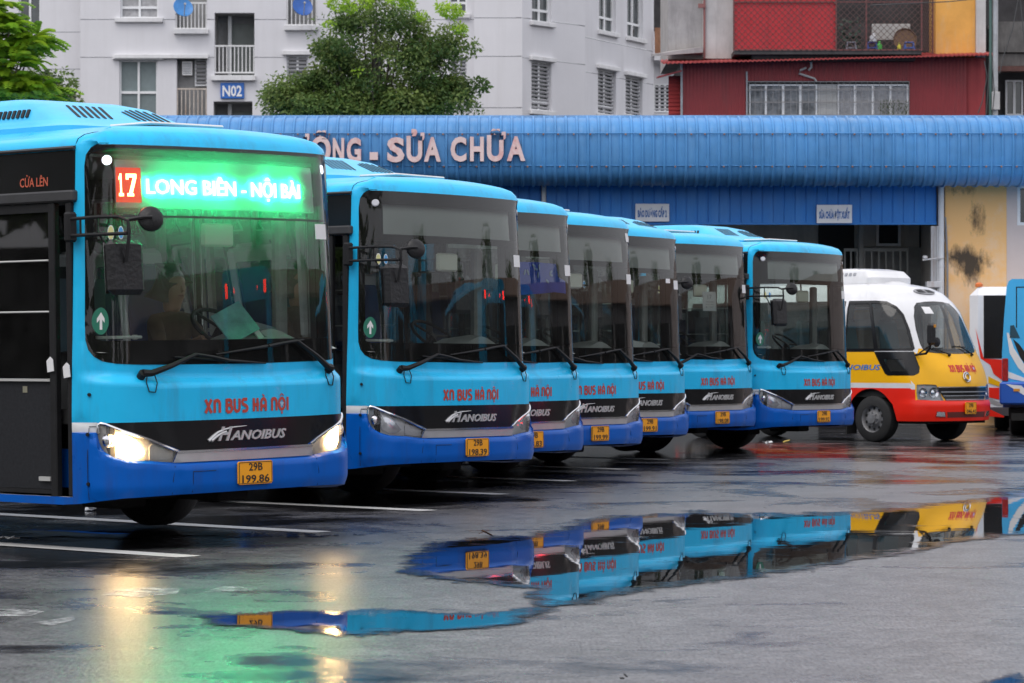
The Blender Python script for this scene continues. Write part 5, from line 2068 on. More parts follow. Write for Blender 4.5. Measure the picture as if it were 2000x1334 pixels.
# destination display behind the glass, marker lamps, interior mirror
disp = patch('destination_display', [(-1.08, 2.42), (1.24, 2.42), (1.24, 2.76), (-1.08, 2.76)], [M_BOARD], bus, off=-.075, thick=.05, ds=.2, dv=.2)
for sg in (-1, 1):
    p = Vector(bs1(sg * 1.20, 2.742, .004))
    n = Vector(BN(np.array([sg * 1.2]), np.array([2.742]))[0])
    mb = MB()
    mb.tube([p - n * .005, p + n * .004, p + n * .010], [.034, .034, .026], 18)
    mb.build('marker_lamp', [pm('pale_marker_lens', (.55, .55, .58), .15)], bus)
mb = MB()
mb.bx(-.135, .135, -.012, .03, -.105, .105, 0, .042)
im = mb.build('interior_mirror', [M_PALE], bus)
im.location = (-.02, .30, 2.235)
im.scale = (1.15, 1, .80)
mb = MB()
mb.tube([(0, .03, .05), (.02, .05, .18), (.02, .06, .32)], .012, 6)
mb.build('mirror_stalk', [M_RUBBER], im)

# exterior mirror on its arm
mb = MB()
mb.bx(-1.315, -1.235, .40, .47, 2.17, 2.38, 0, .015)
mb.tube([(-1.29, .44, 2.33), (-1.30, .10, 2.335), (-1.29, -.10, 2.33), (-1.265, -.165, 2.30), (-1.262, -.17, 2.2), (-1.265, -.14, 2.02)], .0125, 7)
mb.tube([(-1.29, .44, 2.215), (-1.30, .10, 2.215), (-1.28, -.165, 2.215)], .0125, 7)
mb.tube([(-1.295, .10, 2.215), (-1.24, .04, 2.05), (-1.22, -.02, 1.90)], .008, 6)
for yy in (.30, .12):
    mb.tube([(-1.297, yy, 2.215), (-1.297, yy, 2.335)], .008, 6)
arm = mb.build('mirror_arm', [M_RUBBER], bus)
mb = MB()
mb.bx(-.145, .145, -.05, .04, -.19, .19, 0, .035)
mb.bx(-.135, .135, .041, .043, -.175, .175, 1)
mh = mb.build('mirror_head', [M_MIRB, M_CHROME], arm)
mh.location = (-1.23, -.08, 1.985)
mh.rotation_euler = (R(-4), 0, R(-6))
mb = MB()
mb.lathe([(0, -.045), (.055, -.04), (.085, -.018), (.090, .0), (.085, .012), (0, .014)], (0, 0, 0), 'Y', 24)
mb.tube([(-.16, -.02, -.01), (-.06, -.045, 0), (.0, -.05, .0)], .014, 6)
rm = mb.build('round_mirror', [M_MIRB], arm)
rm.location = (-1.085, -.19, 2.315)
rm.rotation_euler = (R(-14), 0, R(-30))
for dx, col, w in ((-.0, (.60, .58, .26), .044), (.105, (.08, .32, .62), .038)):
    mb = MB()
    c = [(-1.16 + dx + w * math.cos(t) * .8, 2.235 + (w + .012) * math.sin(t) * .95) for t in np.linspace(0, 2 * math.pi, 17)[:-1]]
    c2 = [(-1.16 + dx + (w - .007) * math.cos(t) * .8, 2.235 + (w + .004) * math.sin(t) * .95) for t in np.linspace(0, 2 * math.pi, 17)[:-1]]
    V = [bs1(a, b, .0065) for a, b in c]
    V2 = [bs1(a, b, .0082) for a, b in c2]
    mb.add(V, [tuple(range(16))], 0)
    mb.add(V2, [tuple(range(16))], 1)
    mb.build('inspection_sticker', [M_PAPER, pm('sticker_%d' % int(w * 1000), col, .5)], ws, False)

# side glass
for q in WINS:
    (a, b) = (min(p[0] for p in q), max(p[0] for p in q))
    w_ = patch('side_window', [(a, 1.28), (b, 1.28), (b, 2.50), (a, 2.50)], [M_SGLASS], bus, off=-.004, thick=.006, ds=.4, dv=.4)
for sg in (-1, 1):
    a, b = (-9.2, -2.74) if sg < 0 else (1.58, 9.2)
    ed = [2.78, 4.1, 5.45, 6.8, 8.15, 9.15] if sg < 0 else [1.62, 2.9, 4.25, 5.6, 6.95, 8.15, 9.15]
    hs = [[(min(sg * (u + .05), sg * (v - .05)), 1.31), (max(sg * (u + .05), sg * (v - .05)), 1.31), (max(sg * (u + .05), sg * (v - .05)), 2.47), (min(sg * (u + .05), sg * (v - .05)), 2.47)] for u, v in zip(ed[:-1], ed[1:])]
    patch('window_surround', [(a, 1.25), (b, 1.25), (b, 2.82), (a, 2.82)], [M_BK], bus, holes=hs, off=.005, thick=.012, ds=.4, dv=.4)

# header glass over the front door, rain channel, runner
hd = patch('door_header', [(-2.735, 2.535), (-1.475, 2.535), (-1.475, 2.815), (-2.735, 2.815)], [M_BK], bus, off=.004, thick=.012, ds=.3, dv=.3)
text_on('door_lettering', 'CỬA LÊN', bs1, -2.075, -1.765, 2.575, 2.640, pm('orange_red_print', (.50, .10, .05), .5), hd, bold=.01, depth=.002, off=.006)
mb = MB()
mb.tube([bs1(s, 2.832, .014) for s in (-1.47, -2.1, -2.74)], .014, 6)
y0_, y1_ = bs1(-1.46, 2.5)[1], bs1(-2.74, 2.5)[1]
xs_ = bs1(-2.0, 2.5)[0]
mb.bx(xs_ - .05, xs_ + .03, y0_ - .01, y1_, 2.455, 2.535, 0, .012)
mb.build('door_runner', [pm('dull_black_steel', (.045, .045, .047), .55, .3, var=.2)], bus)
# door leaf: closed rear leaf with bars, the gap ahead of it shows the dark step well
xd = bs1(-2.0, 1.2)[0] + .035
dr = MB()
dr.bx(xd - .035, xd + .02, .655, .725, .32, 2.45, 0, .008)
dr.bx(xd - .02, xd + .02, 1.70, 1.76, .41, 2.45, 0, .006)
dr.bx(xd - .02, xd + .02, .726, 1.699, 2.39, 2.45, 0)
dr.bx(xd - .02, xd + .02, .726, 1.699, .41, .44, 0)
door = dr.build('door', [M_RUBBER], bus, False)
mb = MB()
mb.bx(xd - .008, xd + .008, .727, 1.698, .442, 1.20, 0)
mb.build('door_panel', [M_TEXTILE], door, False)
mb = MB()
mb.bx(xd - .012, xd - .0085, 1.0, 1.05, 1.12, 1.165, 0)
mb.build('door_notice', [pm('olive_notice', (.22, .21, .15), .6)], door, False)
mb = MB()
mb.bx(xd - .004, xd + .004, .727, 1.698, 1.222, 2.388, 0)
mb.build('door_glass', [glass('clear_door_glass', (.78, .82, .81), .02, .012)], door, False)
for z0, z1, y0, y1 in ((1.201, 1.219, .727, 1.698), (.50, .53, .735, .86)):
    mb = MB()
    mb.bx(xd - .03, xd - .009, y0, y1, z0, z1)
    mb.build('door_bar', [M_POLE], door, False)
for z in (1.69, 2.05):
    mb = MB()
    mb.tube([(xd - .03, .72, z), (xd - .03, 1.71, z)], .007, 8)
    mb.build('door_bar', [M_POLE], door, False)
mb = MB()
mb.bx(-1.24, -1.19, .475, .535, .40, 2.45, 0, .006)
mb.build('door_pillar', [M_RUBBER], bus, False)
mb = MB()
mb.bx(-1.10, -1.06, .50, 1.9, .45, .72, 0)
mb.build('step_riser', [M_DB], bus, False)
mb = MB()
mb.bx(-1.242, -1.19, .54, 1.80, .366, .394, 0)
mb.build('door_sill', [pm('worn_aluminium', (.55, .55, .55), .4, .4, var=.2)], bus, False)
mb = MB()
mb.bx(-1.236, -.2, .58, 1.80, .34, .364, 0)
mb.build('step_floor', [M_UNDER], bus, False)

# roof unit with vents, hatch
L0 = [(.75, 1.10, 5.2, 2.97), (.75, 1.10, 5.2, 3.045), (.66, 1.22, 5.1, 3.075), (.62, 1.30, 5.05, 3.11), (.565, 1.62, 4.9, 3.235), (.50, 1.88, 4.75, 3.285), (.30, 2.2, 4.5, 3.30)]


def rrect(hw, y0, y1, z, r=.12, n=5):
    pts = []
    for cx, cyy, a0 in ((hw - r, y0 + r, -90), (hw - r, y1 - r, 0), (-hw + r, y1 - r, 90), (-hw + r, y0 + r, 180)):
        for i in range(n + 1):
            t = R(a0 + 90 * i / n)
            pts.append((cx + r * math.cos(t), cyy + r * math.sin(t), z))
    return pts


V, F = [], []
for hw, y0, y1, z in L0:
    V += rrect(hw, y0, y1, z, min(.16, hw * .5))
m_ = 24
for i in range(len(L0) - 1):
    for k in range(m_):
        F.append((i * m_ + k, i * m_ + (k + 1) % m_, (i + 1) * m_ + (k + 1) % m_, (i + 1) * m_ + k))
F.append(tuple((len(L0) - 1) * m_ + k for k in range(m_)))
M_POD = pm('pale_blue_roof_plastic', (.06, .50, .84), .4, var=.05, vscale=3, streak=(s2l(70, 140, 180), .3, 3, 1))
pod = mesh_obj('roof_air_conditioner', V, F, [M_POD], None, bus, True, 30)


def podf(x, t, off):
    """Point on the front slope of the roof unit: t from 0 (foot) to 1 (brow)."""
    a, b = Vector((x, 1.305, 3.112)), Vector((x, 1.62, 3.235))
    n = Vector((0, -(b.z - a.z), (b.y - a.y))).normalized()
    return tuple(a.lerp(b, t) + n * off)


for xs0, n_, slant in ((-.43, 6, .10), (.14, 6, 0.0)):
    for k in range(n_):
        x = xs0 + k * (.062 if slant else .060)
        t0, t1 = (.12, .92) if slant else (.10, .60 + .25 * math.sin(math.pi * (k + .5) / n_))
        q = [(x, t0), (x + slant, t1)]
        mb = MB()
        w_ = .015 if slant else .014
        c = []
        for (px, tt), ang in ((q[0], 180), (q[1], 0)):
            for i in range(5):
                th = R(ang + 180 * i / 4)
                c.append((px + w_ * math.cos(th), tt + w_ * 2.9 * math.sin(th)))
        mb.prism(c, lambda a, b, d: podf(a, b, .004 - d), .003)
        mb.build('vent_slot', [M_DARK], pod, False)
mb = MB()
for sg in (-1, 1):
    xx = sg * .602
    for k in range(15):
        y = 1.72 + k * .055
        mb.box((xx, y, 3.165), (.012, .030, .062), 0, Matrix.Rotation(sg * R(-24), 4, 'Y'))
mb.build('side_grille', [M_DARK], pod, False)
mb = MB()
mb.bx(-.33, .33, .66, 1.06, 2.985, 3.035, 0, .02)
mb.bx(-.36, .36, .63, 1.09, 3.036, 3.06, 0, .01)
mb.build('roof_hatch', [M_HATCH], bus, False)

# running gear and underside
for y in AXLES:
    for sg in (-1, 1):
        wheel(bus, sg * 1.08, y, side=sg, rim=pm('dirty_dark_rim', (.045, .043, .042), .6, var=.3, vscale=9))
mb = MB()
mb.bx(-.85, .85, 2.9, 6.1, .30, .95, 0)
mb.bx(-1.16, 1.16, .60, 8.85, .90, 1.0, 0)
mb.bx(-1.12, 1.12, .22, .58, .44, .9, 0)
mb.bx(-.72, .72, .62, 2.85, .38, .89, 0)
mb.tube([(-.95, 2.27, .46), (.95, 2.27, .46)], .09, 8)
mb.tube([(-.95, 6.75, .46), (.95, 6.75, .46)], .12, 8)
mb.bx(.10, .40, .45, .95, .30, .40, 0, .02)
mb.bx(-.5, -.2, .9, 1.3, .26, .38, 0, .02)
mb.bx(-1.0, 1.0, 7.3, 8.8, .32, .89, 0)
mb.build('underbody', [M_UNDER], bus, False)

# interior
mb = MB()
mb.bx(-1.17, 1.17, .55, 8.9, 2.78, 2.80, 0)
mb.bx(-1.17, 1.17, 8.6, 8.65, 1.0, 2.78, 0)
for sg in (-1, 1):
    mb.bx(sg * 1.19 - .01, sg * 1.19 + .01, 1.85 if sg < 0 else .6, 8.6, .95, 1.27, 0)
mb.build('lining', [M_INT], bus, False)
dash = MB()
n = 26
V, F = [], []
for i in range(n + 1):
    s = -1.15 + 2.3 * i / n
    h = 1.462 + .012 * math.cos(s * 2) + .10 * math.exp(-((s - .52) / .24) ** 2) - (.03 if s < -.55 else 0)
    for y, z in ((.20, 1.40), (.30, h - .015), (.45, h), (.72, h - .03), (.80, h - .14), (.80, .95)):
        V.append((s, y + .08 * (abs(s) / 1.15) ** 2, z))
for i in range(n):
    for k in range(5):
        F.append((i * 6 + k, (i + 1) * 6 + k, (i + 1) * 6 + k + 1, i * 6 + k + 1))
dash.add(V, F)
dash.build('dashboard', [M_DASH], bus)
mb = MB()
mb.lathe([(.235 + .016 * math.cos(t), .016 * math.sin(t)) for t in np.linspace(0, 2 * math.pi, 9)], n=28)
mb.tube([(0, 0, 0), (.22, 0, 0)], .012, 6)
mb.tube([(0, 0, 0), (-.11, .19, 0)], .012, 6)
mb.tube([(0, 0, 0), (-.11, -.19, 0)], .012, 6)
mb.tube([(0, 0, .01), (0, 0, -.5)], .035, 8)
sw = mb.build('steering_wheel', [M_RUBBER], bus)
sw.location = (.62, .98, 1.56)
sw.rotation_euler = (R(38), 0, 0)


def seat(x, y, z, big_=False):
    mb = MB()
    w = .24 if big_ else .22
    mb.bx(x - w, x + w, y - .22, y + .22, z + .34, z + .42, 1, .03)
    mb.box((x, y + .25, z + .78), (2 * w, .07, .80), 0, (R(-9), 'X'), .03)
    mb.box((x, y + .205, z + .76), (2 * w - .08, .03, .62), 1, (R(-9), 'X'), .012)
    mb.bx(x - .05, x + .05, y - .1, y + .1, z, z + .34, 2)
    return mb.build('seat', [M_SEATG, M_SEATB, M_UNDER], bus, False)


seat(.62, 1.62, 1.0, True)
for y in (3.0, 3.85, 4.7, 5.6, 6.9, 7.7):
    for x in (-.92, .92):
        seat(x, y, 1.0)
seat(-.66, 1.74, .84, True)
mb = MB()
mb.tube([(-1.12, .42, 1.505), (-.62, .46, 1.505)], .011, 8)
mb.tube([(-.70, .455, 1.505), (-.66, .46, 1.505)], .017, 8)
mb.tube([(-1.10, .42, 1.45), (-.85, .44, 1.448), (-.80, .44, 1.46)], .008, 6)
mb.build('front_rail', [pm('white_rail_tube', (.75, .75, .75), .3)], bus)
mb = MB()
for x, y in ((-.62, 1.9), (-.35, 2.9), (.35, 2.9), (-.35, 4.7), (.35, 4.7), (.98, 2.1), (-1.02, .95)):
    mb.tube([(x, y, 1.0 if y > 1.2 else .5), (x, y, 2.78)], .017, 8)
for x in (-.35, .35):
    mb.tube([(x, 1.9, 2.55), (x, 8.4, 2.55)], .016, 8)
mb.build('hand_pole', [M_POLE], bus)
mb = MB()
for x in (-.35, .35):
    for k in range(12):
        y = 2.1 + k * .5
        mb.tube([(x, y, 2.55), (x, y, 2.40)], .012, 5)
        mb.tube([(x - .055, y, 2.31), (x, y, 2.40), (x + .055, y, 2.31), (x - .055, y, 2.31)], .009, 5)
mb.build('strap_handle', [M_POLE], bus)
mb = MB()
mb.bx(1.02, 1.14, .78, .86, 1.48, 2.40, 0, .02)
mb.bx(.92, 1.0, 2.0, 2.05, 1.48, 2.5, 0, .02)
mb.build('curtain', [pm('off_white_curtain', (.50, .50, .48), .9, var=.15, vscale=14)], bus, False)
mb = MB()
mb.bx(-.28, .33, 2.32, 2.36, 1.0, 2.05, 0)
mb.build('partition', [pm('smoked_partition', (.05, .055, .06), .2)], bus, False)
mb = MB()
mb.bx(-.28, .34, 1.98, 2.02, 1.0, 1.95, 0)
mb.build('cab_screen', [pm('blue_grey_board', (.05, .09, .12), .5)], bus, False)
# white permit on the glass
pk = patch('permit_sticker', [(.888, 2.215), (1.10, 2.215), (1.10, 2.328), (.888, 2.328)], [M_PAPER], ws, off=.0075, thick=.0015, ds=.1, dv=.1)
ar = [(-1.263 + .075 * math.cos(t), 1.62 + .095 * math.sin(t)) for t in np.linspace(0, 2 * math.pi, 25)[:-1]]
gsk = patch('arrow_sticker', ar, [pm('green_sticker', (.012, .16, .10), .4)], ws, off=.0075, thick=.0015, ds=.06, dv=.06)
arw = [(-.012, -.06), (.012, -.06), (.012, .01), (.036, -.012), (.036, .018), (0, .062), (-.036, .018), (-.036, -.012), (-.012, .01)]
patch('arrow', [(-1.263 + a, 1.62 + b) for a, b in arw], [M_PAPER], gsk, off=.0095, thick=.0015, ds=.05, dv=.05)

# ================================================================ the row of buses
YAW = R(48)
YAWS = [R(48), R(52.6), R(52.1), R(53.2), R(52.2), R(52.8), R(52.0)]


def copy_tree(o, parent=None, skip=()):
    c = o.copy()
    COL.objects.link(c)
    c.parent = parent
    for ch in list(CH.get(o.name, [])):
        if ch.name.split('.')[0] not in skip:
            copy_tree(ch, c, skip)
    return c


def child_map():
    m = {}
    for o in scene.objects:
        if o.parent is not None:
            m.setdefault(o.parent.name, []).append(o)
    return m


def plate_loc(px, py, yaw=YAW, z=.527):
    Y = FPX * (HC - z) / (py - HY)
    return (px - 1000) / FPX * Y, Y


def x_at_edge(px, Y, a):
    """Place so that the local point (a, 0) of the front is seen at picture column px."""
    Ye = Y + a * math.sin(R(52.5))
    return (px - 1000) / FPX * Ye - a * math.cos(R(52.5))


PB = [(-1.866, 21.3), plate_loc(925.2, 873.2), None, plate_loc(1166.2, 846.2), None, plate_loc(1406.4, 815.2), plate_loc(1604.3, 813.0)]
Y3_, Y5_ = plate_loc(1040, 858.2)[1], plate_loc(1262, 829.8)[1]
PB[2] = (x_at_edge(1054, Y3_, .16), Y3_)
PB[4] = (x_at_edge(1277.7, Y5_, .16), Y5_)
NUM = [('29B', '199.86'), ('29B', '198.39'), ('29B', '198.83'), ('29B', '199.99'), ('29B', '199.91'), ('29B', '198.08'), ('29B', '199.92')]
LAB = ['blue city bus with glowing headlamps and a lit green route sign',
       'blue city bus with number plate 198.39 parked beside the lit bus',
       'blue city bus with a blue cloth hung behind its windscreen',
       'blue city bus with number plate 199.99 and a sticker high on its windscreen',
       'blue city bus with a white card at the foot of its windscreen',
       'blue city bus with a paper reading 17 taped inside its windscreen',
       'blue city bus with number plate 199.92 beside the yellow minibus']
GRP = 'blue city buses parked in a slanting row'
CH = child_map()
BUSES = []
SKIPS = [('black_border',), (), ('inspection_sticker', 'arrow_sticker'), ('arrow_sticker',), ('arrow_sticker',), ('arrow_sticker',), ()]
U = [None, 21.5, 24.15, 26.9, 30.0, 33.4, 36.2]       # distance of each bay across the row
PY = [922, 873.2, 858.2, 846.2, 829.8, 815.2, 813.0]
DZ = [0] * 7
for i in range(1, 7):
    k = PB[i][0] / PB[i][1]
    Y = U[i] / (math.cos(R(52.5)) * k + math.sin(R(52.5)))
    PB[i] = (k * Y, Y)
    DZ[i] = (HC - .527) - (PY[i] - HY) * Y / FPX        # ride height
for i in range(7):
    b = copy_tree(bus, None, ('number_plate',) + SKIPS[i])
    b.location = (PB[i][0], PB[i][1], max(-.035, min(.035, DZ[i])))
    b.rotation_euler = (0, R((0, .15, -.2, .1, .2, -.15, .1)[i]), YAWS[i])
    b['label'], b['group'] = LAB[i], GRP
    plate(b, NUM[i], bs1)
    BUSES.append(b)
BUSES[0].rotation_euler = (0, -.0158, YAW)          # kneeling towards its open door


def drop(o):
    for c in CH.get(o.name, []):
        drop(c)
    bpy.data.objects.remove(o)


drop(bus)
CH = child_map()
bpy.context.view_layer.update()


def part(b, name):
    return [c for c in CH.get(b.name, []) if c.name.split('.')[0] == name]


def swap(o, slot, m):
    o.material_slots[slot].link = 'OBJECT'
    o.material_slots[slot].material = m


def emitter(name, col, strength):
    m = bpy.data.materials.new(name)
    m.use_nodes = True
    N = m.node_tree.nodes
    N.clear()
    e = N.new('ShaderNodeEmission')
    e.inputs['Color'].default_value = (*col, 1)
    e.inputs['Strength'].default_value = strength
    o = N.new('ShaderNodeOutputMaterial')
    m.node_tree.links.new(e.outputs[0], o.inputs['Surface'])
    return m


# dark advertising panel low on the second bus's door side, mirrored in the wet ground under the lit bus
patch('side_advert', [(-6.1, .352), (-2.95, .352), (-2.95, 1.20), (-6.1, 1.20)], [pm('dark_advert_print', (.012, .03, .045), .35, var=.4, vscale=3)], BUSES[1], off=.004, thick=.003, ds=.4, dv=.3)
# ---- the lit bus
lit = BUSES[0]
lws = part(lit, 'windscreen')[0]
open2 = [(-1.345, 2.40), (-1.34, 2.36), (1.34, 2.36), (1.36, 2.45), (1.375, 2.70), (1.365, 2.775), (1.33, 2.815), (1.25, 2.832), (.6, 2.838), (0, 2.838), (-.6, 2.838), (-1.25, 2.832), (-1.33, 2.815), (-1.365, 2.775), (-1.37, 2.70)]  # opened wider so the added glow film shows around the sign
main2 = [(-1.31, 1.50), (-1.25, 1.482), (1.25, 1.482), (1.31, 1.50), (1.325, 2.0), (1.33, 2.345), (-1.33, 2.345), (-1.325, 2.0)]
patch('black_border', BEZEL, [M_FRIT], lws, holes=[main2, open2], off=-.006, thick=.004, ds=.09, dv=.1)
dsp = part(lit, 'destination_display')[0]
M_LEDR = emitter('red_led', (1.0, .085, .03), 48.0)
M_LEDG = emitter('green_led', (.012, 1.0, .30), 140.0)


def led_char(ch):
    return None


def slab17(f, x0, x1, z0, z1):
    """The slab-footed 17 of the route display."""
    w = (x1 - x0)
    P1 = [(0, 0), (.40, 0), (.40, .13), (.28, .13), (.28, 1), (.13, 1), (0, .83), (0, .70), (.12, .78), (.12, .13), (0, .13)]
    P7 = [(.52, .74), (.52, 1), (1, 1), (1, .84), (.80, .13), (.86, .13), (.86, 0), (.56, 0), (.56, .13), (.64, .13), (.84, .84), (.64, .84), (.64, .74)]
    return [[(x0 + a * w, z0 + b * (z1 - z0)) for a, b in q] for q in (P1, P7)]


patch('number_panel', [(-1.07, 2.455), (-.80, 2.455), (-.80, 2.705), (-1.07, 2.705)], [emitter('red_led_field', (1.0, .07, .02), .75)], dsp, off=-.070, thick=.003, ds=.2, dv=.2)
for q in slab17(bs1, -1.03, -.845, 2.497, 2.655):
    v2, T = fill2d(q)
    V = [bs1(a, b, -.058) for a, b in v2]
    mesh_obj('route_digit', V, [tuple(t) for t in T], [M_LEDR], None, dsp, False)
text_on('destination_lettering', 'LONG BIÊN - NỘI BÀI', bs1, -.757, .815, 2.520, 2.628, M_LEDG, dsp, bold=.012, depth=.010, off=-.068)


def film():
    m = bpy.data.materials.new('bloom_film')
    m.use_nodes = True
    N, L = m.node_tree.nodes, m.node_tree.links
    N.clear()
    out = N.new('ShaderNodeOutputMaterial')
    tl = N.new('ShaderNodeBsdfTranslucent')
    tl.inputs['Color'].default_value = (.85, .87, .88, 1)
    tr = N.new('ShaderNodeBsdfTransparent')
    mx = N.new('ShaderNodeMixShader')
    tc = N.new('ShaderNodeTexCoord')
    sp = N.new('ShaderNodeSeparateXYZ')
    L.new(tc.outputs['Object'], sp.inputs[0])
    # added film imitates the sign's bloom above and below, thin before the letters
    r = N.new('ShaderNodeValToRGB')
    mr_ = N.new('ShaderNodeMapRange')
    mr_.inputs['From Min'].default_value = 1.6
    mr_.inputs['From Max'].default_value = 2.9
    L.new(sp.outputs[2], mr_.inputs['Value'])
    L.new(mr_.outputs[0], r.inputs['Fac'])
    el = r.color_ramp.elements
    stops = [(1.6, .02), (2.0, .16), (2.3, .26), (2.41, .20), (2.47, .012), (2.69, .012), (2.75, .20), (2.9, .28)]
    while len(el) < len(stops):
        el.new(.5)
    for e_, (z_, v_) in zip(el, stops):
        e_.position = (z_ - 1.6) / 1.3
        e_.color = (v_, v_, v_, 1)
    L.new(r.outputs[0], mx.inputs['Fac'])
    L.new(tr.outputs[0], mx.inputs[1])
    L.new(tl.outputs[0], mx.inputs[2])
    L.new(mx.outputs[0], out.inputs['Surface'])
    return m


patch('glow_film', [(-1.32, 1.6), (1.32, 1.6), (1.35, 2.70), (1.33, 2.80), (1.24, 2.83), (-1.24, 2.83), (-1.33, 2.80), (-1.35, 2.70)], [film()], lws, off=-.014, thick=0, ds=.12, dv=.12)  # translucent sheet added to spread the sign's glow over the glass
M_BEAM = emitter('lit_headlamp', (1.0, .64, .28), 58.0)
M_HALO_LENS = glass('halo_lens', (.95, .93, .88), .03, .16)  # diffuse film added to this lens so it glows like the lamp's halo
M_LED = emitter('lit_marker', (.80, .86, 1.0), 3.0)
for h in part(lit, 'headlamp'):
    for c in CH.get(h.name, []):
        if c.name.startswith('main_beam'):
            swap(c, 0, M_BEAM)
        if c.name.startswith('lens'):
            swap(c, 0, M_HALO_LENS)
for c in part(lit, 'marker_lamp'):
    swap(c, 0, M_LED)


def in_bus(o, b):
    """Stand a top-level thing modelled in bus coordinates inside the bus."""
    o.matrix_world = b.matrix_world
    return o


# folder and papers on the lit bus's dashboard
mb = MB()
mb.box((.14, .30, 1.60), (.30, .012, .26), 0, Matrix.Rotation(R(-22), 4, 'Y') @ Matrix.Rotation(R(-32), 4, 'X'), .003)
mb.box((.275, .295, 1.60), (.05, .016, .30), 1, Matrix.Rotation(R(-22), 4, 'Y') @ Matrix.Rotation(R(-32), 4, 'X'), .003)
tag(in_bus(mb.build('route_folder', [pm('pale_teal_card', (.20, .42, .44), .4, var=.25, vscale=12), M_PAPER], None, False), lit), 'pale teal folder with a white spine leaning on the lit bus windscreen', 'folder')
mb = MB()
mb.box((.48, .34, 1.535), (.30, .012, .17), 0, Matrix.Rotation(R(12), 4, 'Y') @ Matrix.Rotation(R(-48), 4, 'X'), .003)
mb.box((.62, .36, 1.50), (.22, .012, .12), 0, Matrix.Rotation(R(20), 4, 'Y') @ Matrix.Rotation(R(-52), 4, 'X'), .003)
tag(in_bus(mb.build('grey_document', [pm('grey_document_cover', (.16, .20, .21), .35, var=.15, vscale=8)], None, False), lit), 'grey document covers lying beside the teal folder in the lit bus', 'document')
# blue cloth in the third bus
q = [(-.32, 2.02), (.0, 2.0), (.35, 2.03), (.75, 2.06), (1.12, 2.05), (1.15, 2.16), (.9, 2.2), (.62, 2.26), (.60, 2.34), (.2, 2.345), (-.25, 2.34)]
q = [(.02, 2.005), (.35, 2.02), (.72, 2.045), (1.22, 2.03), (1.23, 2.15), (1.0, 2.17), (.84, 2.20), (.80, 2.34), (.4, 2.35), (.0, 2.345)]
cl = patch('blue_cloth', q, [pm('bright_blue_cloth', (.012, .06, .50), .7, var=.2, vscale=5)], None, off=-.05, thick=.008, ds=.1, dv=.05)
fl = MB()
g = np.random.default_rng(4)
for k in range(9):
    a, b = g.uniform(.1, .7), g.uniform(2.12, 2.32)
    t = g.uniform(0, 3)
    e = [(a + .035 * math.cos(u) * math.cos(t) - .014 * math.sin(u) * math.sin(t), b + .035 * math.cos(u) * math.sin(t) + .014 * math.sin(u) * math.cos(t)) for u in np.linspace(0, 6.28, 9)[:-1]]
    fl.prism(e, lambda x, z, d: bs1(x, z, -.040 - d), .004)
fo = fl.build('petal_print', [pm('pale_blue_print', (.25, .36, .62), .7)], cl, False)
tag(in_bus(cl, BUSES[2]), 'bright blue cloth with pale petals hung behind a bus windscreen', 'cloth')
# papers on the other windscreens
pp = patch('paper_notice', [(-.22, 1.96), (.11, 1.96), (.11, 2.22), (-.22, 2.22)], [M_PAPER], None, off=-.012, thick=.002, ds=.2, dv=.2)
text_on('number_print', '17', bs1, -.10, .0, 2.12, 2.18, MATS['grey_steel'], pp, bold=.0, depth=.001, off=-.011)
for k in range(3):
    text_on('small_print', ('LONG BIEN', 'NOI BAI', '17')[k], bs1, -.15, .05, 2.075 - k * .035, 2.09 - k * .035, MATS['grey_steel'], pp, depth=.0008, off=-.011)
tag(in_bus(pp, BUSES[5]), 'white paper reading 17 taped inside a bus windscreen', 'paper')
mb = MB()
mb.box((.30, .30, 1.50), (.42, .010, .13), 0, Matrix.Rotation(R(7), 4, 'Y') @ Matrix.Rotation(R(-35), 4, 'X'), .002)
tag(in_bus(mb.build('route_card', [M_PAPER], None, False), BUSES[4]), 'white card propped at the foot of a bus windscreen', 'card')
patch('route_sticker', [(.93, 2.70), (1.14, 2.70), (1.14, 2.80), (.93, 2.80)], [M_PAPER], part(BUSES[3], 'windscreen')[0], off=.0075, thick=.0015, ds=.1, dv=.1)
patch('small_sticker', [(.66, 2.29), (.78, 2.29), (.78, 2.345), (.66, 2.345)], [M_PAPER], part(BUSES[4], 'windscreen')[0], off=.0075, thick=.0015, ds=.1, dv=.1)


# ---------------------------------------------------------------- the driver
def skin_body(name, joints, bones, root, mat, parent=None, sub=2):
    """Grow one continuous surface over a skeleton of (point, radius) joints."""
    me = bpy.data.meshes.new(name)
    keys = list(joints)
    me.from_pydata([joints[k][0] for k in keys], [(keys.index(a), keys.index(b)) for a, b in bones], [])
    o = bpy.data.objects.new(name, me)
    COL.objects.link(o)
    sk = o.modifiers.new('skin', 'SKIN')
    for i, k in enumerate(keys):
        r = joints[k][1]
        sv = me.skin_vertices[0].data[i] if len(me.skin_vertices) else None
        if sv is not None:
            sv.radius = r if isinstance(r, tuple) else (r, r)
            sv.use_root = (k == root)
    sd = o.modifiers.new('smooth', 'SUBSURF')
    sd.levels = sd.render_levels = sub
    bpy.context.view_layer.update()
    dg = bpy.context.evaluated_depsgraph_get()
    nm = bpy.data.meshes.new_from_object(o.evaluated_get(dg))
    bpy.data.objects.remove(o)
    nm.materials.clear()
    nm.materials.append(mat)
    nm.polygons.foreach_set('use_smooth', np.ones(len(nm.polygons), dtype=bool))
    ob = bpy.data.objects.new(name, nm)
    COL.objects.link(ob)
    ob.parent = parent
    return ob


M_SKIN = pm('skin', (.36, .20, .13), .5, var=.06, vscale=8)
M_SHIRT = pm('brown_shirt', (.10, .065, .04), .85, var=.25, vscale=9)
M_HAIR = pm('black_hair', (.008, .007, .007), .45)


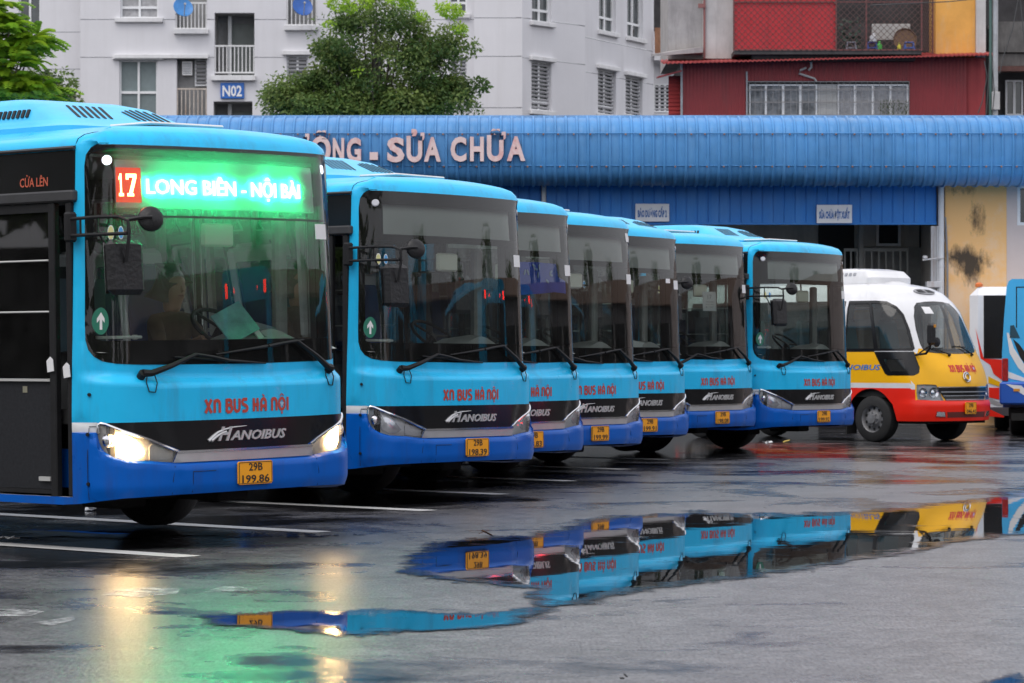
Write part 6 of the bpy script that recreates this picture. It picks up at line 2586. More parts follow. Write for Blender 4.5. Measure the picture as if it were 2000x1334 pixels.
def person_in(b, x, y, zh, name_label):
    """A seated driver: body, shirt and trousers, head with face and hair, hands on the wheel."""
    t = thing('person', name_label, 'person', (0, 0, 0))
    J = dict(pel=((x, y, zh), (.16, .13)), wai=((x, y - .01, zh + .18), (.15, .11)), che=((x, y - .03, zh + .40), (.18, .12)), nek=((x, y - .04, zh + .56), (.06, .06)),
             sl=((x - .17, y - .03, zh + .48), (.07, .07)), sr=((x + .17, y - .03, zh + .48), (.07, .07)), el=((x - .24, y - .20, zh + .26), (.048, .048)), er=((x + .24, y - .20, zh + .26), (.048, .048)),
             wl=((x - .17, y - .46, zh + .33), (.033, .033)), wr=((x + .17, y - .46, zh + .33), (.033, .033)), hl=((x - .10, y - .02, zh - .02), (.10, .10)), hr=((x + .10, y - .02, zh - .02), (.10, .10)),
             kl=((x - .14, y - .44, zh + .02), (.075, .075)), kr=((x + .14, y - .44, zh + .02), (.075, .075)), fl=((x - .14, y - .50, zh - .36), (.05, .05)), fr=((x + .14, y - .50, zh - .36), (.05, .05)))
    skin_body('torso', J, [('pel', 'wai'), ('wai', 'che'), ('che', 'nek'), ('che', 'sl'), ('che', 'sr'), ('sl', 'el'), ('el', 'wl'), ('sr', 'er'), ('er', 'wr'), ('pel', 'hl'), ('hl', 'kl'), ('kl', 'fl'), ('pel', 'hr'), ('hr', 'kr'), ('kr', 'fr')], 'pel', M_SHIRT, t)
    zc = zh + .73
    Jh = dict(n0=((x, y - .03, zc - .21), (.070, .070)), n1=((x, y - .035, zc - .11), (.072, .075)), jaw=((x, y - .075, zc - .055), (.078, .085)), mid=((x, y - .06, zc + .02), (.095, .112)), top=((x, y - .045, zc + .095), (.088, .105)))
    skin_body('head', Jh, [('n0', 'n1'), ('n1', 'jaw'), ('jaw', 'mid'), ('mid', 'top')], 'n0', M_SKIN, t)
    mb = MB()
    mb.tube([(x, y - .145, zc + .02), (x, y - .165, zc - .02), (x, y - .150, zc - .03)], [.010, .016, .012], 6)
    mb.build('nose', [M_SKIN], t)
    for s in (-1, 1):
        mb = MB()
        mb.lathe([(0, -.006), (.013, -.004), (.016, 0), (.012, .01)], (x + s * .032, y - .138, zc + .025), 'Y', 10)
        mb.build('eye', [pm('dark_eye', (.03, .02, .015), .2)], t)
        mb = MB()
        mb.tube([(x + s * .082, y - .04, zc + .03), (x + s * .092, y - .03, zc), (x + s * .082, y - .04, zc - .03)], [.010, .016, .008], 6)
        mb.build('ear', [M_SKIN], t)
    mb = MB()
    mb.tube([(x - .028, y - .142, zc - .055), (x, y - .150, zc - .053), (x + .028, y - .142, zc - .055)], .006, 6)
    mb.build('mouth', [pm('lips', (.25, .10, .08), .5)], t)
    Jc = dict(a=((x, y + .035, zc - .06), (.095, .07)), b=((x, y + .015, zc + .03), (.118, .115)), c=((x, y - .035, zc + .085), (.118, .118)), d=((x, y - .115, zc + .085), (.092, .050)))
    skin_body('hair', Jc, [('a', 'b'), ('b', 'c'), ('c', 'd')], 'b', M_HAIR, t)
    for s in (-1, 1):
        cx, cyy, cz = x + s * .165, y - .50, zh + .345
        Jd = {'w': ((x + s * .17, y - .46, zh + .33), (.026, .02)), 'p': ((cx, cyy - .03, cz), (.036, .018))}
        bn = [('w', 'p')]
        for f in range(4):
            a = ((cx + (f - 1.5) * .018, cyy - .075, cz + .022 - abs(f - 1.3) * .003), (.0085, .0085))
            c = ((cx + (f - 1.5) * .017, cyy - .10, cz - .004), (.008, .008))
            d = ((cx + (f - 1.5) * .016, cyy - .085, cz - .030), (.0075, .0075))
            Jd.update({f'a{f}': a, f'c{f}': c, f'd{f}': d})
            bn += [('p', f'a{f}'), (f'a{f}', f'c{f}'), (f'c{f}', f'd{f}')]
        Jd['t0'] = ((cx - s * .045, cyy - .03, cz + .004), (.010, .010))
        Jd['t1'] = ((cx - s * .055, cyy - .065, cz - .004), (.009, .009))
        bn += [('p', 't0'), ('t0', 't1')]
        skin_body('hand', Jd, bn, 'w', M_SKIN, t, 1)
    in_bus(t, b)
    return t


person_in(lit, .56, 1.50, 1.14, 'driver with short black hair and brown shirt seated behind the lit bus windscreen')

# ================================================================ yellow minibus
MPL = make_plan(1.9, .68, .60)
MS_END = MPL[-1]
_my = np.array([(.25, .04), (.46, 0), (.62, -.01), (.68, .03), (.75, .035), (.95, .05), (1.15, .11), (1.36, .22), (1.42, .255), (2.10, .58), (2.25, .70), (2.38, .88), (2.46, 1.12), (2.50, 1.40)])
_md = np.array([(.25, .03), (.45, .0), (.8, 0), (1.3, .02), (2.1, .10), (2.25, .15), (2.38, .26), (2.46, .38), (2.50, .52)])


def MP(s, v):
    s, v = np.asarray(s, float), np.asarray(v, float)
    q = np.abs(s)
    sg = np.where(s >= 0, 1., -1.)
    x = np.interp(q, MPL[:, 0], MPL[:, 1])
    y = np.interp(q, MPL[:, 0], MPL[:, 2]) + np.maximum(0, q - MS_END[0])
    a = np.interp(q, MPL[:, 0], MPL[:, 3])
    w = 1 - sstep(y / 1.9)
    z = np.where(v > 2.25, 2.25 + (v - 2.25) * 1.22, v)
    return np.stack([sg * (x - np.sin(a) * np.interp(v, _md[:, 0], _md[:, 1])), y + w * np.interp(v, _my[:, 0], _my[:, 1]), z], -1)


def MS(s, v, off=0.0):
    s, v = np.asarray(s, float), np.asarray(v, float)
    h = .004
    n = np.cross(MP(s + h, v) - MP(s - h, v), MP(s, v + h) - MP(s, v - h))
    n /= np.maximum(1e-9, np.linalg.norm(n, axis=-1, keepdims=True))
    o = np.asarray(off, float)
    return MP(s, v) + n * (o[..., None] if o.ndim else o)


def ms1(s, v, off=0.0):
    return tuple(MS(np.array([s]), np.array([v]), off)[0])


ZM = 47.5
mini = thing('minibus', 'yellow white and red minibus parked beyond the row of blue buses', 'minibus', (893.5 / FPX * ZM, ZM, 0), (0, 0, R(44)))
M_MW = pm('white_minibus_paint', (.68, .68, .69), .3, coat=.3, var=.05, vscale=2, streak=((.46, .45, .44), .3, 3, .6))
M_MY = pm('yellow_minibus_paint', s2l(238, 176, 8), .32, spec=.3, coat=.05, var=.05, vscale=2)
M_MR = pm('red_minibus_paint', s2l(232, 40, 22), .32, spec=.3, coat=.05, var=.06, vscale=2)
MWS = sym([(0, 1.415), (.45, 1.425), (.63, 1.44), (.70, 1.48), (.72, 1.58), (.705, 1.80), (.65, 2.02), (.56, 2.17), (.46, 2.235), (.25, 2.255), (0, 2.262)])
MH = [(.54, .672), (.75, .674), (.985, .690), (1.0, .80), (.99, .925), (.85, .932), (.665, .922), (.60, .80)]
MHL = [(-a, b) for a, b in MH][::-1]
SIDE = [(-2.45, 1.462), (-.90, 1.462), (-.845, 1.50), (-.82, 1.80), (-.84, 2.05), (-.92, 2.18), (-1.08, 2.255), (-1.4, 2.268), (-2.45, 2.268)]
QTR = [(-1.72, 1.45), (-1.55, 1.10), (-1.50, 1.07), (-1.02, 1.07), (-.92, 1.11), (-.88, 1.20), (-.88, 1.45)]
low = []
MAX_S = 6.2
for q in np.concatenate([-np.arange(1.5, MAX_S, .05)[::-1], np.arange(-1.45, 1.46, .05), np.arange(1.5, MAX_S, .05)]):
    zz = .345
    yy = abs(q) - MS_END[0] + MS_END[2]
    for ya in (1.16, 4.9):
        if abs(yy - ya) < .50 and abs(q) > 1.2:
            zz = max(zz, .36 + math.sqrt(.25 - (yy - ya) ** 2))
    low.append((q, zz))
outer = low + [(low[-1][0], v) for v in np.arange(.6, 2.5, .2)] + [(s, 2.50) for s in np.concatenate([np.arange(low[-1][0], 1.6, -.3), np.arange(1.5, -1.51, -.1), -np.arange(1.6, low[-1][0], .3)])] + [(low[0][0], 2.5)] + [(low[0][0], v) for v in np.arange(2.4, .5, -.2)]
SIDE2 = [(-5.9, 1.462), (-2.52, 1.462), (-2.52, 2.268), (-5.9, 2.268)]
SIDER = [(-a, b) for a, b in SIDE][::-1]
SIDER2 = [(-a, b) for a, b in SIDE2][::-1]
hs = [densify(p, .06) for p in (MWS, MH, MHL)] + [densify(p, .1) for p in (SIDE, QTR, SIDER)] + [densify(p, .3) for p in (SIDE2, SIDER2)]
lines = []
for z in (.87, .95):
    lines += [[(s, z) for s in np.arange(-1.25, -1.05, .05)], [(s, z) for s in np.arange(-6.1, -2.6, .3)], [(s, z) for s in np.arange(2.6, 6.1, .3)]]
    lines += [[(s, z) for s in np.arange(-2.55, -1.26, .05)], [(s, z) for s in np.arange(1.05, 2.55, .05)]]
lines += [[(s, 1.448) for s in np.arange(-6.1, -1.78, .3)], [(s, 1.448) for s in np.arange(1.0, 6.1, .3)], ]
v2, T = fill2d(outer, hs, np.concatenate([-np.arange(1.6, 6.1, .3)[::-1], np.arange(-1.5, 1.51, .06), np.arange(1.6, 6.1, .3)]), np.concatenate([np.arange(.40, .75, .04), np.arange(.78, 1.44, .07), np.arange(1.5, 2.25, .1), np.arange(2.26, 2.5, .024)]), lines, .25)
c = v2[T].mean(axis=1)
front = np.abs(c[:, 0]) < 1.03
mi = np.where(c[:, 1] > 1.447, 0, np.where(c[:, 1] > .95, 1, np.where((c[:, 1] > .87) & ~front, 0, 2)))
mi = np.where(front & (c[:, 1] > .66) & (c[:, 1] < 1.43), np.where(c[:, 1] > .90, 1, 1), mi)
mi = np.where(front & (c[:, 1] <= .68), 2, mi)
mi = np.where((np.abs(c[:, 0]) < .80) & (c[:, 1] > 1.40) & (c[:, 1] < 1.47), 1, mi)
mesh_obj('body', [tuple(p) for p in MP(v2[:, 0], v2[:, 1])], [tuple(t) for t in T], [M_MW, M_MY, M_MR], list(mi), mini, True, 50)
tp = np.array([(s, 2.5) for s in np.concatenate([np.arange(-6.1, -1.6, .3), np.arange(-1.5, 1.51, .1), np.arange(1.6, 6.2, .3)])])
rim = MP(tp[:, 0], tp[:, 1])
v2, T = fill2d([(p[0], p[1]) for p in rim], (), np.arange(-.9, .91, .2), np.arange(1.5, 5.4, .3))
zr = {(round(p[0], 4), round(p[1], 4)): p[2] for p in rim}
mesh_obj('roof', [(a, b, zr.get((round(a, 4), round(b, 4)), 2.575 + .03 * (1 - (a / .6) ** 2))) for a, b in v2], [tuple(t) for t in T], [M_MW], None, mini, True, 50)
MGL = glass('minibus_glass', (.74, .78, .77), .02, .05)
mw = patch('windscreen', MWS, [MGL], mini, off=.003, thick=.006, ds=.1, dv=.1, fn=MS)
inner = [(a * .955, 1.84 + (b - 1.84) * .955) for a, b in MWS]
patch('black_border', MWS, [M_FRIT], mw, holes=[inner], off=-.005, thick=.004, ds=.1, dv=.1, fn=MS)
patch('permit_sticker', [(-.40, 2.06), (-.20, 2.06), (-.22, 2.17), (-.41, 2.17)], [M_PAPER], mw, off=.006, thick=.001, ds=.1, dv=.1, fn=MS)
M_MSG = glass('minibus_side_glass', (.50, .54, .53), .02, .03)
for nm, q in (('side_window', SIDE), ('quarter_window', QTR), ('side_window', SIDER), ('side_window', SIDE2), ('side_window', SIDER2)):
    patch(nm, q, [M_MSG], mini, off=-.003, thick=.006, ds=.15, dv=.15, fn=MS)
ins = lambda q, k: [(sum(p[0] for p in q) / len(q) * k + a * (1 - k), sum(p[1] for p in q) / len(q) * k + b * (1 - k)) for a, b in q]
for q in (SIDE, SIDER):
    a = [(-1.02, 1.50), (-.90, 1.51), (-.875, 1.80), (-.89, 2.03), (-.96, 2.14), (-1.10, 2.215), (-1.35, 2.225), (-1.62, 2.225), (-1.62, 1.50)]
    b_ = [(-2.42, 1.50), (-1.72, 1.50), (-1.72, 2.225), (-2.42, 2.225)]
    if q is SIDER:
        a, b_ = [(-u, v) for u, v in a][::-1], [(-u, v) for u, v in b_][::-1]
    else:
        a, b_ = a[::-1], b_
    patch('window_frame', q, [M_BK], mini, holes=[a, b_], off=.004, thick=.01, ds=.12, dv=.12, fn=MS)
patch('quarter_frame', QTR, [M_BK], mini, holes=[[(-1.52, 1.33), (-1.42, 1.14), (-1.12, 1.14), (-1.12, 1.33)]], off=.004, thick=.01, ds=.1, dv=.1, fn=MS)
patch('window_band', [(-2.45, 1.45), (-1.725, 1.45), (-1.72, 1.461), (-2.45, 1.461)], [M_BK], mini, off=.004, thick=.008, ds=.2, dv=.1, fn=MS)
for o_, sg in ((MH, 1), (MHL, -1)):
    hl = patch('headlamp', o_, [M_REFL], mini, off=-.04, thick=0, ds=.06, dv=.05, fn=MS)
    o2 = np.array(densify(o_, .05))
    A, B = MS(o2[:, 0], o2[:, 1], .002), MS(o2[:, 0], o2[:, 1], -.041)
    k = len(o2)
    mesh_obj('lamp_bowl', [tuple(p) for p in A] + [tuple(p) for p in B], [(i, (i + 1) % k, (i + 1) % k + k, i + k) for i in range(k)], [M_CHROME], None, hl)
    for cs, cz, rr in ((.70, .80, .085), (.89, .80, .075)):
        mb = MB()
        cc = [(sg * cs + rr * math.cos(t), cz + rr * math.sin(t)) for t in np.linspace(0, 6.2832, 21)[:-1]]
        c3 = [(sg * cs + rr * .55 * math.cos(t), cz + rr * .55 * math.sin(t)) for t in np.linspace(0, 6.2832, 21)[:-1]]
        V = [ms1(a, b, -.018) for a, b in cc] + [ms1(a, b, -.036) for a, b in c3] + [ms1(sg * cs, cz, -.02)]
        F = [(i, (i + 1) % 20, 20 + (i + 1) % 20, 20 + i) for i in range(20)] + [(20 + i, 20 + (i + 1) % 20, 40) for i in range(20)]
        mb.add(V, F)
        mb.build('lamp_cup', [M_CHROME], hl)
    patch('lens', o_, [M_LENS], hl, off=.003, thick=.004, ds=.08, dv=.08, fn=MS)
gr = patch('grille', [(-.50, .672), (.50, .672), (.60, .80), (.645, .885), (-.645, .885), (-.60, .80)], [M_BK], mini, off=.004, thick=.02, ds=.1, dv=.06, fn=MS)
for z0, z1 in ((.876, .892), (.80, .815), (.74, .752), (.672, .688)):
    w_ = .50 + .14 * (z0 - .672) / .21
    patch('grille_bar', [(-w_, z0), (w_, z0), (w_, z1), (-w_, z1)], [M_CHROME if z0 > .87 else M_GREYSTEEL], gr, off=.016, thick=.012, ds=.1, dv=.02, fn=MS)
lo_ = patch('lower_grille', [(-.48, .40), (.48, .40), (.50, .49), (-.50, .49)], [pm('dark_red_recess', (.12, .02, .015), .5)], mini, off=.003, thick=.004, ds=.1, dv=.05, fn=MS)
for sg in (-1, 1):
    q = [(sg * .53, .415), (sg * .70, .425), (sg * .69, .495), (sg * .55, .488)]
    fg = patch('fog_lamp', q if sg > 0 else q[::-1], [M_CHROME], mini, off=.005, thick=.02, ds=.06, dv=.03, fn=MS)
    fo_ = [(a * 1.0 + (sg * .615 - a) * -.16, .456 + (b - .456) * 1.3) for a, b in q]
    patch('fog_rim', fo_ if sg > 0 else fo_[::-1], [M_LENS], fg, off=.008, thick=.004, ds=.08, dv=.05, fn=MS)
stroke_text('operator_lettering', 'XN BUS HA NOI', ms1, -.33, .37, 1.125, 1.235, pm('red_minibus_letter', s2l(196, 40, 30), .5), mini)
mb = MB()
for rr, dx in ((.075, 0), (.052, .018)):
    mb.tube([ms1(.02 + dx + rr * 1.15 * math.cos(t), 1.04 + rr * math.sin(t), .012) for t in np.linspace(0, 6.2832, 25)], .011, 6, 0, False)
mb.build('front_emblem', [M_CHROME], mini)
plate(mini, ('29B', '046.41'), ms1, .28, .19, .548)
text_on('side_lettering', 'HANOIBUS', ms1, -2.75, -1.62, 1.16, 1.245, pm('blue_print', s2l(24, 112, 190), .5), mini, bold=.02, depth=.002, shear=.3, off=.003)
vn = patch('roof_vent', [(.30 * math.cos(t) * 1.0, 2.385 + .034 * math.sin(t)) for t in np.linspace(0, 6.2832, 33)[:-1]], [pm('grey_vent_rim', (.25, .25, .26), .5)], mini, off=.02, thick=.03, ds=.08, dv=.03, fn=MS)
for sg in (-1, 1):
    q = [(sg * .03, 2.37), (sg * .23, 2.372), (sg * .20, 2.40), (sg * .05, 2.405)]
    patch('vent_mouth', q if sg > 0 else q[::-1], [M_DARK], vn, off=.024, thick=.003, ds=.08, dv=.03, fn=MS)
mb = MB()
mb.tube([ms1(-.86, 1.40, .0), (-.99, .10, 1.42), (-1.0, .02, 1.50), (-1.0, .0, 1.56)], .02, 6)
mb.tube([ms1(-.80, 1.42, .01), (-.90, .10, 1.54), (-.86, .0, 1.60)], .012, 6)
ma = mb.build('mirror_arm', [M_RUBBER], mini)
mb = MB()
mb.bx(-1.10, -.91, -.06, .03, 1.55, 1.90, 0, .04)
mb.build('mirror_head', [M_MIRB], ma)
mb = MB()
mb.bx(-1.0, -.945, -.066, -.062, 1.83, 1.88)
mb.build('mirror_reflector', [pm('orange_reflector', (.6, .25, .02), .3)], ma, False)
mb = MB()
mb.lathe([(0, -.02), (.075, -.01), (.08, .01), (0, .02)], (-.80, .03, 1.60), 'Y', 16)
mb.build('round_mirror', [M_MIRB], ma)
for piv, tip, bl in (((-.22, 1.385), (-.52, 1.50), ((-.62, 1.495), (-.30, 1.50))), ((.42, 1.39), (.10, 1.53), ((-.05, 1.53), (.30, 1.515)))):
    mb = MB()
    mb.tube([ms1(*piv, 0), ms1(*piv, .04)], .02, 8)
    mb.tube([ms1(*piv, .035), ms1(*tip, .03)], [.014, .008], 6)
    mb.tube([ms1(*bl[0], .018), ms1(*bl[1], .018)], .008, 6)
    mb.build('wiper', [M_RUBBER], mini)
V, F = [], []
lv = [(.52, 1.50, 3.6, 2.56), (.52, 1.50, 3.6, 2.66), (.47, 1.60, 3.55, 2.77), (.40, 1.85, 3.5, 2.81)]
for hw, y0, y1, z in lv:
    V += rrect(hw, y0, y1, z, .2)
for i in range(3):
    for k in range(24):
        F.append((i * 24 + k, i * 24 + (k + 1) % 24, (i + 1) * 24 + (k + 1) % 24, (i + 1) * 24 + k))
F.append(tuple(72 + k for k in range(24)))
ac2 = mesh_obj('roof_air_conditioner', V, F, [M_MW], None, mini, True, 30)
mb = MB()
for k in range(12):
    mb.box((-.50, 1.95 + k * .09, 2.715), (.015, .05, .05), 0, Matrix.Rotation(R(24), 4, 'Y'))
    mb.box((-.385, 1.95 + k * .09, 2.812), (.03, .05, .01), 0)
mb.build('vent_slot', [M_GREYSTEEL], ac2, False)
for y in (1.16, 4.9):
    for sg in (-1, 1):
        wheel(mini, sg * .90, y, .375, .24, sg)
mb = MB()
mb.bx(-.80, .80, 1.75, 4.3, .30, .8, 0)
mb.bx(-.99, .99, .70, 5.4, .72, .86, 0)
mb.bx(-.74, .74, .25, 1.75, .30, .7, 0)
mb.bx(-1.0, -.75, 1.70, 1.73, .12, .42, 0)
mb.build('underbody', [M_UNDER], mini, False)
mb = MB()
for x, y in ((.45, 1.75), (-.5, 1.85), (-.5, 2.7), (.5, 2.7), (-.5, 3.5), (.5, 3.5)):
    mb.bx(x - .24, x + .24, y - .22, y + .2, 1.05, 1.22, 0, .04)
    mb.box((x, y + .24, 1.58), (.46, .12, .80), 0, (R(-10), 'X'), .05)
    mb.bx(x - .13, x + .13, y + .24, y + .34, 1.96, 2.14, 0, .04)
mb.build('seat', [pm('teal_seat_cloth', (.10, .24, .27), .85, var=.1)], mini, False)
mb = MB()
V = []
for i in range(13):
    s = -.85 + 1.7 * i / 12
    for y, z in ((.40, 1.38), (.62, 1.44), (.85, 1.42), (.9, .9)):
        V.append((s, y + .15 * (s / .85) ** 2, z))
mb.add(V, [(i * 4 + k, (i + 1) * 4 + k, (i + 1) * 4 + k + 1, i * 4 + k + 1) for i in range(12) for k in range(3)])
mb.build('dashboard', [M_DASH], mini)
mb = MB()
mb.bx(-.95, .95, 5.3, 5.35, .4, 2.5)
mb.build('rear_wall', [M_MW], mini, False)


# ================================================================ vehicles at the right edge
def swoosh(f, pts, off, th=.004):
    mb = MB()
    n = len(pts) // 2
    V = [f(a, b, off) for a, b in pts]
    mb.prism(pts, lambda a, b, d: f(a, b, off - d), th)
    return mb


YW = 54.5
XW0 = (1893 - 1000) / FPX * YW
coach = thing('white_coach', 'white coach with red swoosh and a tall black rear window at the right edge', 'coach', (XW0, YW, 0), (0, 0, R(-11.5)))
wx = lambda px: (px - 1893) / FPX * YW
wz = lambda py: HC + (HY - py) / FPX * YW
mb = MB()
mb.bx(wx(1893), wx(1893) + 2.45, 0.0, 0.0 + 9.5, wz(812), wz(560), 0, .16)
mb.build('body', [M_MW], coach)
fW = lambda a, b, o: (a, 0.0 - o, b)
P_ = lambda *q: [(wx(a), wz(b)) for a, b in q]
mb = MB()
mb.prism(P_((1921, 700), (1921, 577), (2100, 577), (2100, 700)), lambda a, b, d: fW(a, b, .012 - d), .012)
mb.build('rear_window', [M_BK], coach, False)
mb = MB()
mb.prism(P_((1905, 640), (1921, 700), (1960, 703), (1960, 722), (1938, 716), (1915, 700)), lambda a, b, d: fW(a, b, .006 - d), .006)
mb.prism(P_((1929, 700), (1945, 712), (1960, 722), (1960, 745), (1940, 730)), lambda a, b, d: fW(a, b, .010 - d), .01)
mb.prism(P_((1896, 797), (1935, 800), (1960, 812), (1960, 815), (1900, 811)), lambda a, b, d: fW(a, b, .006 - d), .006)
mb.prism(P_((1931, 757), (1951, 757), (1951, 780), (1931, 776)), lambda a, b, d: fW(a, b, .010 - d), .01)
mb.build('red_swoosh', [M_MR], coach, False)
mb = MB()
mb.prism(P_((1930, 735), (1960, 750), (1960, 758), (1930, 748)), lambda a, b, d: fW(a, b, .011 - d), .01)
mb.build('yellow_swoosh', [M_MY], coach, False)
mb = MB()
mb.prism(P_((1930, 775), (1955, 788), (1960, 792), (1945, 791), (1930, 785)), lambda a, b, d: fW(a, b, .011 - d), .01)
mb.build('silver_swoosh', [M_SILVER], coach, False)
mb = MB()
mb.lathe([(.07, 0), (.07, .05), (.04, .08), (0, .085)], (wx(1911), 0.0 + .2, wz(560)), 'Z', 12)
mb.build('roof_marker', [pm('orange_marker', (.65, .16, .03), .3)], coach)
for x in (wx(1948), wx(1893) + 2.1):
    for y in (0.0 + 2.2, 0.0 + 7.5):
        wheel(coach, x, y, .46, .28, -1)
mb = MB()
mb.bx(wx(1893) + .3, wx(1893) + 2.2, 0.0 + .3, 0.0 + 9.3, .3, .6)
mb.build('underbody', [M_UNDER], coach, False)

YB2 = 50.0
XB0 = (1957 - 1000) / FPX * YB2
bb = thing('blue_coach', 'bright blue bus with white swoosh seen from behind at the right edge', 'bus', (XB0, YB2, 0), (0, 0, R(-12.5)))
wx = lambda px: (px - 1957) / FPX * YB2
wz = lambda py: HC + (HY - py) / FPX * YB2
M_BB = pm('bright_blue_coach_paint', s2l(58, 166, 222), .3, coat=.3, var=.05)
xr = wx(1957) + 2.5
V = []
ol = [(1957, 748), (1957, 690), (1961, 620), (1966, 560), (1970, 549), (1976, 545), (2110, 545)]
o3 = [(wx(a), wz(b)) for a, b in ol] + [(xr, wz(545)), (xr, wz(748))]
mb = MB()
mb.prism(o3, lambda a, b, d: (a, 0.0 + d, b), 9.0)
mb.build('body', [M_BB], bb, False)
mb = MB()
mb.bx(wx(1953), xr + .03, 0.0 - .12, 0.0 + .6, wz(790), wz(746), 0, .03)
mb.bx(wx(1955), xr, 0.0 + .6, 0.0 + 9, wz(797), wz(748), 0)
mb.build('bumper', [pm('deep_blue_bumper', s2l(24, 84, 178), .3, coat=.3)], bb)
fB = lambda a, b, o: (a, 0.0 - o, b)
P_ = lambda *q: [(wx(a), wz(b)) for a, b in q]
mb = MB()
mb.prism(P_((1966, 650), (1970, 650), (1980, 680), (2010, 728), (2010, 740), (1988, 718), (1972, 690)), lambda a, b, d: fB(a, b, .006 - d), .006)
mb.prism(P_((1960, 722), (1975, 728), (2010, 742), (2010, 747), (1975, 740), (1960, 736)), lambda a, b, d: fB(a, b, .008 - d), .008)
mb.prism(P_((1965, 750), (1995, 753), (2010, 768), (2010, 778), (1985, 762)), lambda a, b, d: (a, 0.0 - .126 + d, b), .006)
mb.build('white_swoosh', [M_WS], bb, False)
mb = MB()
mb.prism(P_((1978, 662), (1990, 672), (2010, 700), (2010, 724), (1992, 698)), lambda a, b, d: fB(a, b, .005 - d), .005)
mb.build('dark_swoosh', [M_DB], bb, False)
mb = MB()
mb.prism(P_((1972, 660), (1973, 636), (1980, 635), (1992, 660)), lambda a, b, d: fB(a, b, .008 - d), .008)
mb.build('vent_window', [pm('dark_teal_pane', (.02, .06, .09), .2)], bb, False)
mb = MB()
mb.bx(wx(1957.5), wx(1969), 0.0 - .03, 0.0 - .002, wz(744), wz(700), 0, .008)
mb.build('tail_lamp', [pm('red_tail_lens', (.30, .015, .015), .15, var=.3, vscale=14)], bb, False)
mb = MB()
mb.bx(wx(1980), wx(1992), 0.0 - .135, 0.0 - .121, wz(764), wz(759), 0)
mb.build('side_marker', [pm('orange_reflector', (.6, .25, .02), .3)], bb, False)
mb = MB()
mb.bx(wx(1984), wx(1986), 0.0 - .004, 0.0 + .002, wz(640), wz(560), 0)
mb.bx(wx(1986), wx(2010), 0.0 - .004, 0.0 + .002, wz(562), wz(560), 0)
mb.build('panel_seam', [M_RUBBER], bb, False)
mb = MB()
mb.bx(wx(1957) + .1, xr - .1, 0.0 + .2, 0.0 + 8.8, .32, wz(797) - .003)
mb.bx(wx(1975), wx(2100), 0.0 - .05, 0.0 + .1, .30, .42)
mb.build('underbody', [M_UNDER], bb, False)
for x in (wx(1975), xr - .3):
    wheel(bb, x, 0.0 + 2.4, .46, .28, -1)

# buses parked opposite with their tails to the row; seen in the windscreens
M_TAIL = emitter('lit_tail_lamp', (1.0, .03, .02), 10.0)
CH = child_map()
for (x, y), lab in (((16.6, 24.0), 'blue city bus parked opposite the lit bus with its tail lamps on'), ((17.8, 30.5), 'blue city bus parked opposite the middle of the row with its tail lamps on'),
                    ((19.0, 37.0), 'blue city bus parked opposite the far end of the row with its tail lamps on')):
    b = copy_tree(BUSES[1], None, ('seat', 'strap_handle', 'hand_pole', 'number_plate', 'operator_lettering'))
    b.location = (x, y, 0)
    b.rotation_euler = (0, 0, R({24.0: 104, 30.5: 78, 37.0: 116}[y]))
    b['label'], b['group'] = lab, 'blue city buses parked opposite the row'
    for c in [o for o in scene.objects if o.parent is b and o.name.startswith('rear_wall')]:
        swap(c, 4, M_TAIL)
    for sg in (-1, 1):  # lamps added high on the tail for red reflections in the windscreens
        mb = MB()
        mb.bx(sg * 1.0 - .07, sg * 1.0 + .07, LEN + .01, LEN + .05, 2.52, 2.70, 0, .01)
        mb.bx(sg * .6 - .03, sg * .6 + .03, LEN + .01, LEN + .05, 2.56, 2.62, 0, .01)
        mb.build('added_high_lamp', [M_TAIL], b)


# ================================================================ litter on the yard
def litter(px, py, name, label, mat, s=.05, n=5, seed=1):
    g = np.random.default_rng(seed)
    x, y, _ = gp(px, py)
    mb = MB()
    for k in range(n):
        a = g.uniform(0, 6.28)
        c = Vector((x + g.uniform(-1, 1) * s, y + g.uniform(-1, 1) * s, .012 + g.uniform(0, .02)))
        u = Vector((math.cos(a), math.sin(a), g.uniform(-.1, .5))) * s * g.uniform(.5, 1)
        w = Vector((-math.sin(a), math.cos(a), g.uniform(0, .4))) * s * g.uniform(.2, .5)
        V = [c - u - w, c + u - w, c + u + w, c - u + w]
        mb.add([tuple(v) for v in V] + [tuple(v + Vector((0, 0, .004))) for v in V], [(0, 1, 2, 3), (7, 6, 5, 4), (0, 4, 5, 1), (1, 5, 6, 2), (2, 6, 7, 3), (3, 7, 4, 0)])
    return tag(mb.build(name, [mat], None, False), label, 'litter')


litter(172, 998, 'paper_scrap', 'crumpled white scrap on the asphalt below the lit bus door', M_PAPER, .05, 6, 2)
litter(14, 1058, 'paper_scrap', 'crumpled pale scrap at the left edge of the dark puddle', M_PAPER, .06, 6, 3)
litter(1536, 864, 'cigarette_packet', 'flat yellow packet on the asphalt left of the minibus', pm('yellow_card', (.60, .45, .10), .6), .07, 2, 4)
litter(1494, 866, 'plastic_scrap', 'white plastic scrap on the asphalt below the farthest blue bus', M_PAPER, .06, 4, 5)
litter(955, 1046, 'fallen_leaf', 'brown fallen leaf at the rim of the long puddle', pm('brown_leaf', (.10, .045, .02), .7), .05, 2, 6)
litter(1540, 868, 'pebble', 'dark pebble beside the yellow packet', M_RUBBER, .03, 2, 7)
litter(1215, 1333, 'pebble', 'dark pebble on the asphalt near the bottom of the frame', M_RUBBER, .015, 2, 8)
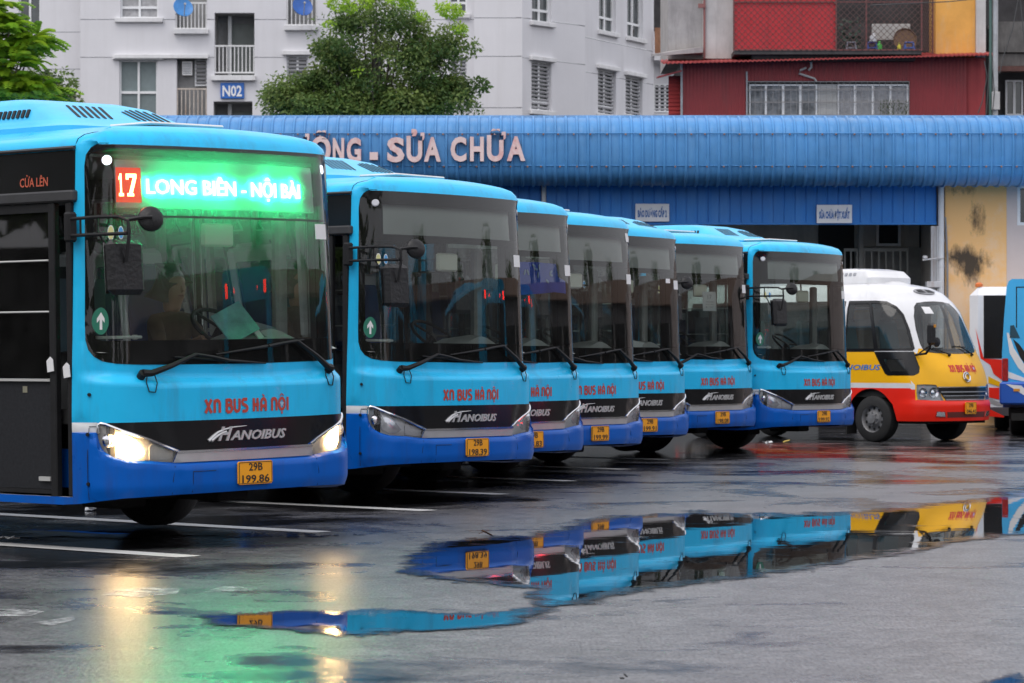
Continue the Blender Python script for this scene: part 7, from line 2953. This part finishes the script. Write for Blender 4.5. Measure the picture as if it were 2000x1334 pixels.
for (x, y, z), lab in (((-1.262, .69, 1.325), 'torn white sticker on the edge of the lit bus door leaf'), ((-1.262, .512, 1.285), 'torn white sticker on the lit bus door pillar')):
    mb = MB()
    mb.prism([(y - .04, z - .05), (y + .03, z - .06), (y + .04, z + .02), (y + .0, z + .05), (y - .03, z + .03)], lambda a, b, d: (x + d, a, b), .004)
    tag(in_bus(mb.build('torn_sticker', [M_PAPER], None, False), lit), lab, 'sticker')

# long shed across the yard, mirrored low in the windscreens
shed = thing('depot_shed', 'long low depot shed with dark bays across the yard from the bus row', 'building', (36, 0, 0))
mb = MB()
mb.bx(0, 8, -12, 85, 3.6, 4.6)
mb.build('wall', [M_CONC], shed, False)
for k in range(17):
    mb = MB()
    mb.bx(0, .4, -12 + k * 6, -11.4 + k * 6, -.1, 3.6)
    mb.build('pier', [M_CONC2], shed, False)
mb = MB()
mb.bx(6, 6.3, -12, 85, -.1, 3.6)
mb.build('back_wall', [M_GARWALL], shed, False)
mb = MB()
mb.add([(-1, -13, 4.5), (-1, 86, 4.5), (4, 86, 5.9), (4, -13, 5.9), (9, 86, 4.5), (9, -13, 4.5), (-1, -13, 4.4), (-1, 86, 4.4), (9, 86, 4.4), (9, -13, 4.4)],
       [(0, 3, 2, 1), (3, 5, 4, 2), (0, 1, 7, 6), (5, 9, 8, 4), (6, 7, 8, 9), (1, 2, 4, 8, 7), (0, 6, 9, 5, 3)])
mb.build('roof', [pm('weathered_tile_roof', (.22, .14, .10), .8, var=.2, vscale=2)], shed, False)
for k, (y, h) in enumerate(((8, 8.5), (17, 7.2), (27, 9.0), (38, 7.6), (49, 8.8), (60, 7.4))):
    tree('yard_tree', 'dark tree behind the low depot shed, %s from the near end' % ('first', 'second', 'third', 'fourth', 'fifth', 'sixth')[k], 47, y, 3.0, (0, h - 2.2, 2.4, 2.6, 2.4), 40, 60, .35, M_LEAF, (), None, 20 + k)

# unseen trees added behind the photographer to darken reflections in the bus glass
for k in range(8):
    y, x = -24 + (k % 3) * 3, -46 + k * 11
    tree('unseen_tree', 'unseen dark tree added on the near side of the yard, %s from the west' % ('first', 'second', 'third', 'fourth', 'fifth', 'sixth', 'seventh', 'eighth')[k], x, y, 3.5, (0, 6.5, 5.2, 4.2, 4.6), 60, 60, .8, M_LEAF, (), None, 40 + k)
for k in range(5):  # more unseen trees, added to darken the reflection in the door glass
    tree('unseen_tree', 'unseen dark tree added on the west side of the yard, %s from the near end' % ('first', 'second', 'third', 'fourth', 'fifth')[k], -34 + (k % 2) * 3, -8 + k * 10, 3.5, (0, 6.5, 4.4, 5.2, 4.8), 60, 60, .8, M_LEAF, (), None, 60 + k)
for nm, x0, x1, y0, y1, lab in (('unseen_wall', -40, -39.6, -30, 58, 'long dark unseen wall added on the west side of the yard'), ('unseen_wall', -39.5, 60, -32, -31.6, 'long dark unseen wall added on the near side of the yard')):  # unseen walls added to darken low reflections in the glass
    mb = MB()
    mb.bx(x0, x1, y0, y1, -.1, 2.6, 0)
    mb.bx(x0 - .08, x1 + .08, y0 - .08, y1 + .08, 2.602, 2.75, 0)
    tag(mb.build(nm, [pm('dark_unseen_wall', (.10, .095, .085), .9, var=.3, vscale=1.2)], None, False), lab, 'wall')
